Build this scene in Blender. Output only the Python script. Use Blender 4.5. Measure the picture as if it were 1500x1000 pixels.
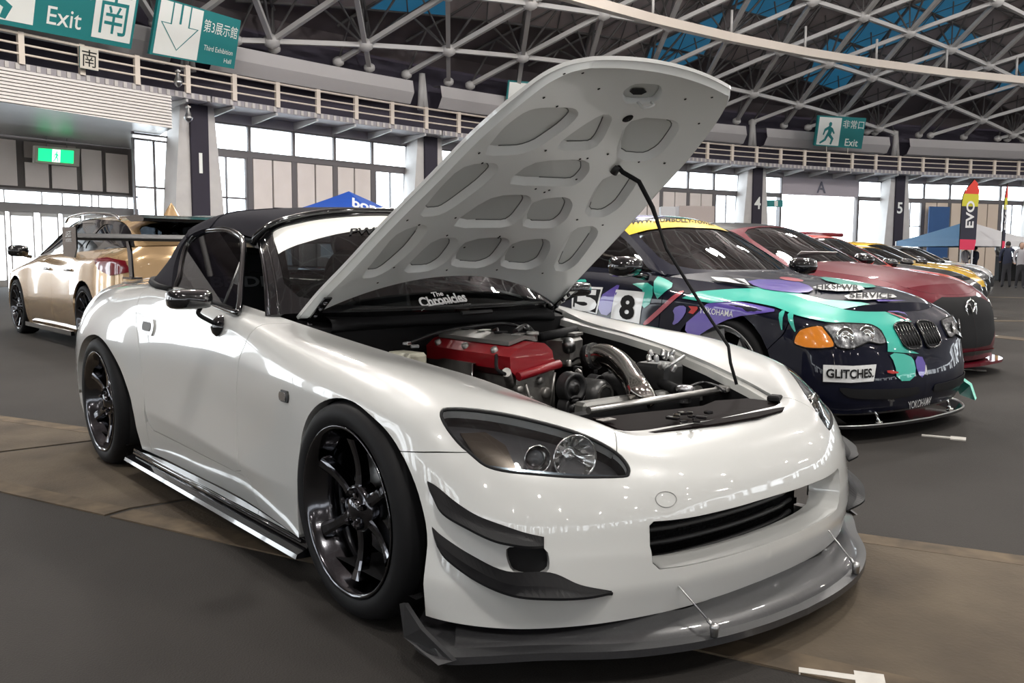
import bpy, bmesh, math, random
import numpy as np
from mathutils import Vector, Matrix
from mathutils.geometry import delaunay_2d_cdt
for o in list(bpy.data.objects): bpy.data.objects.remove(o)
SC = bpy.context.scene
COL = SC.collection
random.seed(7)
RNG = np.random.RandomState(5)

# ---------------------------------------------------------------- camera
FPX, YAW, PITCH, ROLL = 1285.7, 2.4375, -0.0968, 0.0068
CAM = np.array([2.1805, -2.0951, 1.0438])
_F = np.array([math.cos(PITCH)*math.cos(YAW), math.cos(PITCH)*math.sin(YAW), math.sin(PITCH)])
_R0 = np.array([math.sin(YAW), -math.cos(YAW), 0.0]); _U0 = np.cross(_R0, _F)
_R = _R0*math.cos(ROLL)+_U0*math.sin(ROLL); _U = -_R0*math.sin(ROLL)+_U0*math.cos(ROLL)
cd = bpy.data.cameras.new('camera'); cam = bpy.data.objects.new('camera', cd); COL.objects.link(cam)
cd.sensor_width = 36; cd.lens = 36*FPX/1500; cd.clip_start = .05; cd.clip_end = 400
cam.matrix_world = Matrix(((_R[0], _U[0], -_F[0], CAM[0]), (_R[1], _U[1], -_F[1], CAM[1]), (_R[2], _U[2], -_F[2], CAM[2]), (0, 0, 0, 1)))
SC.camera = cam
SC.view_settings.view_transform = 'Standard'; SC.view_settings.look = 'None'
SC.view_settings.gamma = 1; SC.view_settings.use_curve_mapping = False
SC.view_settings.exposure = 0.32
SC.cycles.max_bounces = 7; SC.cycles.diffuse_bounces = 4; SC.cycles.glossy_bounces = 4
SC.cycles.transmission_bounces = 5; SC.cycles.transparent_max_bounces = 16
SC.cycles.sample_clamp_indirect = 6
SC.cycles.caustics_reflective = False; SC.cycles.caustics_refractive = False

# ---------------------------------------------------------------- daylight outside (bright overcast sky)
W = bpy.data.worlds.new('daylight'); SC.world = W; W.use_nodes = True
WSTR = 5.5
nt = W.node_tree; bg = nt.nodes['Background']; bg.inputs[0].default_value = (.90, .96, 1.0, 1); bg.inputs[1].default_value = WSTR

# ---------------------------------------------------------------- ceiling lamps' light (fixtures are built further down)
HC = np.array([39.30, 20.98])      # centre of the round hall
LAMP_POWER = 215
UPFRAC = 2.6
def roof_z(r): return 7.9 + 14.5*(1-(r/66.5)**2)
LAMPS = []
for _r, _n, _a0 in ((52, 20, 5), (36, 12, 14), (18, 6, 0)):
    for _i in range(_n):
        _a = math.radians(_a0+360*_i/_n)
        _q = np.array([HC[0]+_r*math.cos(_a), HC[1]+_r*math.sin(_a), roof_z(_r)-2.0])-CAM; _z = _q@_F
        if _z > 0 and abs(_q@_R/_z*FPX) < 800 and _q@_U/_z*FPX < 560: continue      # none of these hangs in the picture
        LAMPS.append((HC[0]+_r*math.cos(_a), HC[1]+_r*math.sin(_a), roof_z(_r)-2.0))
for _X_, _Z_ in ((-6, 19), (4, 25), (13, 29), (23, 33), (34, 35), (11, 16)):  # unseen lamps added just above the view to brighten the roof lattice
    _q = CAM[:2]+_R0[:2]*_X_+np.array([_R0[1]*-1, _R0[0]])*_Z_
    LAMPS.append((_q[0], _q[1], roof_z(np.linalg.norm(_q-HC))-2.1))
for _p in ((1213, 27, 46.), (1392, 40, 52.)):
    _d = _F+_R*(_p[0]-750)/FPX-_U*(_p[1]-500)/FPX; _X = CAM+_d*_p[2]
    LAMPS.append(tuple(_X))
for _x, _y in ((6, -4), (0.5, 6), (-9, -1.5), (-5.0, 13), (9.5, 5), (-12, 8)):
    LAMPS.append((_x, _y, 8.6 if _x < -7 else 9.6))

def ray(px, py): return _F+_R*(px-750)/FPX-_U*(py-500)/FPX
def on(px, py, x=None, y=None, z=None, d=None):
    "the point that the photograph shows at this pixel, at a known x, y, height or depth"
    r = ray(px, py)
    if d is not None: return CAM+r*d
    i, v = (0, x) if x is not None else (1, y) if y is not None else (2, z)
    return CAM+r*(v-CAM[i])/r[i]
def pix(X):
    X = np.atleast_2d(X)-CAM; z = X@_F
    return np.stack([750+FPX*(X@_R)/z, 500-FPX*(X@_U)/z], 1)

# ---------------------------------------------------------------- materials
MT = {}
def mat(name, col, rough=.5, metal=0., coat=0., emit=0., spec=.5, alpha=1., noise=None, bump=None, flake=None):
    if name in MT: return MT[name]
    m = bpy.data.materials.new(name); m.use_nodes = True; n = m.node_tree.nodes; L = m.node_tree.links
    b = n['Principled BSDF']; c = (*col, 1) if len(col) == 3 else col
    b.inputs['Base Color'].default_value = c; b.inputs['Roughness'].default_value = rough
    b.inputs['Metallic'].default_value = metal; b.inputs['Coat Weight'].default_value = coat; b.inputs['Coat Roughness'].default_value = .03
    b.inputs['Specular IOR Level'].default_value = spec
    if emit: b.inputs['Emission Color'].default_value = c; b.inputs['Emission Strength'].default_value = emit
    if alpha < 1: b.inputs['Alpha'].default_value = alpha
    if noise:      # (scale, amount, second colour)
        tc = n.new('ShaderNodeTexCoord'); t = n.new('ShaderNodeTexNoise'); t.inputs['Scale'].default_value = noise[0]; t.inputs['Detail'].default_value = 6
        L.new(tc.outputs['Object'], t.inputs['Vector'])
        r = n.new('ShaderNodeMapRange'); r.inputs[1].default_value = .5-noise[1]; r.inputs[2].default_value = .5+noise[1]
        L.new(t.outputs[0], r.inputs[0])
        x = n.new('ShaderNodeMix'); x.data_type = 'RGBA'; x.inputs[6].default_value = c; x.inputs[7].default_value = (*noise[2], 1)
        L.new(r.outputs[0], x.inputs[0]); L.new(x.outputs[2], b.inputs['Base Color'])
    if bump:       # (scale, strength)
        tc = n.new('ShaderNodeTexCoord'); t = n.new('ShaderNodeTexNoise'); t.inputs['Scale'].default_value = bump[0]; t.inputs['Detail'].default_value = 4
        L.new(tc.outputs['Object'], t.inputs['Vector'])
        k = n.new('ShaderNodeBump'); k.inputs['Strength'].default_value = bump[1]; k.inputs['Distance'].default_value = .01
        L.new(t.outputs[0], k.inputs['Height']); L.new(k.outputs[0], b.inputs['Normal'])
    MT[name] = m; return m
def glass(name, tint, mixf=.12, rough=.0, dark=0.):
    "thin pane: tinted see-through plus a mirror reflection at grazing angles"
    if name in MT: return MT[name]
    m = bpy.data.materials.new(name); m.use_nodes = True; n = m.node_tree.nodes; L = m.node_tree.links
    n.remove(n['Principled BSDF']); out = n['Material Output']
    t = n.new('ShaderNodeBsdfTransparent'); t.inputs[0].default_value = (*tint, 1)
    g = n.new('ShaderNodeBsdfGlossy'); g.inputs['Roughness'].default_value = rough; g.inputs[0].default_value = (1, 1, 1, 1)
    f = n.new('ShaderNodeLayerWeight'); f.inputs[0].default_value = .5
    e = n.new('ShaderNodeMath'); e.operation = 'POWER'; e.inputs[1].default_value = 4.; L.new(f.outputs['Facing'], e.inputs[0])
    a = n.new('ShaderNodeMath'); a.operation = 'MULTIPLY_ADD'; a.inputs[1].default_value = .75; a.inputs[2].default_value = .03+mixf*.2; a.use_clamp = True
    L.new(e.outputs[0], a.inputs[0])
    x = n.new('ShaderNodeMixShader'); L.new(a.outputs[0], x.inputs[0]); L.new(t.outputs[0], x.inputs[1]); L.new(g.outputs[0], x.inputs[2])
    L.new(x.outputs[0], out.inputs[0]); MT[name] = m; return m

WHITE = mat('white_paint', (.60, .605, .59), .28, coat=1., noise=(1.2, .3, (.585, .59, .575)))
HOODIN = mat('hood_underside_paint', (.82, .84, .83), .33, coat=.35)
BLACKG = mat('gloss_black', (.006, .006, .007), .12, coat=1.)
BLACKM = mat('matte_black', (.010, .010, .011), .7, spec=.2)
PLAST = mat('black_plastic', (.018, .018, .019), .42)
RUBBER = mat('tyre_rubber', (.008, .008, .009), .6, spec=.2)
CHROME = mat('chrome', (.82, .82, .82), .08, metal=1.)
DCHROME = mat('dark_chrome', (.10, .10, .11), .13, metal=1., coat=.5)
STEEL = mat('brushed_steel', (.45, .45, .45), .32, metal=1.)
ALU = mat('cast_aluminium', (.42, .41, .39), .45, metal=.85, noise=(30, .2, (.26, .25, .24)))
CARBON = mat('carbon_fibre', (.024, .024, .026), .4, coat=.35, noise=(140, .08, (.02, .02, .022)))
FABRIC = mat('black_soft_top_fabric', (.016, .015, .021), .9, spec=.15, bump=(600, .35))
DARKG = glass('windscreen_glass', (.42, .46, .46), .10)
TINT = glass('tinted_glass', (.10, .11, .12), .16)
CLEAR = glass('clear_lens', (.93, .94, .95), .10)
BANNER = mat('white_sunstrip', (.82, .82, .78), .35, coat=.4)
STICKER = mat('white_sticker', (.85, .85, .85), .5)

# ---------------------------------------------------------------- mesh helpers
def link(o, parent=None):
    COL.objects.link(o)
    if parent is not None: o.parent = parent
    return o
def mesh(name, V, Fc, m, parent=None, smooth=True, N=None, fm=None, mods=None):
    me = bpy.data.meshes.new(name)
    V = np.asarray(V, float)
    me.from_pydata([tuple(v) for v in V.tolist()], [], [tuple(f) for f in Fc])
    ms = m if isinstance(m, (list, tuple)) else [m]
    for k in ms: me.materials.append(k)
    if fm is not None: me.polygons.foreach_set('material_index', list(fm))
    if smooth: me.polygons.foreach_set('use_smooth', [True]*len(me.polygons))
    me.update()
    if N is not None: me.normals_split_custom_set_from_vertices([tuple(x) for x in np.asarray(N).tolist()])
    o = bpy.data.objects.new(name, me); link(o, parent)
    return o
def meta(o, label=None, cat=None, group=None, kind=None):
    if label: o['label'] = label
    if cat: o['category'] = cat
    if group: o['group'] = group
    if kind: o['kind'] = kind
    return o
def thing(name, label, cat, loc=(0, 0, 0), rz=0., group=None):
    o = bpy.data.objects.new(name, None); COL.objects.link(o); o.location = loc; o.rotation_euler = (0, 0, rz)
    return meta(o, label, cat, group)
def copy_tree(o, parent=None):
    c = o.copy(); COL.objects.link(c); c.parent = parent
    for ch in list(o.children): copy_tree(ch, c)
    return c

class MB:
    "collects simple shapes into one mesh"
    def __init__(s): s.V = []; s.F = []; s.S = []; s.M = []
    def add(s, V, Fc, smooth=False, mi=0, xf=None):
        b = len(s.V); V = np.asarray(V, float)
        if xf is not None: V = V@np.asarray(xf)[:3, :3].T+np.asarray(xf)[:3, 3]
        s.V += V.tolist(); s.F += [tuple(b+i for i in f) for f in Fc]; s.S += [smooth]*len(Fc); s.M += [mi]*len(Fc)
        return s
    def box(s, c, d, rz=0., mi=0, R=None, bev=0.):
        c = np.array(c, float); hx, hy, hz = np.array(d, float)/2
        if bev:
            V = []; b = bev
            P = [(hx-b, hy, hz-b), (hx, hy-b, hz-b), (hx-b, hy-b, hz)]
            ids = {}
            for sx in (1, -1):
                for sy in (1, -1):
                    for sz in (1, -1):
                        for k, q in enumerate(P): ids[(sx, sy, sz, k)] = len(V); V.append((sx*q[0], sy*q[1], sz*q[2]))
            Fc = []
            for sx in (1, -1):
                q = [ids[(sx, a, b_, 1)] for a, b_ in ((1, 1), (-1, 1), (-1, -1), (1, -1))]; Fc.append(q if sx < 0 else q[::-1]) 
            for sy in (1, -1):
                q = [ids[(a, sy, b_, 0)] for a, b_ in ((1, 1), (-1, 1), (-1, -1), (1, -1))]; Fc.append(q if sy > 0 else q[::-1])
            for sz in (1, -1):
                q = [ids[(a, b_, sz, 2)] for a, b_ in ((1, 1), (-1, 1), (-1, -1), (1, -1))]; Fc.append(q if sz > 0 else q[::-1])
            for sx in (1, -1):
                for sy in (1, -1): Fc.append([ids[(sx, sy, 1, 0)], ids[(sx, sy, 1, 1)], ids[(sx, sy, -1, 1)], ids[(sx, sy, -1, 0)]])
                for sz in (1, -1): Fc.append([ids[(sx, 1, sz, 1)], ids[(sx, 1, sz, 2)], ids[(sx, -1, sz, 2)], ids[(sx, -1, sz, 1)]])
            for sy in (1, -1):
                for sz in (1, -1): Fc.append([ids[(1, sy, sz, 0)], ids[(1, sy, sz, 2)], ids[(-1, sy, sz, 2)], ids[(-1, sy, sz, 0)]])
            for k in ids:
                pass
            for sx in (1, -1):
                for sy in (1, -1):
                    for sz in (1, -1): Fc.append([ids[(sx, sy, sz, k)] for k in (0, 1, 2)])
            V = np.array(V)
            # orient outward
            G = []
            for f in Fc:
                p = V[list(f)]; nn = np.cross(p[1]-p[0], p[2]-p[0]); G.append(f if nn@p.mean(0) > 0 else f[::-1])
            Fc = G
        else:
            V = np.array([(x, y, z) for x in (-hx, hx) for y in (-hy, hy) for z in (-hz, hz)])
            Fc = [(0, 1, 3, 2), (4, 6, 7, 5), (0, 4, 5, 1), (2, 3, 7, 6), (0, 2, 6, 4), (1, 5, 7, 3)]
        if R is not None: V = V@np.array(R).T
        elif rz: ca, sa = math.cos(rz), math.sin(rz); V = V@np.array([[ca, sa, 0], [-sa, ca, 0], [0, 0, 1]])
        return s.add(V+c, Fc, False, mi)
    def tube(s, pts, r, n=8, cap=True, mi=0, closed=False):
        P = np.array(pts, float); m = len(P); r = np.full(m, r) if np.isscalar(r) else np.array(r, float)
        T = np.gradient(P, axis=0) if not closed else np.roll(P, -1, 0)-np.roll(P, 1, 0)
        T /= np.linalg.norm(T, axis=1)[:, None]+1e-12
        a = np.array([0, 0, 1.]) if abs(T[0][2]) < .9 else np.array([1., 0, 0])
        u = np.cross(T[0], a); u /= np.linalg.norm(u); V = []
        for i in range(m):
            u = u-(u@T[i])*T[i]; u /= np.linalg.norm(u); w = np.cross(T[i], u)
            for k in range(n):
                t = 2*math.pi*k/n; V.append(P[i]+r[i]*(math.cos(t)*u+math.sin(t)*w))
        Fc = [(i*n+k, i*n+(k+1) % n, (i+1)*n+(k+1) % n, (i+1)*n+k) for i in range(m-1) for k in range(n)]
        if closed: Fc += [((m-1)*n+k, (m-1)*n+(k+1) % n, (k+1) % n, k) for k in range(n)]
        s.add(V, Fc, True, mi)
        if cap and not closed:
            b = len(s.V)-m*n
            s.F += [tuple(b+k for k in range(n))[::-1], tuple(b+(m-1)*n+k for k in range(n))]; s.S += [False]*2; s.M += [mi]*2
        return s
    def lathe(s, prof, c=(0, 0, 0), ax=(0, 0, 1), n=32, mi=0, smooth=True, a0=0., a1=2*math.pi):
        "prof: list of (radius, height) turned about ax through c"
        ax = np.array(ax, float); ax /= np.linalg.norm(ax)
        t = np.array([1., 0, 0]) if abs(ax[0]) < .9 else np.array([0, 1., 0])
        u = np.cross(ax, t); u /= np.linalg.norm(u); w = np.cross(ax, u); V = []
        full = abs(a1-a0-2*math.pi) < 1e-6; m = n if full else n+1
        for i in range(m):
            a = a0+(a1-a0)*i/n; d = math.cos(a)*u+math.sin(a)*w
            for (r, h) in prof: V.append(np.array(c)+r*d+h*ax)
        k = len(prof); Fc = []
        for i in range(n):
            j = (i+1) % m
            for q in range(k-1): Fc.append((i*k+q, j*k+q, j*k+q+1, i*k+q+1))
        return s.add(V, Fc, smooth, mi)
    def prism(s, poly, d0, d1, ax=2, mi=0):
        "extrude a 2D outline along axis ax from d0 to d1; poly uses the other two axes in order"
        n = len(poly); V = []
        for d in (d0, d1):
            for a, b in poly:
                p = [0, 0, 0]; k = [i for i in range(3) if i != ax]; p[k[0]] = a; p[k[1]] = b; p[ax] = d; V.append(p)
        Fc = [tuple(range(n)), tuple(range(2*n-1, n-1, -1))]+[(i, n+i, n+(i+1) % n, (i+1) % n) for i in range(n)]
        return s.add(V, Fc, False, mi)
    def build(s, name, m, parent=None):
        me = bpy.data.meshes.new(name); me.from_pydata([tuple(v) for v in s.V], [], s.F)
        for k in (m if isinstance(m, (list, tuple)) else [m]): me.materials.append(k)
        me.polygons.foreach_set('use_smooth', s.S); me.polygons.foreach_set('material_index', s.M); me.update()
        bm = bmesh.new(); bm.from_mesh(me); bmesh.ops.recalc_face_normals(bm, faces=bm.faces[:]); bm.to_mesh(me); bm.free()
        return link(bpy.data.objects.new(name, me), parent)

def spline(pts, n, closed=False):
    "Catmull-Rom through points, n samples per span"
    P = np.array(pts, float); m = len(P); out = []
    for i in range(m if closed else m-1):
        p0 = P[(i-1) % m] if closed or i > 0 else 2*P[0]-P[1]
        p1, p2 = P[i], P[(i+1) % m]; p3 = P[(i+2) % m] if closed or i < m-2 else 2*P[-1]-P[-2]
        for k in range(n):
            t = k/n; out.append(.5*((2*p1)+(-p0+p2)*t+(2*p0-5*p1+4*p2-p3)*t*t+(-p0+3*p1-3*p2+p3)*t**3))
    if not closed: out.append(P[-1])
    return np.array(out)

# ---------------------------------------------------------------- surfaces through a net of points
def _knots(A):
    d = np.linalg.norm(np.diff(A, axis=1), axis=2).mean(0); d = np.maximum(d, .01)
    return np.concatenate([[0], np.cumsum(d)])
def _wts(K, crease, q):
    "weights (len(q), len(K)) of a Hermite spline with finite-difference tangents"
    n = len(K); q = np.asarray(q, float); i = np.clip(np.searchsorted(K, q, side='right')-1, 0, n-2)
    h = K[i+1]-K[i]; t = (q-K[i])/h
    D = np.zeros((n, n)); Dl = np.zeros((n, n)); Dr = np.zeros((n, n))
    for k in range(n):
        if k > 0: Dl[k, k] += 1/(K[k]-K[k-1]); Dl[k, k-1] -= 1/(K[k]-K[k-1])
        if k < n-1: Dr[k, k+1] += 1/(K[k+1]-K[k]); Dr[k, k] -= 1/(K[k+1]-K[k])
        if k == 0: Dl[k] = Dr[k]
        if k == n-1: Dr[k] = Dl[k]
        if k in crease: continue
        if 0 < k < n-1:
            a = K[k]-K[k-1]; b = K[k+1]-K[k]; m = (Dl[k]*b+Dr[k]*a)/(a+b); Dl[k] = m; Dr[k] = m
    h00 = 2*t**3-3*t**2+1; h10 = t**3-2*t**2+t; h01 = -2*t**3+3*t**2; h11 = t**3-t**2
    Wm = np.zeros((len(q), n)); r = np.arange(len(q))
    Wm[r, i] += h00; Wm[r, i+1] += h01
    Wm += (h10*h)[:, None]*Dr[i]+(h11*h)[:, None]*Dl[i+1]
    return Wm
class Surf:
    def __init__(s, net, cu=(), cv=(), flip=False):
        s.C = np.array(net, float)           # [u][v][3]
        s.Ku = _knots(np.swapaxes(s.C, 0, 1)); s.Kv = _knots(s.C)
        s.cu = set(cu); s.cv = set(cv); s.U = s.Ku[-1]; s.Vv = s.Kv[-1]; s.flip = flip; s.g = None
    def P(s, uv):
        uv = np.atleast_2d(uv); a = _wts(s.Ku, s.cu, np.clip(uv[:, 0], 0, s.U)); b = _wts(s.Kv, s.cv, np.clip(uv[:, 1], 0, s.Vv))
        return np.einsum('na,nb,abc->nc', a, b, s.C, optimize=True)
    def N(s, uv):
        uv = np.atleast_2d(uv); e = 2e-3; m = np.array([e, 0]); n = np.array([0, e])
        c = lambda q: np.clip(q, 0, [s.U, s.Vv])
        a = s.P(c(uv+m))-s.P(c(uv-m)); b = s.P(c(uv+n))-s.P(c(uv-n)); w = np.cross(a, b)
        w /= np.linalg.norm(w, axis=1)[:, None]+1e-12
        return -w if s.flip else w
    def grid(s):
        if s.g is None:
            nu, nv = int(s.U/.02)+2, int(s.Vv/.015)+2
            uu, vv = np.meshgrid(np.linspace(0, s.U, nu), np.linspace(0, s.Vv, nv), indexing='ij')
            q = np.stack([uu.ravel(), vv.ravel()], 1); s.g = (q, s.P(q), s.N(q))
        return s.g
    def _inv(s, tgt, fn, ok=None):
        q, P, N = s.grid(); T = fn(P); out = []
        for k, t in enumerate(np.atleast_2d(tgt)):
            d = ((T-t)**2).sum(1)
            if ok is not None: d = np.where(ok, d, 1e12)
            x = q[d.argmin()].copy()
            for _ in range(6):
                e = 1e-3; X = np.array([x, x+[e, 0], x-[e, 0], x+[0, e], x-[0, e]]); X = np.clip(X, 0, [s.U, s.Vv]); f = fn(s.P(X))
                J = np.stack([(f[1]-f[2])/(X[1, 0]-X[2, 0]), (f[3]-f[4])/(X[3, 1]-X[4, 1])], 1)
                try: dx = np.linalg.lstsq(J, t-f[0], rcond=None)[0]
                except Exception: break
                x = np.clip(x+np.clip(dx, -.05, .05), 0, [s.U, s.Vv])
            out.append(x)
        return np.array(out)
    def inv(s, pts, dims=(0, 2), cond=None):
        q, P, N = s.grid()
        return s._inv(pts, lambda X: X[:, list(dims)], None if cond is None else cond(P))
    def invpix(s, pts, cond=None):
        q, P, N = s.grid(); ok = (N*(CAM-P)).sum(1) > 0
        if cond is not None: ok &= cond(P)
        return s._inv(pts, pix, ok)

def pip(poly, pts):
    poly = np.asarray(poly); x, y = pts[:, 0], pts[:, 1]; r = np.zeros(len(pts), bool)
    a = poly; b = np.roll(poly, -1, 0)
    for (x1, y1), (x2, y2) in zip(a, b):
        if y1 == y2: continue
        c = ((y1 > y) != (y2 > y)) & (x < (x2-x1)*(y-y1)/(y2-y1)+x1); r ^= c
    return r
def segdist(poly, pts):
    a = np.asarray(poly); b = np.roll(a, -1, 0); best = np.full(len(pts), 1e9)
    for p, q in zip(a, b):
        d = q-p; L = d@d+1e-15; t = np.clip(((pts-p)@d)/L, 0, 1); e = pts-(p+t[:, None]*d); best = np.minimum(best, np.hypot(e[:, 0], e[:, 1]))
    return best
def dens(poly, h, closed=True):
    P = np.asarray(poly, float); out = []
    n = len(P); rng = range(n) if closed else range(n-1)
    for i in rng:
        a, b = P[i], P[(i+1) % n]; L = np.hypot(*(b-a)); k = max(1, int(math.ceil(L/h)))
        for j in range(k): out.append(a+(b-a)*j/k)
    if not closed: out.append(P[-1])
    return np.array(out)
def inset(poly, g):
    P = np.asarray(poly, float); A = .5*np.sum(P[:, 0]*np.roll(P[:, 1], -1)-np.roll(P[:, 0], -1)*P[:, 1])
    e = np.roll(P, -1, 0)-P; e /= np.linalg.norm(e, axis=1)[:, None]+1e-12; n = np.stack([-e[:, 1], e[:, 0]], 1)*np.sign(A)
    m = n+np.roll(n, 1, 0); m /= np.maximum(np.linalg.norm(m, axis=1), .6)[:, None]
    return P+m*g
def tri(outer, holes, h):
    "triangulate a 2D outline with holes; returns points, triangles, boundary edges"
    outer = dens(outer, h); holes = [dens(x, h) for x in holes]
    lo, hi = outer.min(0), outer.max(0)
    gx, gy = np.meshgrid(np.arange(lo[0]+h/2, hi[0], h), np.arange(lo[1]+h/2, hi[1], h*.9), indexing='ij'); gx = gx.copy(); gx[:, 1::2] += h/2
    G = np.stack([gx.ravel(), gy.ravel()], 1)
    if len(G):
        k = pip(outer, G)
        for x in holes: k &= ~pip(x, G)
        G = G[k]
        if len(G): G = G[segdist(outer, G) > h*.45]
        for x in holes:
            if len(G): G = G[segdist(x, G) > h*.45]
    V = []; E = []
    for lp in [outer]+holes:
        b = len(V); V += lp.tolist(); E += [(b+i, b+(i+1) % len(lp)) for i in range(len(lp))]
    V += G.tolist()
    r = delaunay_2d_cdt([Vector(v) for v in V], E, [], 0, 1e-7)
    P = np.array([tuple(v) for v in r[0]]); T = np.array([f for f in r[2] if len(f) == 3], int).reshape(-1, 3)
    c = P[T].mean(1); k = pip(outer, c)
    for x in holes: k &= ~pip(x, c)
    T = T[k]
    if not len(T): return P[:3], np.zeros((0, 3), int), []
    a, b, c = P[T[:, 0]], P[T[:, 1]], P[T[:, 2]]
    ar = (b[:, 0]-a[:, 0])*(c[:, 1]-a[:, 1])-(b[:, 1]-a[:, 1])*(c[:, 0]-a[:, 0])
    T = T[np.abs(ar) > 1e-10]; ar = ar[np.abs(ar) > 1e-10]
    T = np.where((ar > 0)[:, None], T, T[:, ::-1])
    used = np.unique(T); mp = -np.ones(len(P), int); mp[used] = np.arange(len(used)); P = P[used]; T = mp[T]
    ed = {}
    for t in T.tolist():
        for i in range(3):
            a, b = t[i], t[(i+1) % 3]
            if (b, a) in ed: del ed[(b, a)]
            else: ed[(a, b)] = 1
    return P, T, list(ed)
def patch(S, outer, holes=(), h=.03, gap=.002, flange=.012, off=0., nofl=None):
    "a trimmed piece of a surface, with its edges turned inward"
    if gap: outer = inset(outer, gap)
    P2, T, E = tri(outer, [inset(x, -0.0) for x in holes], h)
    V = S.P(P2); N = S.N(P2); V = V+N*off
    T = T[:, ::-1] if S.flip else T
    V = V.tolist(); Nn = N.tolist(); Fc = [tuple(t) for t in T.tolist()]
    if flange:
        mp = {}
        def g(i):
            if i not in mp:
                b = len(V); p = np.array(V[i]); n = N[i]
                V.append(p.tolist()); V.append((p-n*flange).tolist()); mp[i] = b
            return mp[i]
        acc = {}
        for a, b in E:
            if nofl is not None and nofl(P2[a]) and nofl(P2[b]): continue
            ia, ib = g(a), g(b)
            q = (ia, ia+1, ib+1, ib) if not S.flip else (ib, ib+1, ia+1, ia)
            d = np.array(V[ib])-np.array(V[ia]); w = np.cross(d, N[a]); w /= np.linalg.norm(w)+1e-12
            if S.flip: w = w
            Fc.append(q)
            p = np.array([V[k] for k in q]); fn = np.cross(p[1]-p[0], p[2]-p[0]); fn /= np.linalg.norm(fn)+1e-12
            for k in (ia, ib): acc[k] = acc.get(k, 0)+fn
        Nn += [None]*(len(V)-len(Nn))
        for k, v in acc.items():
            v = v/(np.linalg.norm(v)+1e-12); Nn[k] = v.tolist(); Nn[k+1] = v.tolist()
    return np.array(V), Fc, np.array(Nn)
def mir(d):
    V, Fc, N = d; m = np.array([1, -1, 1]); return V*m, [tuple(f[::-1]) for f in Fc], N*m
def both(d):
    V, Fc, N = d; V2, F2, N2 = mir(d); b = len(V)
    return np.vstack([V, V2]), list(Fc)+[tuple(i+b for i in f) for f in F2], np.vstack([N, N2])
def gridsurf(S, nu, nv, off=0., u0=0, u1=None, v0=0, v1=None):
    u1 = S.U if u1 is None else u1; v1 = S.Vv if v1 is None else v1
    uu, vv = np.meshgrid(np.linspace(u0, u1, nu), np.linspace(v0, v1, nv), indexing='ij'); q = np.stack([uu.ravel(), vv.ravel()], 1)
    V = S.P(q); N = S.N(q); Fc = []
    for i in range(nu-1):
        for j in range(nv-1):
            f = (i*nv+j, (i+1)*nv+j, (i+1)*nv+j+1, i*nv+j+1); Fc.append(f[::-1] if S.flip else f)
    return V+N*off, Fc, N
def text_mesh(s, size=1., font=None, bold=0., ital=0., align='CENTER', ext=0., space=1.):
    c = bpy.data.curves.new('lettering', 'FONT'); c.body = s; c.size = size; c.align_x = align; c.align_y = 'CENTER'
    c.offset = bold; c.shear = ital; c.extrude = ext; c.resolution_u = 3; c.space_character = space
    o = bpy.data.objects.new('lettering', c); COL.objects.link(o)
    dg = bpy.context.evaluated_depsgraph_get(); me = o.evaluated_get(dg).to_mesh()
    V = np.array([v.co[:] for v in me.vertices]) if len(me.vertices) else np.zeros((0, 3)); Fc = [tuple(p.vertices) for p in me.polygons]
    o.evaluated_get(dg).to_mesh_clear(); bpy.data.objects.remove(o); bpy.data.curves.remove(c)
    return V, Fc
def lettering(name, s, O, X, Y, size, m, parent=None, fx=None, wid=None, **k):
    "flat lettering: origin O, reading direction X, up direction Y; fx maps the points onto a curved surface"
    V, Fc = text_mesh(s, 1., **k)
    if not len(V): return None
    V[:, :2] -= (V[:, :2].max(0)+V[:, :2].min(0))/2 if k.get('align', 'CENTER') == 'CENTER' else 0
    ex = V.max(0)-V.min(0); sy = size/ex[1]; sx = sy if wid is None else wid/ex[0]
    X = np.array(X, float); X /= np.linalg.norm(X); Y = np.array(Y, float); Y /= np.linalg.norm(Y); n = np.cross(X, Y)
    W_ = np.array(O)+V[:, :1]*sx*X+V[:, 1:2]*sy*Y+V[:, 2:3]*n
    if fx is not None: W_ = fx(W_)
    return mesh(name, W_, Fc, m, parent, smooth=False)
def rnd(P, k=3):     # rounded closed outline
    P = np.array(P, float); n = len(P); out = []
    for i in range(n):
        a, b, c = P[i-1], P[i], P[(i+1) % n]
        p = b+(a-b)*.28; q = b+(c-b)*.28
        for t in np.linspace(0, 1, k): out.append((1-t)**2*p+2*t*(1-t)*b+t*t*q)
    return np.array(out)
# ================================================================ the round exhibition hall
NB = 43; DA = 360./NB
def CA(k): return -168.95-DA*(k-1)          # angle of numbered column k
def cp(deg, r, z=0.):
    a = math.radians(deg); return np.array([HC[0]+r*math.cos(a), HC[1]+r*math.sin(a), z])
def oncyl(px, py, r):
    d = ray(px, py); o = CAM[:2]-HC; a = d[:2]@d[:2]; b = o@d[:2]; c = o@o-r*r; return CAM+d*((-b+math.sqrt(b*b-a*c))/a)
def angof(P): return math.degrees(math.atan2(P[1]-HC[1], P[0]-HC[0]))
def S_(o): return meta(o, kind='structure')
ASPH = mat('asphalt_floor', (.040, .0365, .0335), .8, spec=.12, noise=(1.1, .22, (.031, .0285, .0265)), bump=(160, .35))
CONC = mat('concrete_strip', (.115, .092, .066), .85, spec=.15, noise=(2.6, .2, (.065, .052, .040)), bump=(70, .3))
COLG = mat('column_concrete', (.62, .60, .58), .7, noise=(2, .2, (.54, .52, .51)))
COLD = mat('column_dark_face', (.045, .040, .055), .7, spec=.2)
STW = mat('white_steelwork', (.50, .49, .48), .5)
RAILM = mat('railing_beige', (.75, .66, .57), .5)
DECKM = mat('walkway_grey', (.34, .32, .34), .6)
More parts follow.
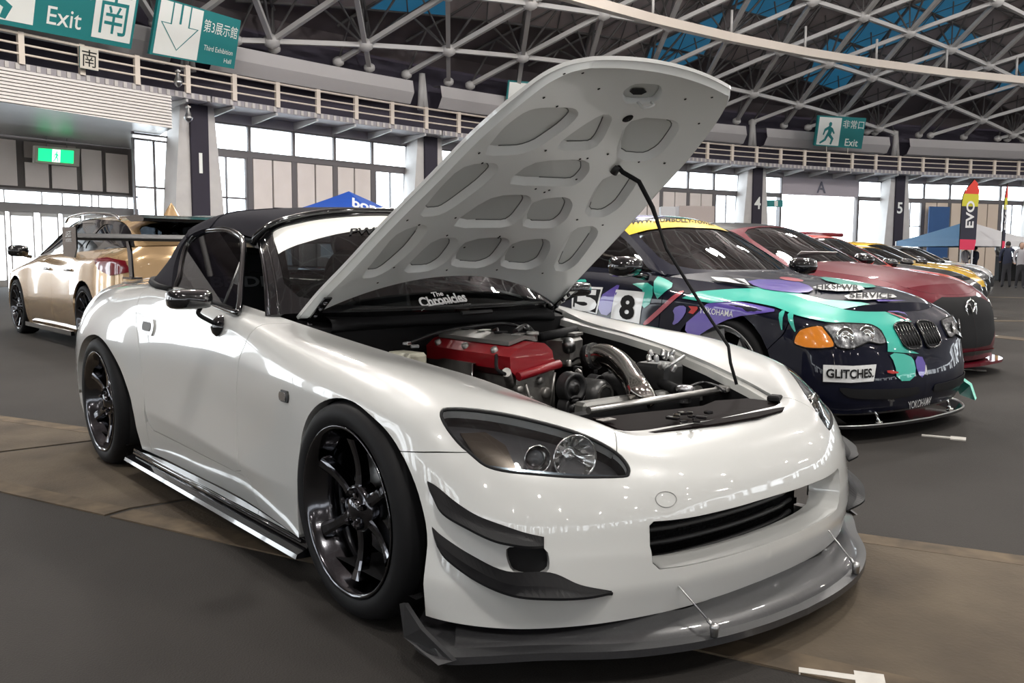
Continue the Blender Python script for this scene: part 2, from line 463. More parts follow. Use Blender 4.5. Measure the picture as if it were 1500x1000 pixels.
BANDM = mat('ring_cowl_grey', (.52, .50, .50), .6)
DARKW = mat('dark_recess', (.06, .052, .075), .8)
PANM = mat('wall_panel_beige', (.80, .73, .69), .55, noise=(1.5, .25, (.74, .67, .63)))
PANT = mat('wall_panel_tan', (.72, .60, .49), .55)
FRAMEM = mat('window_frame_grey', (.13, .12, .125), .45)
WGL = glass('window_glass', (.93, .97, 1.0), .05)
ROOFM = mat('roof_panel_brown', (.42, .36, .35), .8, noise=(.4, .25, (.30, .27, .28)))
SKYM = mat('blue_skylight', (.02, .16, .30), .4, emit=.28)
TEAL = mat('sign_teal', (.012, .215, .22), .45)
SIGNW = mat('sign_white', (.88, .90, .86), .5)
# floor
f = MB(); n = 96; f.add([cp(360*i/n, 74, 0) for i in range(n)], [tuple(range(n))]); S_(f.build('floor', ASPH))
def slab(name, pts, m, z=.004):
    t = MB(); n = len(pts); V = [(p[0], p[1], z) for p in pts]+[(p[0], p[1], -.01) for p in pts]
    t.add(V, [tuple(range(n))]+[(i, n+i, n+(i+1) % n, (i+1) % n) for i in range(n)]); return t.build(name, m)
# concrete strip under the white car, laid in sections with dark joints
A0, A1 = np.array([-9.0, -3.17]), np.array([7.5, 3.85]); B0, B1 = np.array([-9.0, -3.85]), np.array([7.5, 2.40])
st = bpy.data.objects.new('floor_strip', None); COL.objects.link(st); S_(st)
ts = np.linspace(0, 1, 12)
for a, b in zip(ts[:-1], ts[1:]):
    g = .0012; q = [A0+(A1-A0)*(a+g), A0+(A1-A0)*(b-g), B0+(B1-B0)*(b-g), B0+(B1-B0)*(a+g)]
    o = slab('concrete_slab', q[::-1], CONC, .005); o.parent = st
    w = .085; # raised worn kerb along both sides
for (P, Q) in ((A0, A1), (B0, B1)):
    d = (Q-P)/np.linalg.norm(Q-P); nn = np.array([-d[1], d[0]]); s = 1 if P is A0 else -1
    for a, b in zip(ts[:-1], ts[1:]):
        u, v = P+(Q-P)*(a+.001), P+(Q-P)*(b-.001)
        o = slab('edge_strip', [u, v, v+nn*s*.11, u+nn*s*.11][::s], mat('worn_edge', (.135, .103, .070), .85, spec=.15, noise=(9, .18, (.07, .056, .042))), .006); o.parent = st
# other strips seen further right
for a, b, w in ((on(1390,486,z=0), on(1500,497,z=0), .35), (on(1405,470,z=0), on(1500,470,z=0), .25), (on(1420,434,z=0), on(1500,436,z=0), .5)):
    a, b = a[:2], b[:2]; d = (b-a)/np.linalg.norm(b-a); nn = np.array([-d[1], d[0]])*w/2; a = a-d*6; b = b+d*14
    S_(slab('floor_strip', [a-nn, b-nn, b+nn, a+nn], CONC, .004))
LM = mat('line_paint', (.62, .60, .55), .6, noise=(14, .3, (.42, .40, .37)))
def tmark(P, rz, s=1.):
    c, si = math.cos(rz), math.sin(rz); g = MB(); pts = [(0,-.018),(.17,-.018),(.17,-.05),(.26,-.05),(.26,.05),(.17,.05),(.17,.018),(0,.018)]
    pts = [(P[0]+s*(x*c-y*si), P[1]+s*(x*si+y*c)) for x, y in pts]; o = slab('bay_mark', pts, LM, .007); S_(o); return o
p0, p1 = on(1170,984,z=0), on(1270,998,z=0); tmark(p0, math.atan2(p1[1]-p0[1], p1[0]-p0[0]), .78)
p0, p1 = on(1350,638,z=0), on(1404,643,z=0); tmark(p0, math.atan2(p1[1]-p0[1], p1[0]-p0[0]), .9)
p0, p1 = on(1404,541,z=0), on(1440,543,z=0); tmark(p0, math.atan2(p1[1]-p0[1], p1[0]-p0[0]), .9)
for x, y in ((1436,492), (1440,466), (1436,450)): p0 = on(x, y, z=0); tmark(p0, 1.0, .9)

# ---- columns
def column(k, num=None):
    a = CA(k); t = bpy.data.objects.new('column', None); COL.objects.link(t); S_(t); t.location = cp(a, 66.1); t.rotation_euler = (0, 0, math.radians(a+180))  # +x faces the hall centre
    for sg in (-1, 1):
        g = MB(); V = []
        for z, w0, w1, dp in ((0, .30, 1.0, .62), (3.2, .30, .78, .60), (5.75, .30, .56, .58)):
            V += [(-.35, sg*w0, z), (dp-.35+.1, sg*w0, z), (dp-.35+.1, sg*w1, z), (-.35, sg*w1, z)]
        Fc = [(i*4+j, i*4+(j+1) % 4, (i+1)*4+(j+1) % 4, (i+1)*4+j) for i in range(2) for j in range(4)]+[(8,9,10,11),(0,3,2,1)]
        g.add(V, Fc); g.build('column_fin', COLG, t)
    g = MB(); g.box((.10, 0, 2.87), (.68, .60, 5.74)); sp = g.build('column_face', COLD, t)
    if num: 
        lettering('number', num, (.45, 0, 3.85), (0, 1, 0), (0, 0, 1), .62, SIGNW, sp, bold=.02)
    return t
for k in range(0, 8): column(k, str(k) if 0 < k < 8 else None)

# ---- wall bays
WALL = bpy.data.objects.new('wall_round', None); COL.objects.link(WALL); S_(WALL)
nwin = [0]
def quadbox(P, Q, z0, z1, th):
    "box whose inner face runs from P to Q"
    d = Q[:2]-P[:2]; n = np.array([-d[1], d[0]])/np.linalg.norm(d); mid = (P[:2]+Q[:2])/2
    if (HC-mid)@n > 0: n = -n
    V = []
    for z in (z0, z1):
        for p in (P[:2], Q[:2], Q[:2]+n*th, P[:2]+n*th): V.append((p[0], p[1], z))
    return V, [(0,3,2,1),(4,5,6,7),(0,1,5,4),(1,2,6,5),(2,3,7,6),(3,0,4,7)]
def wbox(name, P, Q, z0, z1, th, m, parent): g = MB(); g.add(*quadbox(P, Q, z0, z1, th)); return g.build(name, m, parent)
def lerp(a, b, t): return a+(b-a)*t
def window(P, Q, z0, z1, nv=1, zs=(), pm=WGL):
    nwin[0] += 1; fr = .055
    g = MB(); L = np.linalg.norm(Q[:2]-P[:2]); e = fr/L
    for a, b in ((0, e), (1-e, 1)): g.add(*quadbox(lerp(P, Q, a), lerp(P, Q, b), z0, z1, .10))
    for z in (z0, z1-fr): g.add(*quadbox(lerp(P, Q, e), lerp(P, Q, 1-e), z, z+fr, .10))
    for i in range(1, nv): g.add(*quadbox(lerp(P, Q, i/nv-e*.35), lerp(P, Q, i/nv+e*.35), z0+fr, z1-fr, .09))
    for z in zs: g.add(*quadbox(lerp(P, Q, e), lerp(P, Q, 1-e), z-.03, z+.03, .09))
    o = S_(g.build('window_%d' % nwin[0], FRAMEM)); 
    h = MB(); d = Q[:2]-P[:2]; n = np.array([-d[1], d[0]])/np.linalg.norm(d); n = n if (HC-(P[:2]+Q[:2])/2)@n < 0 else -n
    zz = [z0+fr]+list(zs)+[z1-fr]
    for i in range(nv):
        for a, b in zip(zz[:-1], zz[1:]):
            h = MB(); p, q = lerp(P, Q, i/nv+.01)[:2]+n*.05, lerp(P, Q, (i+1)/nv-.01)[:2]+n*.05
            h.add([(*p, a), (*q, a), (*q, b), (*p, b)], [(0,1,2,3)]); h.build('pane', pm, o)
    return o
def bay(k, kind, pm=PANM):
    a0, a1 = CA(k), CA(k+1); P, Q = cp(a0, 66.5), cp(a1, 66.5); L = np.linalg.norm(Q-P); e = .95/L; e2 = .55/L
    P_, Q_ = lerp(P, Q, e2), lerp(P, Q, 1-e2)
    wbox('lintel', lerp(P, Q, .05), lerp(P, Q, .95), 5.32, 5.62, .5, DECKM, WALL)
    U = [lerp(P_, Q_, t) for t in (0, .2, .4, .6, .8, 1.)]
    if kind == 'door':
        for i in (0, 4):
            window(U[i], U[i+1], 4.42, 5.32); window(U[i], U[i+1], .1, 4.30, 1, (1.6,))
            wbox('transom', U[i], U[i+1], 4.28, 4.44, .16, FRAMEM, WALL)
        wbox('door_header', U[1], U[4], 4.42, 5.32, .25, mat('header_grey', (.42, .38, .42), .5), WALL)
        wbox('door_jamb', lerp(U[0], U[1], .93), lerp(U[0], U[1], 1.0), 0, 4.42, .3, FRAMEM, WALL); wbox('door_jamb', lerp(U[4], U[5], 0), lerp(U[4], U[5], .07), 0, 4.42, .3, FRAMEM, WALL)
        m_ = (U[1]+U[4])/2; d = (U[4]-U[1]); d /= np.linalg.norm(d); inn = np.array([HC[0]-m_[0], HC[1]-m_[1], 0]); inn /= np.linalg.norm(inn)
        lettering('door_letter', 'A', m_+inn*.02+[0, 0, 4.87], d, (0, 0, 1), .62, mat('letter_grey', (.12, .12, .16), .6), WALL, bold=.02)
        return
    for i in range(5): window(U[i], U[i+1], 4.42, 5.32, 1)
    wbox('transom', U[0], U[5], 4.26, 4.44, .16, FRAMEM, WALL)
    for i in range(5):
        wbox('mullion', lerp(U[i], U[i+1], -.055) if i else U[0], lerp(U[i], U[i+1], .055), 0, 4.27, .22, FRAMEM, WALL)
        if kind == 'std' and i in (0, 4) or kind == 'glass': window(lerp(U[i], U[i+1], .06), lerp(U[i], U[i+1], .94), .1, 4.26, 2, (2.9,) if i == 0 else (2.3,))
        else:
            for s in (0, 1):
                p, q = lerp(U[i], U[i+1], .07+.45*s), lerp(U[i], U[i+1], .48+.45*s)
                if (i == 1 and s == 1): wbox('wall_panel', p, q, 2.66, 4.24, .08, pm, WALL); wbox('wall_panel', p, q, .1, 2.52, .08, pm, WALL)
                else: wbox('wall_panel', p, q, .1, 4.24, .08, pm, WALL)
            wbox('panel_backing', U[i]*[1, 1, 1], U[i+1], 0.0, 4.26, .20, FRAMEM, WALL).location = tuple((-(np.array([HC[0], HC[1], 0])-U[i])/66.5*.06)*[1, 1, 0])
bay(1, 'std'); bay(2, 'std'); bay(3, 'std'); bay(4, 'door'); bay(5, 'std', PANT); bay(6, 'std', PANT); bay(7, 'std')
# the half bay left of column 1, beside the entrance lobby
P, Q = oncyl(196, 250, 66.4), cp(CA(1)+.35, 66.4)
window(P, Q, .1, 4.5, 2, (3.05,)); window(P, Q, 4.6, 5.5, 1)
# the rest of the ring, behind the camera and far right: same bays, plainer
g = MB(); gl_ = MB()
for k in range(8, 43):
    P, Q = cp(CA(k), 66.5), cp(CA(k+1), 66.5)
    if k == 42: Q = cp(CA(0)+.0, 66.5)
    def W(a, b, z0, z1, th): g.add(*quadbox(lerp(P, Q, a), lerp(P, Q, b), z0, z1, th))
    W(-.06, .06, 0, 5.75, .6); W(.06, .94, 5.32, 5.75, .4); W(.06, .94, 4.26, 4.44, .16)
    W(.24, .76, 0, 4.26, .1); W(.145, .155, 0, 4.26, .1); W(.845, .855, 0, 4.26, .1)
    for q in (.24, .41, .58, .76): W(q-.008, q+.008, 4.44, 5.32, .1)
S_(g.build('wall_rear', mat('rear_wall_beige', (.40, .35, .32), .6)))

# ---- ring of panels above the walkway, and the dark slot behind
NS = NB*2
def ringband(name, prof, m, k0=0, k1=NB, parent=None, step=1, kind=True):
    g = MB(); V = []; ks = np.arange(k0, k1+1e-6, step)
    for k in ks:
        for r, z in prof: V.append(cp(CA(k), r, z))
    n = len(prof); Fc = [(i*n+j, (i+1)*n+j, (i+1)*n+j+1, i*n+j+1) for i in range(len(ks)-1) for j in range(n-1)]
    g.add(V, Fc, False); o = g.build(name, m, parent); 
    if parent is None: S_(o)
    return o
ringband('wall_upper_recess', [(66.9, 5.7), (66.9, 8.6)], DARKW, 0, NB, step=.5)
cw_ = bpy.data.objects.new('trim_ring_cowl', None); COL.objects.link(cw_); S_(cw_)
for k in range(-1, 8): 
    ringband('cowl_panel', [(66.4, 6.80), (66.1, 6.85), (65.85, 7.25), (65.95, 7.70), (66.5, 7.72)], BANDM, k+.07, k+.93, cw_, step=.215)
ringband('wall_cowl_rear', [(66.4, 6.80), (65.85, 7.25), (65.95, 7.70)], BANDM, 8, 42, step=.5)
# ---- walkway
WK = bpy.data.objects.new('trim_walkway', None); COL.objects.link(WK); S_(WK)
for k in range(-1, 8):
    ringband('deck_section', [(64.95, 5.80), (64.95, 5.62), (66.5, 5.62)], DECKM, k, k+.995, WK, step=.1658)
    ringband('deck_floor', [(64.95, 5.80), (66.6, 5.80)], DECKM, k, k+.995, WK, step=.1658)
    for z, r_ in ((6.02, .030), (6.26, .030), (6.52, .038)):
        g = MB(); g.tube([cp(CA(k+t), 64.92, z) for t in np.linspace(0, 1, 7)], r_, 6, cap=False); g.build('rail', RAILM, WK)
    for i in range(6):
        a = CA(k+i/6+.08); R_ = math.radians(a)
        g = MB(); g.box(cp(a, 64.93, 6.17), (.10, .15, .80), rz=R_); g.build('railing_post', RAILM, WK)
        g = MB(); P, Q = cp(a, 64.98, 5.58), cp(a+.55*0, 66.4, 5.40); g.add(*quadbox(P, P+(Q-P), 0, 0, 0)) if 0 else None
        d = cp(a, 64.95, 0)-cp(a, 66.5, 0); 
        V = []
        for s in (-.035, .035):
            t_ = np.array([-math.sin(R_), math.cos(R_), 0])*s
            V += [cp(a, 64.97, 5.61)+t_, cp(a, 64.97, 5.53)+t_, cp(a, 66.5, 5.33)+t_, cp(a, 66.5, 5.61)+t_]
        g.add(V, [(0,1,2,3),(7,6,5,4),(0,4,5,1),(1,5,6,2),(2,6,7,3),(3,7,4,0)]); g.build('deck_bracket', STW, WK)
        for j in range(6):
            b_ = CA(k+(i+j/6)/6); g = MB()
    g = MB()
    for j in range(36):
        b_ = CA(k+(j+.5)/36); g.box(cp(b_, 65.05, 5.71), (.26, .10, .15), rz=math.radians(b_))
    o = g.build('deck_edge_cleats', mat('pale_cleat', (.55, .52, .5), .5), WK); meta(o, kind='stuff')
ringband('trim_walkway_rear', [(64.95, 6.55), (64.95, 5.62), (66.5, 5.62)], DECKM, 8, 42, step=.5)

# ---- dome: triangular lattice of white steel, 7 bays to a sixth of the ring
SIDE = 3.38; ax3 = math.radians(-186.46); e1 = np.array([math.cos(ax3), math.sin(ax3)]); e2 = np.array([-e1[1], e1[0]]); ROW = SIDE*.866
CEIL = bpy.data.objects.new('ceiling', None); COL.objects.link(CEIL); S_(CEIL)
d1 = 63.77; nodes = {}
def nxy(i, j):   # row j at distance d1-j*ROW along the axis to column 3
    return HC+e1*(d1-j*ROW)+e2*((i+.5*(j % 2))*SIDE+.14)
for j in range(-1, 45):
    for i in range(-21, 21):
        p = nxy(i, j); r = np.linalg.norm(p-HC)
        if r < 66.8: nodes[(i, j)] = np.array([*p, roof_z(r)])
def edge_end(p, q):   # clip at the ring
    for t in np.linspace(0, 1, 41):
        x = p+(q-p)*t
        if np.linalg.norm(x-HC) > 66.3: return np.array([*x, roof_z(66.3)-.35*0])
    return None
bars = []; rimn = []
for (i, j), P in nodes.items():
    o = j % 2
    for di, dj in ((1, 0), (o, 1), (o-1, 1), (-1, 0), (o, -1), (o-1, -1)):
        k = (i+di, j+dj)
        if k in nodes:
            if (di, dj) in ((1, 0), (o, 1), (o-1, 1)): bars.append((P, nodes[k]))
        else:
            x = edge_end(P[:2], nxy(*k))
            if x is not None and np.linalg.norm(x-P) > .4: bars.append((P, x)); rimn.append(x)
def seen(P, m=60):
    z = (P-CAM)@_F
    if z < 1: return False
    x, y = pix(P)[0]; return -m < x < 1500+m and -m < y < 420
# shared unit meshes
g = MB(); g.box((0, 0, .5), (1, 1, 1), bev=0); ub = g.build('truss_bar', STW, CEIL); UB = ub.data; bpy.data.objects.remove(ub)
def bar(P, Q, w, name, parent, me):
    o = bpy.data.objects.new(name, me); COL.objects.link(o); o.parent = parent
    d = Vector((Q-P).tolist()); o.location = P; o.rotation_mode = 'QUATERNION'; o.rotation_quaternion = d.to_track_quat('Z', 'Y'); o.scale = (w, w, d.length); return o
rest = MB(); nb = 0; bars.sort(key=lambda b: np.linalg.norm(b[0]-CAM))
for P, Q in bars:
    if nb < 290 and (seen(P) or seen(Q)): bar(P, Q, .16, 'truss_bar', CEIL, UB); nb += 1
    else: rest.tube([P, Q], .09, 4, cap=False)
hub = MB(); hub.lathe([(.0005, -.26), (.15, -.20), (.26, -.12), (.28, 0), (.26, .12), (.15, .20), (.0005, .26)], (0, 0, 0), (0, 0, 1), 14)
hb = hub.build('truss_node', STW, CEIL); HB = hb.data; bpy.data.objects.remove(hb); nn_ = 0
for P in sorted(nodes.values(), key=lambda p: np.linalg.norm(p-CAM)):
    if seen(P) and nn_ < 250:
        o = bpy.data.objects.new('truss_node', HB); COL.objects.link(o); o.parent = CEIL; o.location = P; nn_ += 1
    else: rest.add([(P+np.array(q)) for q in ((.35,0,0),(0,.35,0),(-.35,0,0),(0,-.35,0),(0,0,.2),(0,0,-.2))], [(0,1,4),(1,2,4),(2,3,4),(3,0,4),(1,0,5),(2,1,5),(3,2,5),(0,3,5)])
for x in rimn:
    if seen(x): o = bpy.data.objects.new('rim_node', HB); COL.objects.link(o); o.parent = CEIL; o.location = x; o.scale = (.75, .75, .75)
o = rest.build('far_truss', STW, CEIL); meta(o, kind='stuff')
for k in range(0, 8):
    a = CA(k); g = MB()
    for s in (-.45, .45): g.tube([cp(a+s*.25, 66.2, 6.7), cp(a, 66.25, 8.1)], .13, 6)
    g.build('ring_strut', STW, CEIL)
# roof skin, 1.9 m above, with purlins
up = np.array([0, 0, 1.25]); mesh_f = {0: [], 1: []}
blue_px = [(575,15),(600,25),(630,12),(795,52),(820,48),(845,60),(990,78),(1010,70),(1025,88),(1070,4),(1090,10),(1150,118),(1170,125),(1190,112),(1240,50),(1262,42),(1255,68),(1360,25),(1385,15),(1400,36),(1492,92),(1420,52)]
hits = []
for p in blue_px:
    d = ray(*p)
    for t in np.linspace(15, 70, 400):
        X = CAM+d*t; r = np.linalg.norm(X[:2]-HC)
        if r < 66.4 and X[2] > roof_z(r)+1.25: hits.append(X[:2]); break
sk = MB(); nblue = 0
for (i, j), P in nodes.items():
    o = j % 2
    for A, B in (((i+1, j), (i+o, j+1)), ((i+1, j), (i+o, j-1))):
        if A in nodes and B in nodes:
            tri3 = [P+up, nodes[A]+up, nodes[B]+up]
            T2 = np.array([t[:2] for t in tri3]); isb = any(pip(T2, np.array([h]))[0] for h in hits)
            if isb:
                c = sum(tri3)/3; q = MB(); q.add([t+(c-t)*.10-[0, 0, .05] for t in tri3], [(0,1,2)]); q.build('skylight', SKYM, CEIL)
            sk.add(tri3, [(0,1,2)])
o = sk.build('roof_skin', ROOFM, CEIL)
# rim of the skin
ringband('ceiling_rim', [(66.9, 8.5), (66.9, 9.1), (66.4, 9.35), (62.0, 11.15)], mat('roof_rim_dark', (.12, .10, .105), .8), 0, NB, step=.5)
g = MB()
for (P, Q) in bars:
    if not (seen(P, 250) or seen(Q, 250)): continue
    g.tube([P+up, Q+up], .07, 4, cap=False)
    m_ = (P+Q)/2+up; g.tube([P, m_], .05, 4, cap=False); g.tube([Q, m_], .05, 4, cap=False)
    for t in (.33, .66): pass
for (i, j), P in nodes.items():
    if not seen(P, 250): continue
    o_ = j % 2
    for A, B in (((i+1, j), (i+o_, j+1)), ((i+1, j), (i+o_, j-1))):
        if A in nodes and B in nodes:
            a, b, c = P+up, nodes[A]+up, nodes[B]+up
            for x, y, z in ((a, b, c), (b, c, a), (c, a, b)):
                g.tube([x+(y-x)*.5-[0, 0, .05], x+(z-x)*.5-[0, 0, .05]], .03, 3, cap=False)
            m3 = (a+b+c)/3; g.tube([m3, P], .04, 3, cap=False); pass
o = g.build('purlins', mat('purlin_grey', (.13, .125, .125), .6), CEIL); meta(o, kind='stuff')
# circular service beam under the lattice
prof = [(58.35, 9.30), (58.35, 9.62), (58.65, 9.62), (58.65, 9.30), (58.35, 9.30)]
ringband('service_beam', prof, mat('beam_beige', (.60, .53, .46), .45), 0, NB, CEIL, step=.5)
for k in range(0, 9):
    for s in (0, .5): 
        P = cp(CA(k+s), 58.5, 9.6); g = MB(); g.tube([P, P+[0, 0, .9]], .05, 6); g.build('beam_hanger', STW, CEIL)

# ---- lamps
LAMPM = mat('lamp_shade_white', (.6, .6, .58), .4); GLOW = mat('lamp_glow', (1., .90, .74), emit=60.)
for i, L in enumerate(LAMPS):
    t = thing('high_bay_lamp', None, 'lamp', L)
    g = MB(); g.lathe([(.05, .55), (.07, .40), (.13, .34), (.34, .02), (.35, 0), (.33, 0)], (0, 0, 0), (0, 0, 1), 20); g.tube([(0, 0, .5), (0, 0, 1.6 if L[2] < 12 else 1.7)], .015, 5); g.build('lamp_shade', LAMPM, t)
    g = MB(); g.lathe([(.0005, .035), (.30, .035)], (0, 0, 0), (0, 0, 1), 20); g.build('lamp_glass', GLOW, t)
    ld = bpy.data.lights.new('lamp_light', 'AREA'); ld.shape = 'DISK'; ld.size = .6; ld.energy = LAMP_POWER; ld.color = (1, .92, .80); ld.spread = math.radians(150); ld.color = (1, .98, .93)
    lo = bpy.data.objects.new('lamp_light', ld); COL.objects.link(lo); lo.parent = t; lo.location = (0, 0, -.01)
    pl_ = bpy.data.lights.new('added_uplight', 'POINT'); pl_.shadow_soft_size = .25; pl_.energy = LAMP_POWER*UPFRAC; pl_.color = (1, .96, .93)  # uplight added above the shade to brighten the dome
    po = bpy.data.objects.new('added_uplight', pl_); COL.objects.link(po); po.parent = t; po.location = (0, 0, .75)
    p = pix(np.array(L))[0]; z = (np.array(L)-CAM)@_F
    vis = z > 0 and -20 < p[0] < 1520 and -20 < p[1] < 1000
    t['label'] = ('lit high bay lamp under the roof lattice, '+('brighter one left of the exit sign' if p[0] < 1300 else 'small one high at right')) if vis else 'white high bay lamp hanging from the dome out of view'
    if not vis: t['group'] = 'high bay lamps of the dome out of view'

# ---- entrance lobby at the left: balcony box, soffit, back wall, doors
LB = bpy.data.objects.new('wall_lobby', None); COL.objects.link(LB); S_(LB)
aR = angof(oncyl(250, 130, 64.9)); aL = CA(-1)
zt, zb = 5.62, oncyl(250, 188, 64.9)[2]
BOARD = mat('white_siding', (.80, .77, .74), .5)
nbd = 11; zs = np.linspace(zt, zb, nbd+1)
for i in range(nbd):
    g = MB(); P, Q = cp(aL, 64.9), cp(aR, 64.9)
    ks = np.linspace(aL, aR, 9); V = []
    for a in ks: V += [cp(a, 64.90, zs[i]-.008), cp(a, 64.86, zs[i+1]+.008), cp(a, 64.96, zs[i+1]+.008)]
    g.add(V, [(s*3, s*3+1, (s+1)*3+1, (s+1)*3) for s in range(8)]+[(s*3+1, s*3+2, (s+1)*3+2, (s+1)*3+1) for s in range(8)]); g.build('siding_board', BOARD, LB)
g = MB(); V = []; ks = np.linspace(aL, aR, 9)
for a in ks: V += [cp(a, 64.95, zt), cp(a, 64.95, zb)]
g.add(V, [(s*2, s*2+1, s*2+3, s*2+2) for s in range(8)]); g.build('siding_backing', DARKW, LB)
E_ = cp(aR, 64.9); bR = oncyl(197, 222, 70.5); 
g = MB(); g.add([cp(aL, 64.9, zb), cp(aR, 64.9, zb), [bR[0], bR[1], zb-.02], cp(angof(bR)+9, 70.6, zb-.02)], [(0,1,2,3)]); g.build('soffit', mat('soffit_grey', (.36, .36, .36), .35, noise=(1, .2, (.30, .30, .30))), LB)
g = MB(); d_ = cp(aR, 66.4); g.add([cp(aR, 64.9, zt), cp(aR, 64.9, zb), [d_[0], d_[1], zb], [d_[0], d_[1], zt]], [(0,1,2,3)]); g.build('balcony_end', BOARD, LB)
_b0, _b1 = oncyl(-260, 300, 70.5), oncyl(196, 300, 70.5)
def BW(px, z=0.):
    d = ray(px, 300); e = _b1-_b0; k = np.linalg.solve(np.array([[d[0], -e[0]], [d[1], -e[1]]]), (_b0-CAM)[:2]); p = CAM+d*k[0]; return np.array([p[0], p[1], z])
zsb = oncyl(100, 213, 70.5)[2]; zpb = oncyl(100, 279, 70.5)[2]; zhb = oncyl(100, 301, 70.5)[2]; zdb = oncyl(100, 314, 70.5)[2]
def bw(name, x0, x1, z0, z1, th, m): return wbox(name, BW(x0, 0), BW(x1, 0), z0, z1, th, m, LB)
bw('lobby_wall', -260, 196, zpb-.05, zb+.3, .2, mat('mullion_brown', (.12, .105, .10), .5)).location = (0, 0, 0)
def fwd(o, s=.06):
    mid = oncyl(100, 300, 70.5); n = np.array([HC[0]-mid[0], HC[1]-mid[1]]); n /= np.linalg.norm(n); o.location = (n[0]*s, n[1]*s, 0); return o
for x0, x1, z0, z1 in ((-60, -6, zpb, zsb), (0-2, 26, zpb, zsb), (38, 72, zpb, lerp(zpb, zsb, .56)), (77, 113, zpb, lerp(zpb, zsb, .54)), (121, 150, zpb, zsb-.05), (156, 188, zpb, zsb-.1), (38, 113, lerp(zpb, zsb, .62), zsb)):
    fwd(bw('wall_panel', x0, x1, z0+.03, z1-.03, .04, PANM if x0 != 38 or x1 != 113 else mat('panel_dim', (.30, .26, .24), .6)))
SIL = mat('silver_frame', (.48, .47, .46), .3, metal=.8)
for x0, x1, z0, z1 in ((-260, 200, zpb-.12, zpb-.05), (-260, 200, zdb, zhb)): fwd(bw('door_beam', x0, x1, z0, z1, .15, mat('brushed_beam', (.22, .21, .21), .3, metal=.6)), .12)
for x in (5, 60, 90, 115, 133, 143, 162, 185): fwd(bw('transom_post', x-1, x+1, zhb, zpb-.1, .06, SIL), .08)
nd = 1
for x0, x1 in ((-60, -30), (-28, 6), (12, 48), (57, 84), (90, 118), (121, 150), (153, 180)):
    t = bpy.data.objects.new('door_%d' % nd, None); COL.objects.link(t); S_(t); nd += 1
    for a, b, z0, z1 in ((x0, x0+2.5, 0, zdb), (x1-2.5, x1, 0, zdb), (x0, x1, zdb-.12, zdb), (x0, x1, 0, .2)):
        o = bw('door_frame', a, b, z0, z1, .08, SIL); o.parent = t; fwd(o, .05)
    g = MB(); p, q = BW(x0+2.5), BW(x1-2.5); g.add([p+[0, 0, .2], q+[0, 0, .2], q+[0, 0, zdb-.12], p+[0, 0, zdb-.12]], [(0,1,2,3)]); g.build('door_glass', WGL, t)
g = MB(); p, q = BW(-200), BW(196); g.add([p+[0, 0, zhb], q+[0, 0, zhb], q+[0, 0, zpb-.1], p+[0, 0, zpb-.1]], [(0,1,2,3)]); g.build('transom_glass', WGL, LB)
g = MB(); p = BW(197); q = oncyl(196, 250, 66.5); V = [p+[0, 0, 0], np.array([q[0], q[1], 0]), np.array([q[0], q[1], zb]), p+[0, 0, zb]]; g.add(V, [(0,1,2,3)]); g.build('lobby_side_wall', PANM, LB)
# green emergency light hanging from the soffit
t = thing('emergency_light', 'glowing green running man exit light hanging over the lobby doors', 'exit light')
c = [oncyl(x, y, 69.6) for x, y in ((51,213),(117,218),(116,244),(50,238))]
def panel3(name, c, th, m, parent):
    n = np.cross(c[1]-c[0], c[3]-c[0]); n /= np.linalg.norm(n); 
    if n@(CAM-c[0]) < 0: n = -n
    g = MB(); V = list(c)+[p-n*th for p in c]; g.add(V, [(0,1,2,3),(7,6,5,4),(0,4,5,1),(1,5,6,2),(2,6,7,3),(3,7,4,0)]); return g.build(name, m, parent), n
def bil(c, off, n):
    "maps (x,y) in 0..1 across the four corners (top left, top right, bottom right, bottom left)"
    def f(Wp):
        x, y = Wp[:, :1], Wp[:, 1:2]; return (1-x)*(1-y)*c[3]+x*(1-y)*c[2]+x*y*c[1]+(1-x)*y*c[0]+n*off
    return f
def flatpoly(name, pts, f, m, parent):
    V = f(np.array([[x, y, 0] for x, y in pts], float)); return mesh(name, V, [tuple(range(len(pts)))], m, parent, smooth=False)
o, n = panel3('light_housing', c, .12, mat('housing_cream', (.5, .48, .42), .5), t); f = bil(c, .01, n)
GREEN = mat('green_glow', (.01, .75, .22), emit=1.4); GWH = mat('white_glow', (.8, 1., .85), emit=1.2)
for a, b in ((.08, .38), (.56, .86)): flatpoly('green_panel', [(a, .14), (b, .14), (b, .86), (a, .86)], f, GREEN, t)
flatpoly('white_panel', [(.38, .14), (.56, .14), (.56, .86), (.38, .86)], f, GWH, t)
f2 = bil(c, .015, n)
MAN = [(.50,.86),(.58,.86),(.62,.80),(.60,.72),(.56,.69),(.68,.64),(.80,.46),(.76,.42),(.66,.52),(.62,.40),(.78,.26),(.70,.02),(.62,.04),(.66,.22),(.50,.34),(.40,.16),(.14,.02),(.10,.08),(.32,.22),(.46,.50),(.46,.58),(.34,.52),(.28,.36),(.22,.38),(.28,.60),(.46,.70),(.48,.72),(.46,.80)]
flatpoly('running_figure', [(.38+.18*x, .14+.72*y) for x, y in MAN], f2, GREEN, t)
for x in (.25, .7): g = MB(); P = f(np.array([[x, 1, 0]]))[0]; g.tube([P, P+[0, 0, .6]], .012, 5); g.build('hanger', FRAMEM, t)

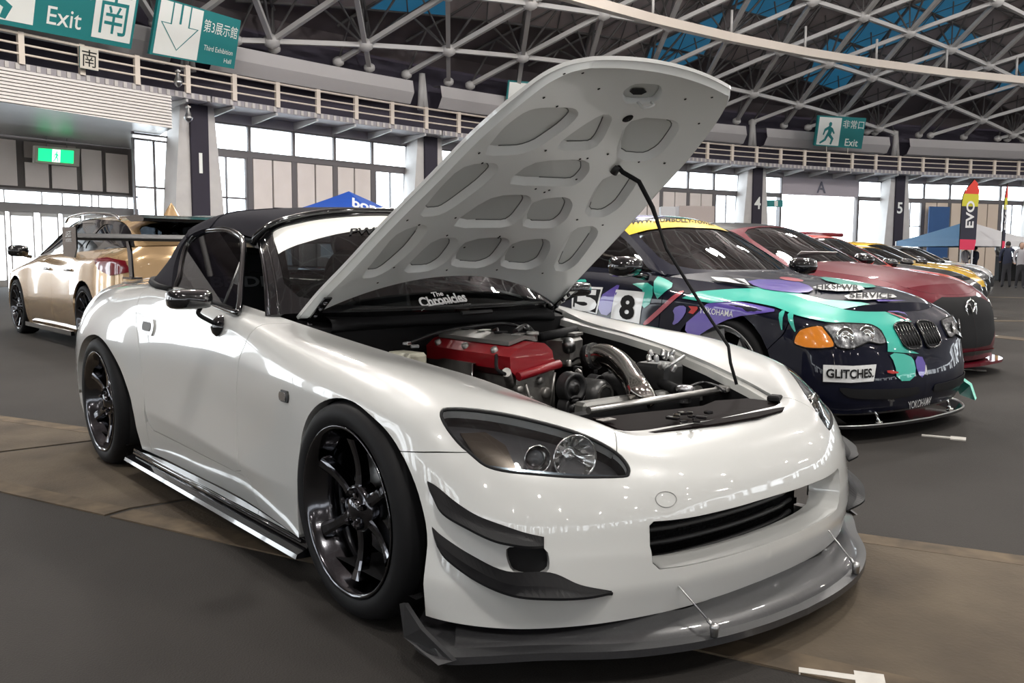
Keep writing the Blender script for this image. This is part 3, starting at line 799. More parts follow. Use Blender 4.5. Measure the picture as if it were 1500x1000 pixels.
# ---- hanging signs
def signboard(name, label, px, r_bot, r_top, th=.12, cat='sign'):
    (tl, tr, br, bl) = px; c = [oncyl(*tl, r_top), oncyl(*tr, r_top), oncyl(*br, r_bot), oncyl(*bl, r_bot)]; m_ = sum(c)/4; nn = np.cross(c[0]-c[2], c[1]-c[3]); c = [CAM+ray(*q)*((m_-CAM)@nn/(ray(*q)@nn)) for q in px]
    t = thing(name, label, cat, tuple((c[2]+c[3])/2)); inv = np.array(t.location)
    o, n = panel3('board', [p-inv for p in c], th, TEAL, t); c = [p-inv for p in c]
    return t, c, n
def sl(t, c, n, s, x, y, w, h, m, **k):
    f = bil(c, .012, n); return lettering('sign_lettering', s, (x, y, 0), (1, 0, 0), (0, 1, 0), h, m, t, fx=f, wid=w, **k)
t, c, n = signboard('exit_sign', 'big teal south exit sign with a running figure, at the upper left corner', ((-115,-95),(208,-30),(192,72),(-120,12)), 64.7, 64.2)
f = bil(c, .01, n)
flatpoly('sign_field', [(.03, .07), (.485, .07), (.485, .93), (.03, .93)], f, SIGNW, t)
flatpoly('sign_field', [(.775, .07), (.985, .07), (.985, .93), (.775, .93)], f, SIGNW, t)
flatpoly('running_figure', [(.12+.34*x, .07+.80*y) for x, y in MAN], bil(c, .016, n), TEAL, t)
sl(t, c, n, 'Exit', .632, .26, .17, .26, SIGNW, bold=.005); sl(t, c, n, '非常口', .632, .70, .24, .26, SIGNW)
f2 = None
lettering('sign_lettering', '南', (.88, .48, 0), (1, 0, 0), (0, 1, 0), .66, TEAL, t, fx=bil(c, .018, n), wid=.165)
t, c, n = signboard('hall_sign', 'teal hanging sign with a white down arrow and 第3展示館 Third Exhibition Hall', ((233,-6),(353,30),(343,101),(219,79)), 64.7, 64.3)
f = bil(c, .01, n)
flatpoly('sign_field', [(.03, .03), (.53, .03), (.53, .97), (.03, .97)], f, SIGNW, t)
AR = [(.17,.99),(.17,.60),(.06,.60),(.28,.14),(.50,.60),(.39,.60),(.39,.99)]
def ringstroke(pts, w):
    P = inset(np.array(pts), w); n_ = len(pts); return list(pts), [tuple(p) for p in P], [(i, (i+1) % n_, n_+(i+1) % n_, n_+i) for i in range(n_)]
a_, b_, Fc = ringstroke(AR, .022); V = bil(c, .016, n)(np.array([[x, y, 0] for x, y in a_+b_])); mesh('arrow', V, Fc, TEAL, t, smooth=False)
g = [(.28-.012, .62), (.28+.012, .62), (.28+.012, .99), (.28-.012, .99)]; flatpoly('arrow_shaft_line', g, bil(c, .016, n), TEAL, t)
sl(t, c, n, '第3展示館', .765, .72, .42, .24, SIGNW); sl(t, c, n, 'Third Exhibition', .77, .31, .36, .10, SIGNW); sl(t, c, n, 'Hall', .90, .13, .09, .09, SIGNW)
t, c, n = signboard('exit_sign', 'small teal 非常口 Exit sign on the walkway above shutter A', ((1199,169),(1269,173),(1262,218),(1193,213)), 64.7, 64.3)
f = bil(c, .012, n); flatpoly('sign_field', [(.03, .04), (.49, .04), (.49, .96), (.03, .96)], f, SIGNW, t)
flatpoly('running_figure', [(.04+.42*x, .05+.88*y) for x, y in MAN], bil(c, .02, n), TEAL, t)
sl(t, c, n, '非常口', .75, .77, .44, .27, SIGNW); sl(t, c, n, 'Exit', .76, .18, .28, .24, SIGNW, bold=.01)
for x in (.25, .7): g = MB(); P = f(np.array([[x, 0, 0]]))[0]; g.tube([P, P-[0, 0, .35]], .02, 5); g.build('sign_leg', RAILM, t)
t, c, n = signboard('south_plate', 'small white plate with black 南 on the walkway railing', ((117,67),(144,73),(144,104),(117,99)), 64.7, 64.7, .03)
f = bil(c, .008, n); flatpoly('sign_field', [(0, 0), (1, 0), (1, 1), (0, 1)], f, mat('plate_cream', (.62, .58, .50), .5), t)
sl(t, c, n, '南', .5, .5, .8, .8, BLACKM)
t, c, n = signboard('door_sign', 'tiny teal direction sign in the window beside column 4', ((1121,293),(1147,293),(1147,303),(1121,303)), 66.0, 66.0, .03)
flatpoly('sign_field', [(.5, .1), (.7, .1), (.7, .9), (.5, .9)], bil(c, .01, n), SIGNW, t)
t, c, n = signboard('white_board', 'blank white board with teal rim peeping over the bonnet', ((745,117),(800,122),(800,150),(742,145)), 65.6, 65.6, .05)
flatpoly('sign_field', [(.03, .04), (.97, .04), (.97, .9), (.03, .9)], bil(c, .01, n), SIGNW, t)
# dome cameras on the walkway
for px, lb in (((261,120), 'silver dome camera hanging below the walkway corner by the hall sign'), ((276,172), 'small white camera on the side of column 1')):
    P = oncyl(*px, 64.6 if px[1] < 150 else 65.1); t = thing('security_camera', lb, 'camera', tuple(P))
    g = MB(); g.lathe([(.03, .35), (.05, .20), (.12, .02), (.13, 0), (.10, -.08), (.04, -.14), (.0005, -.15)], (0, 0, 0), (0, 0, 1), 16); g.build('camera_dome', STEEL, t)
    g = MB(); g.box((0, 0, .30), (.16, .10, .05)); g.build('camera_mount', STW, t)
# ================================================================ the white roadster
WC = thing('sports_car', 'white open-bonnet roadster with black soft top and dark wheels, nearest the camera', 'car')
_S = [  # one row per station, rear middle to nose middle; (x,y,z) from the bottom edge up to the bonnet or belt line
 [(-3.24,0,.16),(-3.27,0,.26),(-3.29,0,.36),(-3.30,0,.50),(-3.28,0,.64),(-3.24,0,.76),(-3.19,0,.86),(-3.12,0,.905)],
 [(-3.20,-.45,.16),(-3.24,-.46,.26),(-3.26,-.46,.36),(-3.27,-.46,.50),(-3.25,-.45,.64),(-3.21,-.43,.76),(-3.16,-.41,.86),(-3.09,-.38,.90)],
 [(-3.04,-.74,.16),(-3.08,-.76,.26),(-3.10,-.77,.36),(-3.11,-.77,.50),(-3.09,-.76,.63),(-3.05,-.72,.75),(-3.01,-.66,.845),(-2.96,-.56,.885)],
 [(-2.80,-.84,.16),(-2.82,-.855,.26),(-2.83,-.86,.36),(-2.83,-.862,.50),(-2.82,-.855,.62),(-2.80,-.82,.74),(-2.78,-.75,.835),(-2.75,-.62,.885)],
 [(-2.58,-.86,.16),(-2.59,-.872,.26),(-2.60,-.875,.36),(-2.60,-.878,.50),(-2.60,-.877,.62),(-2.58,-.85,.745),(-2.57,-.775,.85),(-2.56,-.63,.895)],
 [(-2.38,-.865,.16),(-2.38,-.875,.26),(-2.38,-.877,.36),(-2.38,-.880,.50),(-2.38,-.880,.63),(-2.37,-.855,.755),(-2.36,-.79,.862),(-2.34,-.64,.905)],
 [(-2.10,-.850,.16),(-2.10,-.868,.26),(-2.10,-.872,.355),(-2.10,-.872,.50),(-2.10,-.868,.64),(-2.10,-.845,.765),(-2.08,-.795,.872),(-2.05,-.65,.918)],
 [(-1.80,-.820,.155),(-1.80,-.840,.25),(-1.80,-.852,.350),(-1.80,-.850,.49),(-1.80,-.845,.64),(-1.80,-.828,.765),(-1.78,-.800,.875),(-1.75,-.70,.912)],
 [(-1.30,-.808,.152),(-1.30,-.828,.24),(-1.30,-.843,.328),(-1.30,-.838,.47),(-1.30,-.836,.62),(-1.30,-.822,.745),(-1.30,-.795,.845),(-1.30,-.73,.882)],
 [(-.80,-.810,.152),(-.80,-.830,.235),(-.80,-.846,.300),(-.80,-.842,.45),(-.80,-.842,.59),(-.80,-.830,.71),(-.79,-.790,.795),(-.76,-.665,.812)],
 [(-.48,-.835,.15),(-.48,-.846,.235),(-.48,-.856,.300),(-.48,-.858,.44),(-.48,-.862,.58),(-.48,-.848,.69),(-.48,-.785,.762),(-.49,-.600,.764)],
 [(-.20,-.865,.15),(-.20,-.868,.235),(-.20,-.870,.320),(-.20,-.873,.44),(-.20,-.876,.58),(-.20,-.862,.675),(-.20,-.778,.742),(-.22,-.574,.733)],
 [(0,-.872,.15),(0,-.876,.235),(0,-.878,.330),(0,-.880,.44),(0,-.879,.57),(0,-.862,.665),(0,-.768,.729),(-.01,-.538,.707)],
 [(.20,-.876,.15),(.20,-.880,.235),(.20,-.880,.330),(.20,-.880,.44),(.20,-.873,.56),(.19,-.850,.645),(.17,-.745,.708),(.13,-.504,.687)],
 [(.43,-.880,.15),(.43,-.884,.235),(.43,-.880,.330),(.42,-.868,.44),(.405,-.848,.545),(.375,-.802,.632),(.32,-.690,.682),(.26,-.478,.663)],
 [(.600,-.775,.145),(.615,-.772,.23),(.620,-.766,.325),(.605,-.755,.43),(.575,-.728,.525),(.53,-.672,.602),(.46,-.580,.652),(.39,-.453,.634)],
 [(.700,-.610,.140),(.718,-.605,.22),(.728,-.600,.32),(.715,-.588,.42),(.685,-.563,.505),(.635,-.523,.575),(.57,-.472,.616),(.505,-.426,.607)],
 [(.765,-.400,.137),(.785,-.400,.212),(.800,-.398,.31),(.792,-.392,.40),(.768,-.382,.475),(.725,-.373,.532),(.665,-.366,.570),(.612,-.372,.582)],
 [(.792,-.180,.135),(.812,-.180,.208),(.826,-.180,.30),(.818,-.180,.392),(.794,-.180,.468),(.750,-.180,.524),(.692,-.180,.560),(.634,-.180,.577)],
 [(.797,0,.135),(.817,0,.207),(.832,0,.298),(.824,0,.390),(.800,0,.466),(.756,0,.522),(.698,0,.558),(.640,0,.575)],
]
for _k, _st_ in enumerate(_S):      # the lower lip of the front bumper stands a little proud
    if _k >= 14:
        _q = np.array([1., -1.]) if False else None
        _p = _st_[1]; _n = np.array([_p[0]-.1, _p[1]*1.0]); _n = _n/np.linalg.norm(_n)
        _st_[1] = (_p[0]+_n[0]*.013, _p[1]+_n[1]*.013, _p[2]+.004); _b = _st_[0]; _st_[0] = (_b[0]+_n[0]*.010, _b[1]+_n[1]*.010, _b[2])
SB = Surf(_S, cv=(1, 2))
_cr = _S
def ux(x, z=.5, ymax=-.3):   # uv of the side point at (x, z)
    return SB.inv([(x, z)], (0, 2), lambda P: (P[:, 1] < ymax))[0]
def upix(pts, cond=None): return SB.invpix(pts, cond)
TOPV = SB.Vv
# wheel arches, seen from the side: outline points (x, z)
_fa = [(-.318,.15),(-.300,.30),(-.265,.45),(-.215,.54),(-.150,.595),(-.070,.628),(.0,.640),(.070,.636),(.145,.615),(.220,.585),(.296,.540),(.352,.490),(.397,.425),(.424,.357),(.432,.273),(.434,.145)]
_ra = [(-2.86,.15),(-2.86,.30),(-2.80,.45),(-2.70,.555),(-2.58,.618),(-2.42,.645),(-2.28,.628),(-2.165,.581),(-2.06,.514),(-1.98,.431),(-1.935,.361),(-1.918,.266),(-1.908,.15)]
FA = np.array([ux(*p) for p in spline(_fa, 3)]); RA = np.array([ux(*p) for p in spline(_ra, 3)])
FA[0, 1] = FA[-1, 1] = 0; RA[0, 1] = RA[-1, 1] = 0
def ustation(x, v):  # u whose side point has this x at given v
    us = np.linspace(0, SB.U, 600); P = SB.P(np.stack([us, np.full(600, v)], 1)); k = (P[:, 1] < -.3); xs = np.where(k, P[:, 0], -9)
    return us[np.abs(xs-x).argmin()]
def edge(v, xa, xb):  # straight run along the net at height parameter v
    return [(ustation(xa, v), v), (ustation(xb, v), v)]
SEAMF = np.array([ux(*p) for p in [(-.745,.80),(-.763,.721),(-.789,.673),(-.806,.560),(-.808,.45),(-.802,.340),(-.790,.275)]])
SEAMF[0, 1] = TOPV; SEAMF[0, 0] = ustation(-.70, TOPV)
SEAMR = np.array([ux(*p) for p in [(-1.95,.90),(-1.93,.80),(-1.88,.70),(-1.83,.60),(-1.80,.45),(-1.78,.34),(-1.72,.285)]]); SEAMR[0, 1] = TOPV
SEAMR[0, 0] = ustation(-1.90, TOPV)
DB = np.array([ux(*p) for p in [(-1.60,.272),(-1.2,.262),(-.86,.258)]])
# headlight outline and the bumper seam from the photograph's right headlight
HL = upix([(645,604),(655,597),(700,599),(760,609),(820,624),(868,641),(903,661),(920,680),(922,693),(912,699),(850,700),(780,695),(735,690),(710,682),(692,668),(670,648),(650,621)])
HLs = spline(HL, 3, True)
# bumper seam: arch -> headlight rear lower edge
_sa = upix([(590,660),(640,662),(688,665)])
ia = int(np.argmin(np.hypot(*(FA-_sa[0]).T))); _sa[0] = FA[ia]
ih = int(np.argmin(np.hypot(*(HLs-_sa[2]).T))); _sa[2] = HLs[ih]
_tip = upix([(905,655)])[0]; it = int(np.argmin(np.hypot(*(HLs-_tip).T)))
hcorner = np.array([ustation(.585, TOPV), TOPV])
# headlight runs rear -> top -> tip in increasing index (ih is on the lower side, near the end of the list)
n_ = len(HLs)
def arc(a, b):
    return [HLs[k % n_] for k in (range(a, b+1) if b >= a else range(a, b+n_+1))]
upper = arc(ih, it); lower = arc(it, ih)
quarter = [(0+ustation(-2.74, 0), 0)]+list(RA)+[(ustation(-1.79, 0), 0)] 
u_rb = ustation(-2.78, 0); u_rbt = ustation(-2.86, TOPV)
quarter = list(RA[2:])+[np.array([ustation(-1.80, .0), 0])]+[ux(-1.78,.27)]+[SEAMR[-2]]+list(SEAMR[-2::-1])+[np.array([u_rbt, TOPV])]+[ux(-2.95,.70),ux(-2.97,.42)]
def dedupe(p, e=1e-4):
    o = [np.array(p[0])]
    for q in p[1:]:
        if np.hypot(*(np.array(q)-o[-1])) > e: o.append(np.array(q))
    if np.hypot(*(o[0]-o[-1])) < e: o.pop()
    return np.array(o)
quarter = dedupe(list(RA[3:])+[np.array([ustation(-1.80, 0.), 0]), ux(-1.80,.24), ux(-1.79,.40), ux(-1.81,.50), *SEAMR[3::-1], np.array([u_rbt, TOPV]), ux(-2.92,.70), ux(-2.93,.47)])
rearb = dedupe([np.array([0, 0])]+[np.array([RA[0, 0], 0])]+list(RA[:4])+[ux(-2.93,.47), ux(-2.92,.70), np.array([u_rbt, TOPV]), np.array([0, TOPV])])
SEAMR2 = [*SEAMR[:4], ux(-1.81,.50), ux(-1.79,.40), ux(-1.77,.31), ux(-1.72,.275)]
door = dedupe(SEAMR2+list(DB)+list(SEAMF[::-1]))
sill = dedupe([np.array([ustation(-1.80, 0), 0]), np.array([ustation(-.70, 0), 0]), ux(-.72,.245), ux(-.76,.26), DB[2], DB[1], DB[0], ux(-1.72,.275), ux(-1.77,.31), ux(-1.79,.30), ux(-1.80,.24)])
fender = dedupe([np.array([ustation(-.70, 0), 0])]+list(FA[:ia+1])+[_sa[1]]+upper+[hcorner]+[SEAMF[0]]+list(SEAMF[1:])+[DB[2], ux(-.76,.26), ux(-.72,.245)])
bumper = dedupe(list(FA[:ia-1:-1])[:0]+[np.array([SB.U, 0]), np.array([SB.U, TOPV]), hcorner]+lower+[_sa[1]]+list(FA[ia:]))
# grille opening (photograph's right half, mirrored) and the small duct beside it
_gl = SB.invpix([(952,770),(953,800),(957,824),(967,833),(1000,829)], lambda P: P[:, 1] > -.6)
gv0 = _gl[-1, 1]
gl = [np.array([SB.U, gv0+.004]), _gl[4], _gl[3], _gl[2], _gl[1], _gl[0], SB.invpix([(958,764)])[0]]
gtop = gl[-1][1]
GP = SB.P(np.array(gl))
grille_hole = dedupe([np.array([SB.U+.0, gl[1][1]+.0]), *gl[1:6], gl[6], np.array([SB.U, gl[6][1]+.012])])
duct_hole = rnd(SB.invpix([(742,800),(800,800),(806,835),(786,845),(750,838),(741,816)]), 3)
b_hole_g = np.array([q if q[0] < SB.U-.001 else [SB.U+.02, q[1]] for q in grille_hole])
# the bumper outline runs round the opening at the middle line
bump_out = dedupe([np.array([SB.U, gl[6][1]+.012]), np.array([SB.U, TOPV]), hcorner]+lower+[_sa[1]]+list(FA[ia:])+[np.array([SB.U, 0]), np.array([SB.U, gl[1][1]])]+[g for g in gl[1:6]]+[gl[6]])
atmid = lambda q: q[0] > SB.U-.006
def setp(name, d, m, par, **k): 
    return mesh(name, d[0], d[1], m, par, N=d[2], **k)
def gapmid(P, g=.002):   # inset except along the middle line
    Q = inset(P, g); Q = np.where((np.asarray(P)[:, :1] > SB.U-1e-6) | (np.asarray(P)[:, :1] < 1e-6), np.stack([np.asarray(P)[:, 0], Q[:, 1]], 1), Q); return Q
d = patch(SB, gapmid(bump_out), [duct_hole], h=.022, gap=0, flange=.030, nofl=atmid)
bumper_o = setp('front_bumper', both(d), WHITE, WC)
d = patch(SB, gapmid(rearb), h=.05, gap=0, flange=.02, nofl=lambda q: q[0] < .006)
setp('rear_bumper', both(d), WHITE, WC)
for nm, pl, fl in (('rear_quarter_panel', quarter, .035), ('door', door, .012), ('side_sill', sill, .02), ('front_fender', fender, .035)):
    d = patch(SB, pl, h=.025, gap=.002, flange=fl)
    for q in (d, mir(d)):
        o = setp(nm, q, WHITE, WC)
        if nm == 'door': DOOR_R = o if q is d else None or DOOR_R
        if nm == 'front_fender' and q is d: FEND_R = o
# dark liner under the panels (inner structure seen through gaps and arches)
def liner(u0, u1, v0, v1, nu=40, nv=12, off=-.04): return gridsurf(SB, nu, nv, off, u0, u1, v0, v1)
lv = []
d0 = patch(SB, dedupe([np.array([ustation(-1.86, 0.), .0]), np.array([FA[0, 0]-.02, 0]), *(FA[2:ia]+[-.0, .03]), ux(.30,.60), ux(.34,.66), np.array([ustation(.22, TOPV), TOPV]), np.array([u_rbt, TOPV]), ux(-2.95,.70), *(RA[8:-1]+[.02, .03])]), h=.06, gap=.01, flange=0, off=-.035)
lin = both(d0); setp('inner_shell', lin, BLACKM, WC)
# ---- boot lid and rear deck
def strip(rows, n=10): return spline(rows, n)
dk = Surf([[(x, -w, z0), (x, -w*.5, z0+c), (x, 0, z0+c*1.3)] for x, w, z0, c in ((-3.10,.40,.902,.006),(-2.96,.575,.888,.028),(-2.75,.625,.888,.04),(-2.55,.635,.897,.045),(-2.34,.64,.907,.05),(-2.05,.65,.92,.045),(-1.86,.68,.918,.04))])
d = gridsurf(dk, 26, 10); setp('boot_lid', both((d[0], d[1], d[2])), WHITE, WC)

# ---- side markings of the bumper: tow cover, badge, door handle, side marker
c0 = SB.invpix([(976,731)])[0]
def disc_on(S, c, r, n=28, off=.0015): 
    return np.array([[c[0]+r*math.cos(t), c[1]+r*math.sin(t)] for t in np.linspace(0, 2*math.pi, n, endpoint=False)])
ring = disc_on(SB, c0, .030); P = SB.P(ring)+SB.N(ring)*.0005
mb = MB(); mb.tube(P, .0013, 6, closed=True); mb.build('tow_cover_seam', mat('seam_grey', (.28, .28, .27), .6), bumper_o)
def badge(px, w, h, m, name, par, off=.005, cond=None, rnd=.35):
    c = SB.invpix([px])[0]; q = [(c[0]+sx*w/2, c[1]+sy*h/2) for sx, sy in ((-1,-rnd),(-.8,-1),(.8,-1),(1,-rnd),(1,rnd),(.8,1),(-.8,1),(-1,rnd))]
    d = patch(SB, np.array(q), h=.02, gap=0, flange=off, off=off); return setp(name, d, m, par)
b = badge((418,580), .060, .036, PLAST, 'side_marker', FEND_R, .006)
badge((417,580), .050, .026, CHROME, 'marker_lens', b, .010)
hd = badge((217,478), .150, .062, mat('handle_white', (.55, .555, .54), .25, coat=1), 'door_handle', DOOR_R, .007)
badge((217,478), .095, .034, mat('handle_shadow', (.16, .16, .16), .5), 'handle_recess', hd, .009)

# ---- grille cavity with slats
gb = MB(); GX = .0
gx = .70
prof = [(-.40, .20), (.40, .20), (.40, .36), (-.40, .36)]
gb.box((.615, 0, .285), (.01, .92, .26)); gb.build('grille_backing', BLACKM, WC)
gm = MB()
for z in np.arange(.20, .37, .012): gm.tube([(.66-abs(y)*.12, y, z) for y in np.linspace(-.42, .42, 9)], .0014, 4, cap=False)
for y in np.arange(-.42, .43, .016): gm.tube([(.66-abs(y)*.12, y, .19), (.66-abs(y)*.12, y, .37)], .0014, 4, cap=False)
meta(gm.build('grille_mesh', BLACKM, WC), kind='stuff')
# funnel from the bumper skin back to the grille
for sg in (1, -1):
    e_ = dens(np.array([p for p in grille_hole]), .03, False); P_ = SB.P(e_)-SB.N(e_)*.002; c_ = np.array([.70, 0, .285]); Vf = []
    for t_ in (0, .35, 1.): Vf.append(np.stack([P_[:, 0]-.085*t_, P_[:, 1]*(1-.075*t_), P_[:, 2]+(.285-P_[:, 2])*.03*t_], 1))
    n_f = len(P_); Vf = np.vstack(Vf)*[1, sg, 1]; Ff = [(a_*n_f+i_, a_*n_f+i_+1, (a_+1)*n_f+i_+1, (a_+1)*n_f+i_) for a_ in range(2) for i_ in range(n_f-1)]
    mesh('grille_funnel', Vf, Ff, WHITE, WC)
for z in (.240, .280, .318):
    s = MB(); ys = np.linspace(-.355, .355, 17); A = []
    for y in ys:
        x = .712-.28*y*y*(1 if abs(y) < .3 else 1.25); A.append((x, y, z))
    s.tube(A, .0085, 8); s.build('grille_slat', PLAST, WC)
_dc = patch(SB, duct_hole, h=.03, gap=-.01, flange=0, off=-.028); setp('duct_cavity', _dc, BLACKM, WC); setp('duct_cavity', mir(_dc), BLACKM, WC)

# ---- headlights: bowl, reflectors, lens
def headlight(side):
    f = (lambda d: d) if side < 0 else mir
    hl = setp('headlight', f(patch(SB, HLs, h=.018, gap=.003, flange=.07, off=-.006)), CLEAR, WC)
    bowl = setp('headlight_housing', f(patch(SB, HLs, h=.02, gap=.004, flange=0, off=-.060)), mat('headlight_housing', (.035, .035, .038), .35, coat=.6), hl)
    rim = SB.P(inset(HLs, .003))-SB.N(inset(HLs, .003))*.004
    mb = MB(); mb.tube(rim*[1, -1 if side > 0 else 1, 1], .004, 6, closed=True); mb.build('headlight_seal', BLACKM, hl)
    mat('lamp_mirror', (.75, .75, .74), .12, metal=1.)
    for (px, r, nm) in (((843,652), .060, 'main_reflector'), ((786,655), .036, 'projector')):
        q = SB.invpix([px])[0]; c = SB.P(q)[0]-SB.N(q)[0]*.048; ax = np.array([.93, -.36, .06]); ax /= np.linalg.norm(ax)
        if side > 0: c = c*[1, -1, 1]; ax = ax*[1, -1, 1]
        mb = MB()
        mb.lathe([(r, .030), (r*.98, .034), (r*.92, .028), (r*.75, .006), (r*.45, -.012), (.012, -.020), (.011, .0), (0.0005, .004)], c, ax, 28)
        k = mb.build(nm, MT['lamp_mirror'], hl)
        if nm == 'projector':
            mb = MB(); mb.lathe([(.0005, .034), (.012, .031), (.02, .024), (.024, .012)], c, ax, 20); mb.build('projector_lens', mat('lens_glass', (.04, .045, .05), .06, coat=.6), k)
        else:
            mb = MB()
            for t in np.linspace(0, 2*math.pi, 12, endpoint=False):
                u = np.cross(ax, [0, 0, 1]); u /= np.linalg.norm(u); w = np.cross(u, ax)
                dd = math.cos(t)*u+math.sin(t)*w; mb.tube([c+dd*r*.45-ax*.008, c+dd*r*.88+ax*.02], .003, 5)
            mb.build('reflector_ribs', MT['lamp_mirror'], k)
    # amber-smoked trim and lower brow
    q = SB.invpix([(672,622),(712,618),(742,640),(760,684),(716,679),(694,662)])
    setp('indicator_bowl', f(patch(SB, q, h=.02, gap=0, flange=.012, off=-.035)), mat('smoked_bronze', (.055, .043, .032), .25, metal=.6), hl)
    q = SB.invpix([(705,676),(780,684),(850,690),(905,692),(905,696),(850,697),(780,692),(712,682)])
    setp('lower_trim', f(patch(SB, q, h=.02, gap=0, flange=.01, off=-.02)), mat('trim_chrome', (.25, .3, .34), .15, metal=1), hl)
    return hl
headlight(-1); headlight(1)

# ---- canards
def canard(inner, outer, name, thick=.006):
    qi = SB.invpix(inner); Pi = SB.P(qi)+SB.N(qi)*.001
    Ni = SB.N(qi); Po = []
    for k, p in enumerate(outer):      # the height at which the blade stands the wanted distance off the skin
        want = .052*math.sin(math.pi*min(1, .18+.82*(1-k/(len(outer)-1))*.9)) if k < len(outer)-1 else .006
        c = [on(*p, z=Pi[k][2]-dz) for dz in np.linspace(-.02, .14, 60)]
        Po.append(min(c, key=lambda X: abs(float(Ni[k]@(X-Pi[k]))-want)))
    Po = np.array(Po)
    A = spline(Pi, 6); B = spline(Po, 6); n = min(len(A), len(B)); A, B = A[:n], B[:n]; M_ = (A+B)/2-[0, 0, .004]
    for sg in (1, -1):
        m = np.array([1, sg, 1]); V = []; 
        for k in range(n):
            for q in (A[k], M_[k], B[k]): V.append(q*m)
        for k in range(n):
            for q in (A[k], M_[k], B[k]): V.append((q-[0, 0, thick])*m)
        Fc = []
        for k in range(n-1):
            for j in range(2): a = k*3+j; Fc.append((a, a+1, a+4, a+3)); b = a+n*3; Fc.append((b+3, b+4, b+1, b))
            a = k*3+2; Fc.append((a, a+n*3, a+3+n*3, a+3))
        for a in (0, 1): Fc.append((a, a+n*3, a+1+n*3, a+1)); c = (n-1)*3+a; Fc.append((c, c+1, c+1+n*3, c+n*3))
        o = mesh(name, V, Fc, mat('canard_black', (.005, .005, .006), .5, spec=.18), WC, smooth=False)
        bm = bmesh.new(); bm.from_mesh(o.data); bmesh.ops.recalc_face_normals(bm, faces=bm.faces[:]); bm.to_mesh(o.data); bm.free()
canard([(626,704),(640,712),(668,735),(700,755),(740,770),(770,780),(797,786)], [(632,722),(648,750),(686,773),(722,790),(752,797),(776,800),(797,799)], 'upper_canard')
canard([(633,771),(650,786),(690,812),(742,836),(806,838),(850,856),(896,865)], [(640,797),(655,818),(700,850),(752,871),(810,876),(860,874),(898,867)], 'lower_canard')

# ---- front splitter
_sp = [(.40,-.90),(.46,-.935),(.56,-.93),(.62,-.86),(.70,-.735),(.80,-.60),(.865,-.48),(.915,-.34),(.945,-.17),(.955,0)]
so = spline(_sp, 6); full = np.vstack([so, (so*[1, -1])[::-1][1:]])
back = [(.30,.78),(.30,-.78)]
mb = MB(); poly = [tuple(p) for p in full]+back
P2, T, E = tri(np.array(poly), [], .06)
def zt(p): 
    e = segdist(full, p.reshape(1, 2))[0] if False else 0
    return .108
dd = segdist(np.vstack([full, full[::-1]]), P2)
ztop = .104+.020*np.exp(-(dd/.035)**2)*0+.014*np.clip(dd/.08, 0, 1)
V = np.vstack([np.c_[P2, ztop], np.c_[P2, np.full(len(P2), .085)]]); n = len(P2)
Fc = [tuple(t) for t in T.tolist()]+[tuple((t[::-1]+n)) for t in T.tolist() for t in [np.array(t)]]+[(a, a+n, b+n, b) for a, b in E]
SPL = mesh('front_splitter', V, Fc, CARBON, WC, smooth=False)
# raised lip that curls up to the bumper
lipc = Surf([[(p[0]-.018, p[1]*.985, .100), (p[0]-.035, p[1]*.965, .118), (p[0]-.075, p[1]*.93, .130), (min(p[0]-.11, .80), p[1]*.90, .138)] for p in so[14:]])
d = gridsurf(lipc, 50, 8); d = (d[0], d[1], d[2]); lo = both(d)
o = mesh('splitter_ramp', lo[0], lo[1], CARBON, SPL)
mb = MB(); 
for sg in (1, -1):
    f = MB(); f.add([(.41,sg*.925,.10),(.57,sg*.935,.09),(.60,sg*.915,.105),(.49,sg*.93,.150),(.42,sg*.93,.190),(.39,sg*.925,.18)], [(0,1,2,3,4,5)])
    f.add([(.41,sg*.937,.10),(.57,sg*.947,.09),(.60,sg*.927,.105),(.49,sg*.942,.150),(.42,sg*.942,.190),(.39,sg*.937,.18)], [(5,4,3,2,1,0)])
    for i in range(6): f.F.append((i, i+6, (i+1) % 6+6, (i+1) % 6)); f.S.append(False); f.M.append(0)
    f.build('end_fence', CARBON, SPL)
    r = MB(); a = np.array([.735, sg*.372, .262]); e = np.array([.905, sg*.345, .128])
    r.tube([a, e], .0022, 6); r.tube([e-(e-a)*.12, e], .005, 8); r.lathe([(.0005,.012),(.010,.010),(.012,0),(.010,-.022),(.0005,-.024)], e, (0, 0, 1), 12)
    r.build('support_rod', STEEL, SPL)
# ---- side skirts
for sg in (-1, 1):
    s = MB(); s.prism([(sg*.80,.150),(sg*.845,.150),(sg*.850,.128),(sg*.885,.116),(sg*.890,.102),(sg*.80,.098)], -1.98, -.27, ax=0)
    s.tube([(-1.95, sg*.852, .143), (-.30, sg*.852, .143)], .006, 6)
    s.build('side_skirt', BLACKG, WC)
# under-tray so that no daylight shows beneath
mb = MB(); mb.box((-1.3, 0, .16), (3.8, 1.3, .02)); mb.build('underbody', BLACKM, WC)

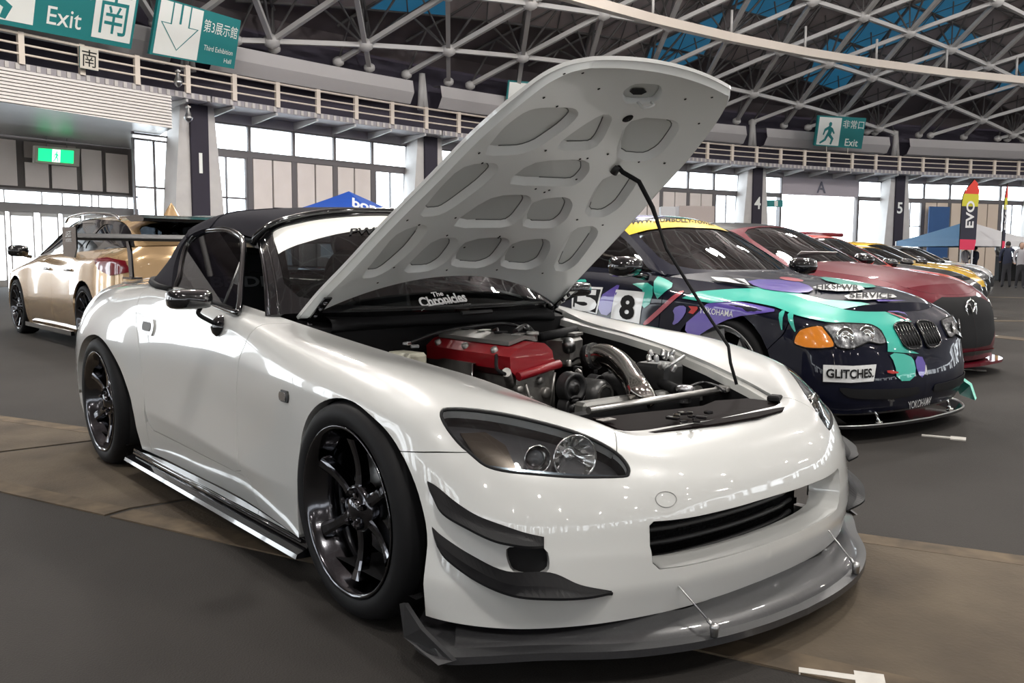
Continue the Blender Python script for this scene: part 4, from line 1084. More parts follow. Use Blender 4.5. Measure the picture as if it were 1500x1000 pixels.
# ---- wheels
def wheel(name, par, c, R, rr, w, ns, side, tyre_m, rim_m, camber=2.5, steer=0., deep=.06, twin=False, lipm=None, spoke_w=.05):
    "side -1: outer face towards -y. built round the axle, then tilted"
    t = thing(name, None, None); del_keys = None
    t.parent = par; t.location = c; t.rotation_euler = (math.radians(camber)*(1 if side < 0 else -1)*-1*(-1), 0, math.radians(steer))
    s = side; ax = (0, s, 0)
    h = w/2
    mb = MB(); sw = R-rr
    mb.lathe([(rr-.004, -h+.01), (rr+.004, -h), (rr+sw*.45, -h-.004), (rr+sw*.82, -h+.008), (R-.006, -h+.026), (R, -h+.05), (R+.001, 0), (R, h-.05), (R-.006, h-.026), (rr+sw*.82, h-.008), (rr+sw*.45, h+.004), (rr+.006, h), (rr-.004, h-.01)], (0, 0, 0), ax, 64)
    ty = mb.build('tyre', tyre_m, t)
    g = MB()
    for k in (-.06, -.02, .02, .06): g.lathe([(R+.0015, k*w/.22-.004), (R+.0022, k*w/.22), (R+.0015, k*w/.22+.004)], (0, 0, 0), ax, 64)
    g.build('tread_groove', BLACKM, ty)
    b = MB(); b.lathe([(rr-.004, h-.004), (rr+.002, h+.002), (rr-.004, h+.003), (rr-.012, h-.006), (rr-.018, h-.022), (rr-.030, h-.05), (rr-.040, h-deep-.03), (rr-.045, -h+.04), (rr-.02, -h+.01), (rr-.004, -h+.004)], (0, 0, 0), ax, 64)
    b.build('rim_barrel', lipm or rim_m, t)
    f0 = h-deep
    for k in range(ns):
        a0 = 2*math.pi*(k+.5)/ns
        sp = MB()
        for off in ((-.13, .13) if twin else (0,)):
            a = a0+off*(1 if not twin else .9)
            n = 7
            V = []
            for i in range(n):
                q = i/(n-1); r = .045+(rr-.040-.045)*q
                hw = spoke_w*(.52-.22*math.sin(q*math.pi*.75)+.16*q*q)*(0.6 if twin else 1)
                d = f0-.002-.030*math.sin(q*math.pi*.5)*(1-q)+.016*q*q; dep = .030
                ca, sa = math.cos(a), math.sin(a); tx, tz = -sa, ca
                for (o_, dd) in ((-hw, d-dep), (-hw*.82, d-.004), (-hw*.45, d), (hw*.45, d), (hw*.82, d-.004), (hw, d-dep)):
                    V.append((r*ca+o_*tx, s*dd, r*sa+o_*tz))
            Fc = [(i*6+j, i*6+j+1, (i+1)*6+j+1, (i+1)*6+j) for i in range(n-1) for j in range(5)]+[(i*6+5, i*6, (i+1)*6, (i+1)*6+5) for i in range(n-1)]
            sp.add(V, Fc, False)
        sp.build('spoke', rim_m, t)
    hb = MB(); hb.lathe([(.075, f0-.045), (.072, f0-.012), (.062, f0-.002), (.035, f0), (.033, f0+.010), (.030, f0+.014), (.0005, f0+.015)], (0, 0, 0), ax, 30); hu = hb.build('hub', rim_m, t)
    for k in range(5):
        a = 2*math.pi*k/5+.3; n_ = MB(); n_.lathe([(.0095, f0-.004), (.0095, f0+.010), (.006, f0+.018), (.0005, f0+.018)], (.054*math.cos(a), 0, .054*math.sin(a)), ax, 6, smooth=False); n_.build('wheel_nut', DCHROME, t)
    bd = MB(); bd.lathe([(.05, -.02), (.150 if rr > .2 else .13, -.02), (.150 if rr > .2 else .13, 0), (.05, 0)], (0, 0, 0), ax, 40); bd.build('brake_disc', STEEL, t)
    cb = MB(); cb.box((.115, 0*s, .0), (.07, .06, .15), bev=.012); cb.build('brake_caliper', mat('caliper_grey', (.12, .12, .13), .4), t)
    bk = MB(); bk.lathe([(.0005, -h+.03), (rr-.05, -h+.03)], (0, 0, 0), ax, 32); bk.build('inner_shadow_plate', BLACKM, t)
    return t
for (x, sg) in ((0, -1), (0, 1), (-2.4, -1), (-2.4, 1)):
    fr = x == 0
    wheel('wheel', WC, (x+(.015 if fr else 0), sg*.760, .321), .318, .247, .235, 6, sg, RUBBER, DCHROME, camber=1.5, steer=0, deep=.036, lipm=DCHROME)
# wheel wells
for (x, sg) in ((0.03, -1), (0.03, 1), (-2.4, -1), (-2.4, 1)):
    mb = MB(); mb.lathe([(.350 if x > -1 else .36, -.30), (.350 if x > -1 else .36, .0), (.345 if x > -1 else .35, .035)], (x, sg*.80, .285), (0, sg, 0), 26, a0=0, a1=2*math.pi)
    V = np.array(mb.V); V[:, 2] = np.maximum(V[:, 2], .14); mb.V = V.tolist()
    mb.add([(x-.39, sg*.5, .14), (x+.39, sg*.5, .14), (x+.39, sg*.5, .56), (x-.39, sg*.5, .56)], [(0, 1, 2, 3)])
    mb.build('wheel_well', BLACKM, WC)
# ---------------------------------------------------------------- raised bonnet
HO = np.array([-.723, 0, .818]); Hs = np.array([.828, 0, .560]); Hc = np.array([-.560, 0, .828])
def HP(s, y, c): return HO+Hs*s+Hc*c+np.array([0, y, 0])
_hw = [(-.01,.642),(.14,.620),(.30,.598),(.56,.568),(.80,.530),(1.05,.491),(1.20,.447),(1.29,.407),(1.345,.368),(1.386,.315)]
_ctr = [(.165,.085),(.25,.090),(.37,.088),(.59,.084),(.80,.080),(1.05,.070),(1.20,.058),(1.30,.044),(1.365,.030),(1.415,.012)]
_net = []
for (s, w), (sc, cc) in zip(_hw, _ctr):
    ce = .010 if s < 0 else (.022 if s < 1.2 else (.022 if s < 1.3 else (.014 if s < 1.36 else .002)))
    row = []
    for q in (0, .12, .35, .65, 1.):
        row.append(HP(s+(sc-s)*(1-(1-q)**2), -w*(1-q), ce+(cc-ce)*(1-(1-q)**2.2)))
    _net.append(row)
HS = Surf(_net); HU = Surf(_net, flip=True)
_full = [[p for p in r]+[p*np.array([1, -1, 1]) for p in r[-2::-1]] for r in _net]
HF = Surf(_full); HG = Surf(_full, flip=True)
bound = dens([(0, 0), (HF.U, 0), (HF.U, HF.Vv), (0, HF.Vv)], .05)
hood = setp('bonnet', patch(HF, bound, h=.045, gap=.0005, flange=.012), WHITE, WC)
PK = [[(710,211),(726,190),(740,173),(762,156),(776,152),(828,152),(834,159),(816,177),(780,202),(756,210)],
 [(616,301),(648,260),(672,236),(712,233),(716,240),(696,260),(656,290),(640,300)],
 [(532,392),(560,358),(580,332),(608,323),(612,330),(592,356),(560,384),(548,391)],
 [(814,204),(852,176),(878,160),(884,166),(872,192),(862,204)],
 [(742,256),(776,231),(850,229),(851,242),(841,254),(832,259)],
 [(660,320),(716,281),(764,280),(766,288),(748,312),(736,320)],
 [(766,320),(780,287),(822,283),(828,292),(820,310),(806,321)],
 [(592,386),(634,343),(656,342),(659,351),(642,374),(624,385)],
 [(662,378),(680,345),(732,342),(735,349),(717,373),(696,381)],
 [(734,380),(750,348),(794,344),(796,355),(786,375),(768,383)],
 [(904,218),(920,166),(980,171),(985,179),(964,209),(942,222)],
 [(858,303),(884,252),(918,250),(924,257),(901,291),(880,305)],
 [(814,384),(840,329),(863,326),(867,334),(838,375),(824,384)]]
OFFI = .030
PFLOOR = mat('shaded_pocket_paint', (.56, .58, .57), .4, coat=.2)  # underside paint darkened: the pockets' shade is put into the colour
holes = []; floors = []
for P in PK:
    q = rnd(HG.invpix(P)); A = .5*np.sum(q[:, 0]*np.roll(q[:, 1], -1)-np.roll(q[:, 0], -1)*q[:, 1])
    holes.append(inset(q, -.022)); floors.append(q)
lat = rnd(HG.invpix([(908,122),(925,110),(962,112),(966,124),(955,140),(912,140)]))
holes.append(inset(lat, -.004))
slit = rnd(HG.invpix([(782,132),(800,122),(868,118),(888,126),(882,137),(836,136),(800,142)]))
# inner frame hugging the skin near its rim
fr_out = inset(bound, .020)
d = patch(HG, fr_out, holes, h=.028, gap=0, flange=.0, off=OFFI)
# pull the frame back to the skin at the outer rim
fr = setp('bonnet_inner_frame', d, HOODIN, hood)
rimV = []; bo = dens(bound, .03); n = len(bo); fi = inset(bo, .020)
V = np.vstack([HG.P(inset(bo, .002))+HG.N(bo)*.012, HG.P(inset(bo, .008))+HG.N(bo)*.016, HG.P(fi)+HG.N(fi)*OFFI])
Fc = [(k*n+i, k*n+(i+1) % n, (k+1)*n+(i+1) % n, (k+1)*n+i) for k in range(2) for i in range(n)]
ro = mesh('bonnet_hem', V, Fc, HOODIN, hood)
bm = bmesh.new(); bm.from_mesh(ro.data); bmesh.ops.recalc_face_normals(bm, faces=bm.faces[:]); bm.to_mesh(ro.data); bm.free()
SEAL = mat('grey_sealant', (.16, .17, .17), .6)
for k, q in enumerate(floors+[lat]):
    ho = dens(holes[k], .02); n = len(ho)
    m1 = ho+(q.mean(0)-ho)*0; inn = inset(ho, .014 if k < 13 else .003); inn2 = inset(ho, .024 if k < 13 else .006)
    V = np.vstack([HG.P(ho)+HG.N(ho)*OFFI, HG.P(inset(ho, .004))+HG.N(ho)*(OFFI-.003), HG.P(inn)+HG.N(inn)*(OFFI*.55), HG.P(inn2)+HG.N(inn2)*.009])
    Fc = [(a*n+i, a*n+(i+1) % n, (a+1)*n+(i+1) % n, (a+1)*n+i) for a in range(3) for i in range(n)]
    w = mesh('pocket_wall', V, Fc, HOODIN, fr)
    bm = bmesh.new(); bm.from_mesh(w.data); bmesh.ops.recalc_face_normals(bm, faces=bm.faces[:]); bm.to_mesh(w.data); bm.free()
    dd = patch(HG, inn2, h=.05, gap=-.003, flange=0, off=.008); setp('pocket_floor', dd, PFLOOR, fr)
    if k < 13:
        L = HG.P(inset(ho, .025))+HG.N(ho)*.0092; c = pix(L); m = c.mean(0)
        rel = c-m; g = (rel@np.array([.55, .83]))
        idx = np.where(g > -2)[0]
        # longest consecutive run
        br = np.where(np.diff(np.r_[idx, idx[:1]+n]) > 1)[0]
        if len(br): idx = np.roll(idx, -(br[0]+1))
        mb = MB(); mb.tube(L[idx], .0019, 5); mb.build('sealant_bead', SEAL, fr)
# raised ribs, pressed dimples and drain holes
for p in [(548,404),(572,381),(590,311),(608,318),(662,308),(650,334),(676,352),(748,352),(728,336),(793,271),(800,268),(726,338),(780,266),(794,209),(845,222),(856,221),(695,212),(700,227),(785,92),(849,92),(872,117),(1000,133),(840,252),(842,312),(880,320),(886,215),(650,386),(724,386),(792,391),(932,227),(970,229),(1020,170),(1040,130),(810,143),(790,130)]:
    q = HG.invpix([p])[0]; c = HG.P(q)[0]+HG.N(q)[0]*(OFFI+.001); mb = MB(); mb.lathe([(.0005, .0012), (.0042, .001), (.0045, 0)], c, HG.N(q)[0], 8)
    mb.build('drain_hole', BLACKM, fr)
q = HG.invpix([(915,162)])[0]; c = HG.P(q)[0]+HG.N(q)[0]*(OFFI+.001)
mb = MB(); mb.lathe([(.0005, .004), (.012, .004), (.017, .002), (.019, 0)], c, HG.N(q)[0], 20); mb.build('rubber_grommet', BLACKM, fr)
q = HG.invpix([(920,129),(925,125),(941,125),(946,130),(938,134),(926,134)]); setp('latch_opening', patch(HG, q, h=.03, gap=0, flange=0, off=.012), BLACKM, fr)
A = [HG.invpix([p])[0] for p in ((930,138),(934,132),(948,128),(950,138))]
pts = [HG.P(a)[0]+HG.N(a)[0]*h for a, h in zip(A, (.03, .065, .065, .03))]; mb = MB(); mb.tube(spline(pts, 4), .0045, 8); mb.build('latch_striker', HOODIN, fr)
# hinges
for sg in (-1, 1):
    mb = MB(); a = HP(.00, sg*.60, -.022); mb.tube([a, a+[-.03, 0, -.05], a+[.05, 0, -.085]], .011, 8)
    mb.box(HP(.08, sg*.595, -.016), (.16, .03, .006), R=np.array([[.828, 0, -.56], [0, 1, 0], [.56, 0, .828]]))
    hg = mb.build('bonnet_hinge', BLACKG, WC)
    for s_ in (.04, .09, .13):
        b = MB(); b.lathe([(.0005, .008), (.007, .007), (.009, 0)], HP(s_, sg*.595, -.020), -Hc, 8); b.build('hinge_bolt', DCHROME, hg)
# prop rod
pr = [(898,236),(912,252),(936,266),(956,304),(968,340),(976,364),(1032,454),(1067,507),(1070,531),(1079,563)]
q = HG.invpix([(898,236)])[0]; top = HG.P(q)[0]+HG.N(q)[0]*(OFFI+.004); bot = on(1079,563, y=.385)
dT, dB = (top-CAM)@_F, (bot-CAM)@_F; pp = np.array(pr, float); L = np.r_[0, np.cumsum(np.hypot(*np.diff(pp, axis=0).T))]; L /= L[-1]
R3 = [on(*p, d=1/((1-t)/dT+t/dB)) for p, t in zip(pr, L)]
mb = MB(); mb.tube(R3, [.0085]*4+[.0055]*6, 8); mb.build('bonnet_prop_rod', BLACKM, WC)
mb = MB(); mb.tube([top+[.01, 0, .01], top-[.012, 0, .015]], .014, 10); mb.build('prop_clip', PLAST, WC)

# ---------------------------------------------------------------- windscreen
_ws = []
for y, a, b in ((-.715, (-.835, .822), (-1.200, 1.095)), (-.64, (-.755, .832), (-1.165, 1.150)), (-.50, (-.665, .835), (-1.120, 1.188)), (-.27, (-.590, .838), (-1.085, 1.219)), (0, (-.560, .838), (-1.072, 1.230))):
    ratio = np.interp(-y, [0, .27, .50, .64, .715], [0, .24, .43, .53, .575]); col = []
    for t in (0, .33, .66, 1.):
        bul = .026*math.sin(math.pi*t); yy = y*(1-t)+(-ratio)*t
        col.append((a[0]*(1-t)+b[0]*t+bul*.6, yy, a[1]*(1-t)+b[1]*t+bul*.8))
    _ws.append(col)
_wsf = _ws+[[(p[0], -p[1], p[2]) for p in c] for c in _ws[-2::-1]]
WS = Surf(_wsf)
wsb = dens([(0, 0), (WS.U, 0), (WS.U, WS.Vv), (0, WS.Vv)], .06)
def wuv(a, b): return (a*WS.U, b*WS.Vv)
gl_in = rnd([(.075, .02), (WS.U-.075, .02), (WS.U-.078, WS.Vv-.030), (WS.U-.13, WS.Vv-.022), (.13, WS.Vv-.022), (.078, WS.Vv-.030)], 4)
fr_ = setp('windscreen_frame', patch(WS, wsb, [gl_in], h=.04, gap=0, flange=.085), BLACKG, WC)
gw = setp('windscreen', patch(WS, gl_in, h=.06, gap=-.002, flange=0, off=-.006), DARKG, WC)
bandtop = [tuple(p) for p in gl_in if p[1] > WS.Vv-.06]
# sunstrip: follows the upper edge of the glass
sn = []
ua, ub = .080, WS.U-.080
for t in np.linspace(0, 1, 15): u = ua+(ub-ua)*t; sn.append((u, WS.Vv-.205+.095*math.sin(math.pi*t)**.8))
up = [p for p in inset(gl_in, .002) if p[1] > WS.Vv-.10]; up = sorted(up, key=lambda p: -p[0])
band = dedupe([np.array(p) for p in sn]+[np.array(p) for p in up])
setp('sunstrip', patch(WS, band, h=.03, gap=0, flange=0, off=-.0045), BANNER, gw)
def onWS(off=-.003):
    def f(Wp):   # Wp x,y in surface parameters
        q = Wp[:, :2]; return WS.P(q)+WS.N(q)*off
    return f
def ws_text(s, px, h, m, wid=None, name='windscreen_lettering', off=-.002, rot=0., **k):
    c = WS.invpix([px])[0]; a = math.radians(rot)
    return lettering(name, s, (c[0], c[1], 0), (math.cos(a), math.sin(a), 0), (-math.sin(a), math.cos(a), 0), h, m, gw, fx=onWS(off), wid=wid, **k)
ws_text('PWR', (536,337), .042, BLACKM, bold=.02, ital=.5, wid=.17)
ws_text('The', (641,430), .022, STICKER, bold=.02, ital=.2, wid=.05, rot=8)
ws_text('Chronicles', (650,438), .045, STICKER, bold=.035, ital=.15, wid=.215, rot=6)
mb = MB(); cs = [WS.invpix([p])[0] for p in ((618,455),(632,447),(660,441),(684,441))]
mb.tube(np.array([WS.P(c)[0]+WS.N(c)[0]*-.002 for c in cs]), [.002, .005, .004, .001], 6); mb.build('lettering_swash', STICKER, gw)
ws_text('STICKYDILJOE.COM', (671,447), .010, STICKER, wid=.13, rot=3)
ws_text('Factory', (779,436), .014, STICKER, bold=.02, wid=.052, rot=-14)
ws_text('garage', (784,446), .018, STICKER, bold=.02, wid=.05, rot=-14)
# chrome-black rails of the A-pillars
for sg in (-1, 1):
    for v, r in ((.012, .006), (.045, .004)):
        e = np.array([[v if sg < 0 else WS.U-v, b] for b in np.linspace(.0, WS.Vv-.05, 10)]); P = WS.P(e)+WS.N(e)*.003
        mb = MB(); mb.tube(P, r, 6); mb.build('pillar_trim', DCHROME if v < .02 else BLACKG, fr_)
# cowl and wipers
cw = Surf([[(-.70, y, .765-.02*abs(y)), (-.64, y, .772), (-.575-.1*(y/.6)**2, y*.99, .782+.03*(y/.6)**2), (-.575-.19*(y/.6)**2, y*.985, .826)] for y in np.linspace(-.55, .55, 13)])
d = gridsurf(cw, 30, 8); setp('windscreen_cowl', (d[0], [f[::-1] for f in d[1]], -d[2]), BLACKM, WC)
for pts in ([(520,472),(560,468),(640,461),(688,456)], [(690,459),(740,456),(800,455)]):
    c = [WS.invpix([p])[0] for p in pts]; P = np.array([WS.P(q)[0]+WS.N(q)[0]*.014 for q in c])
    mb = MB(); mb.tube(P, [.004, .006, .005, .003], 6) if len(P) == 4 else mb.tube(P, .005, 6); mb.build('wiper', PLAST, WC)
for a, b in (((676,458),(717,456)),):
    pa, pb = on(676,459, x=-.54), on(720,456, x=-.54); mb = MB(); mb.tube([pa, pb], .009, 6); mb.build('wiper_joint', PLAST, WC)

# ---------------------------------------------------------------- soft top
_st = [
 [(-1.205,-.565,1.105),(-1.165,-.50,1.175),(-1.115,-.30,1.220),(-1.095,-.14,1.230),(-1.09,0,1.236)],
 [(-1.36,-.575,1.128),(-1.36,-.515,1.198),(-1.36,-.30,1.244),(-1.36,-.14,1.256),(-1.36,0,1.261)],
 [(-1.57,-.588,1.155),(-1.58,-.53,1.210),(-1.60,-.30,1.252),(-1.61,-.14,1.262),(-1.62,0,1.266)],
 [(-1.74,-.600,1.150),(-1.78,-.55,1.200),(-1.84,-.32,1.246),(-1.86,-.15,1.256),(-1.87,0,1.260)],
 [(-1.85,-.622,1.115),(-1.93,-.58,1.150),(-2.03,-.36,1.230),(-2.06,-.17,1.246),(-2.07,0,1.250)],
 [(-1.86,-.655,1.060),(-1.985,-.615,1.085),(-2.16,-.40,1.150),(-2.21,-.19,1.175),(-2.22,0,1.182)],
 [(-1.79,-.705,.985),(-1.985,-.660,1.010),(-2.26,-.46,1.045),(-2.33,-.22,1.070),(-2.35,0,1.078)],
 [(-1.66,-.765,.885),(-1.97,-.735,.905),(-2.28,-.57,.925),(-2.44,-.28,.942),(-2.47,0,.948)],
]
ST = Surf(_st, cu=())
g0 = [(ST.Ku[4]+.07, ST.Kv[2]+.12), (ST.U-.06, ST.Kv[2]+.02), (ST.U-.06, ST.Vv+.01), (ST.Ku[4]+.07, ST.Vv+.01)]
sto = dedupe([np.array(p) for p in dens([(0, 0), (ST.U, 0), (ST.U, ST.Vv-.0)], .06, False)]+[np.array([ST.U-.05, ST.Vv]), np.array([ST.U-.05, ST.Kv[2]+.05]), np.array([ST.Ku[4]+.08, ST.Kv[2]+.12]), np.array([ST.Ku[4]+.08, ST.Vv]), np.array([0, ST.Vv])])
d = patch(ST, sto, h=.04, gap=0, flange=.018, nofl=lambda q: q[1] > ST.Vv-.004)
nn = d[2].copy()
# outward check
if (nn[0]*np.array([0, -1, .3])).sum() < 0: ST.flip = True; d = patch(ST, sto, h=.04, gap=0, flange=.018, nofl=lambda q: q[1] > ST.Vv-.004)
top = setp('soft_top', both(d), FABRIC, WC)
rg = dedupe([np.array([ST.U-.05, ST.Vv]), np.array([ST.U-.05, ST.Kv[2]+.05]), np.array([ST.Ku[4]+.08, ST.Kv[2]+.12]), np.array([ST.Ku[4]+.08, ST.Vv])])
setp('rear_window', both(patch(ST, rg, h=.08, gap=0, flange=0, off=-.006)), TINT, top)
e = np.array([[ST.Ku[2]+.06, v] for v in np.linspace(.0, ST.Vv, 12)])
for uu in (ST.Ku[0]+.012, ST.Ku[2]+.09, ST.Ku[4]-.01):
    e = np.array([[uu, v] for v in np.linspace(.0, ST.Vv, 14)]); P = ST.P(e)+ST.N(e)*.001; P = np.vstack([P, (P*[1, -1, 1])[::-1][1:]])
    mb = MB(); mb.tube(P, .0045, 6); mb.build('roof_seam', FABRIC, top)
# header rail between windscreen and top
P = spline([(-1.215,-.585,1.085),(-1.19,-.575,1.125),(-1.145,-.50,1.178),(-1.095,-.30,1.222),(-1.078,0,1.236)], 6); P = np.vstack([P, (P*[1, -1, 1])[::-1][1:]])
mb = MB(); mb.tube(P, .013, 8); mb.build('header_rail', BLACKG, fr_)
# side glass with its rubber channel
def side_pt(x, z): return -.770+(z-.85)*.63
_sg = [(-1.64,.880),(-1.70,.94),(-1.775,1.000),(-1.835,1.06),(-1.845,1.10),(-1.80,1.140),(-1.70,1.152),(-1.50,1.150),(-1.33,1.125),(-1.22,1.080),(-1.05,.945),(-.93,.845),(-.96,.832),(-1.3,.858)]
sgp = spline([(x, side_pt(x, z), z) for x, z in _sg], 4, True)
for sg in (-1, 1):
    m = np.array([1, -sg*1, 1]); P = sgp*np.array([1, 1 if sg < 0 else -1, 1])
    mb = MB(); mb.tube(P, .012, 6, closed=True); mb.build('window_channel', BLACKG, WC)
    mesh('side_window', P, [tuple(range(len(P)))], TINT, WC, smooth=False)
    mb = MB(); a = np.array([-1.08, sg*.765, .850]); b = np.array([-1.15, sg*.665, 1.01]); mb.tube([a, b], .010, 6); mb.add([(-1.09, sg*.762, .85), (-.95, sg*.770, .838), (-1.12, sg*.69, .985)], [(0, 1, 2)]); mb.build('quarter_pillar', PLAST, WC)
# triangular flap where the top meets the deck
for sg in (-1, 1):
    mb = MB(); mb.tube([(-1.64, sg*.775, .892), (-1.80, sg*.775, .902), (-1.97, sg*.745, .915), (-2.15, sg*.68, .922), (-2.35, sg*.52, .930), (-2.46, sg*.28, .945), (-2.49, 0, .95)], .014, 8); mb.build('top_weatherstrip', BLACKM, WC)
    mb = MB(); mb.tube([(-.98, sg*.772, .838), (-1.2, sg*.775, .858), (-1.64, sg*.778, .886)], .011, 6); mb.build('belt_moulding', BLACKM, WC)

# ---------------------------------------------------------------- cabin
mb = MB(); mb.box((-1.35, 0, .30), (1.5, 1.3, .04)); mb.build('cabin_floor', BLACKM, WC)
mb = MB(); mb.prism([(-.82,.815),(-.66,.78),(-.66,.45),(-.86,.45),(-1.0,.62),(-1.0,.79),(-.93,.825)], -.62, .62, ax=1); mb.build('dashboard', BLACKM, WC)
mb = MB(); mb.prism([(-2.0,.30),(-1.95,.86),(-2.3,.88),(-2.3,.30)], -.66, .66, ax=1); mb.build('rear_bulkhead', BLACKM, WC)
sc = MB(); sc.lathe([(.165+.014*math.cos(t), .014*math.sin(t)) for t in np.linspace(0, 2*math.pi, 9)], (-1.10, -.34, .78), (-.93, 0, .36), 28)
for k in range(3): a = 2.1*k+.5; sc.tube([(-1.10, -.34, .78), (-1.10+.06*math.sin(a), -.34+.155*math.cos(a), .78+.145*math.sin(a))], .012, 6)
sc.build('steering_wheel', BLACKM, WC)
def seat(sg):
    t = MB(); ys = sg*.34
    prof = [(-1.78,.42),(-1.87,.72),(-1.93,.93),(-1.955,1.03),(-1.97,1.06)]
    secs = [(.25,.05),(.27,.07),(.245,.06),(.17,.05),(.10,.03)]
    V = []; n = 14
    for (x, z), (w, dth) in zip(prof, secs):
        for k in range(n):
            a = 2*math.pi*k/n; V.append((x+dth*math.sin(a)+.03*abs(math.cos(a)), ys+w*(abs(math.cos(a))**.6)*np.sign(math.cos(a)), z))
    Fc = [(i*n+k, i*n+(k+1) % n, (i+1)*n+(k+1) % n, (i+1)*n+k) for i in range(4) for k in range(n)]+[tuple(4*n+k for k in range(n))]
    t.add(V, Fc, True); t.box((-1.55, ys, .42), (.50, .44, .14), bev=.04)
    o = t.build('bucket_seat', mat('seat_fabric', (.022, .022, .025), .9), WC)
    lettering('seat_lettering', 'BRIDE', (-1.842, ys-.03, .915), (0, 1, 0) if False else (0, 1, 0), (-.3, 0, 1), .052, mat('grey_embroidery', (.22, .22, .23), .8), o, wid=.30, bold=.03)
    return o
seat(-1); seat(1)
for sg in (-1, 1):
    mb = MB(); mb.tube(spline([(-1.92, sg*.55, .86), (-1.93, sg*.55, .97), (-1.93, sg*.47, 1.05), (-1.93, sg*.22, 1.05), (-1.93, sg*.14, .97), (-1.93, sg*.14, .86)], 5), .020, 8); mb.build('roll_hoop', BLACKM, WC)
mb = MB(); mb.box((-1.14, -.02, 1.14), (.03, .20, .06), bev=.012); mb.tube([(-1.13, -.02, 1.15), (-1.10, 0, 1.20)], .008, 6); mb.build('rear_view_mirror', PLAST, WC)

# ---------------------------------------------------------------- racing door mirror
for sg in (-1, 1):
    a, b = on(252,426,y=-.95), on(306,450,y=-.95)
    c = np.array([-.925, -.955, .885])
    if sg > 0: c = c*[1, -1, 1]
    t = MB(); V = []; n = 16
    for i, (x, k) in enumerate(((-.045,.80),(-.04,.93),(-.01,1.),(.02,.97),(.045,.80),(.060,.45))):
        for j in range(n):
            q = 2*math.pi*j/n; cx_ = abs(math.cos(q))**.45*np.sign(math.cos(q)); sz = abs(math.sin(q))**.45*np.sign(math.sin(q))
            V.append((c[0]+x, c[1]+.078*k*cx_, c[2]+.036*k*sz-.006*sz*0))
    Fc = [(i*n+k, i*n+(k+1) % n, (i+1)*n+(k+1) % n, (i+1)*n+k) for i in range(5) for k in range(n)]+[tuple(range(n))[::-1], tuple(5*n+k for k in range(n))]
    t.add(V, Fc, True); mr = t.build('door_mirror', BLACKG, WC)
    e = SB.invpix([(322,477)])[0]; f = SB.P(e)[0]+SB.N(e)[0]*.004; f = f*[1, 1 if sg < 0 else -1, 1]
    s = MB(); s.tube(spline([c+[.02, -sg*.03, -.03], c*.55+f*.45+[0, sg*.015, -.012], f], 5), .008, 8); s.build('mirror_stalk', BLACKM, mr)
    s = MB(); s.lathe([(.0005,.026),(.018,.024),(.034,.014),(.042,.0)], f, SB.N(e)[0]*[1, 1 if sg < 0 else -1, 1], 20); s.build('mirror_foot', BLACKG, mr)
# ---------------------------------------------------------------- rear wing
t = MB(); prof = spline([(-3.24,1.158),(-3.20,1.140),(-3.12,1.118),(-3.04,1.118),(-3.0,1.128),(-3.04,1.140),(-3.12,1.146),(-3.2,1.152)], 3, True)
t.prism([tuple(p) for p in prof], -.80, .80, ax=1); wg = t.build('rear_wing', MT['canard_black'], WC)
for sg in (-1, 1):
    t = MB(); t.prism([(-3.25,1.03),(-3.02,1.02),(-2.97,1.07),(-2.97,1.185),(-3.25,1.19)], sg*.80, sg*.808, ax=1); ep = t.build('wing_end_plate', BLACKG, wg)
    for kx, (s_, z_, h_) in enumerate((('ZEAL', 1.150, .030), ('DESIGN', 1.115, .018))): lettering('end_plate_lettering', s_, (-3.12, sg*.8095, z_), (-sg*-1, 0, 0), (0, 0, 1), h_, STICKER, ep, wid=.12)
    t = MB(); t.prism([(-3.10,.90),(-3.04,.90),(-3.06,1.06),(-3.10,1.115),(-3.14,1.115),(-3.12,1.04)], sg*.49, sg*.500, ax=1); t.box((-3.06, sg*.495, .905), (.16, .06, .012)); t.build('wing_stand', DCHROME, wg)

# ---------------------------------------------------------------- engine bay
t = MB()
t.box((-.70, 0, .55), (.02, 1.16, .42)); t.build('firewall', BLACKM, WC)
t = MB(); t.box((-.05, 0, .22), (1.25, 1.1, .02)); t.build('bay_floor', BLACKM, WC)
for sg in (-1, 1):
    t = MB(); V = []; xs = [-.68, -.5, -.25, 0, .25, .45, .58]; yt = [.61, .59, .565, .53, .475, .43, .39]; zt = [.775, .755, .730, .700, .655, .610, .578]
    for x, y, z in zip(xs, yt, zt): V += [(x, sg*(y+.012), z), (x, sg*(y-.006), z-.008), (x, sg*(y-.012), z-.034), (x, sg*(y-.015), .25)]
    Fc = [(i*4+j, i*4+j+1, (i+1)*4+j+1, (i+1)*4+j) for i in range(6) for j in range(3)]
    me = mesh('inner_wing', V, Fc, [mat('bay_white', (.60, .60, .57), .3, coat=.5), BLACKM], WC, smooth=False, fm=[(0 if j < 2 else 1) for i in range(6) for j in range(3)])
# strut tower, right and left
for sg in (-1, 1):
    t = MB(); c = on(930,525,z=.60) if sg > 0 else np.array([-.12, -.50, .60])
    c = np.array([-.06, sg*.40, .60])
    t.lathe([(.15, -.32), (.14, -.03), (.10, .0), (.05, .005), (.0005, .005)], c, (0, 0, 1), 26); tw = t.build('strut_tower', BLACKM, WC)
    t = MB(); t.lathe([(.05, .004), (.045, .022), (.02, .026), (.02, .045), (.012, .05), (.0005, .05)], c, (0, 0, 1), 18); t.build('strut_mount', ALU, tw)
    for k in range(5): a = k*1.2566; t = MB(); t.lathe([(.009, .0), (.009, .016), (.0005, .018)], c+[.075*math.cos(a), .075*math.sin(a), 0], (0, 0, 1), 6, smooth=False); t.build('strut_nut', STEEL, tw)
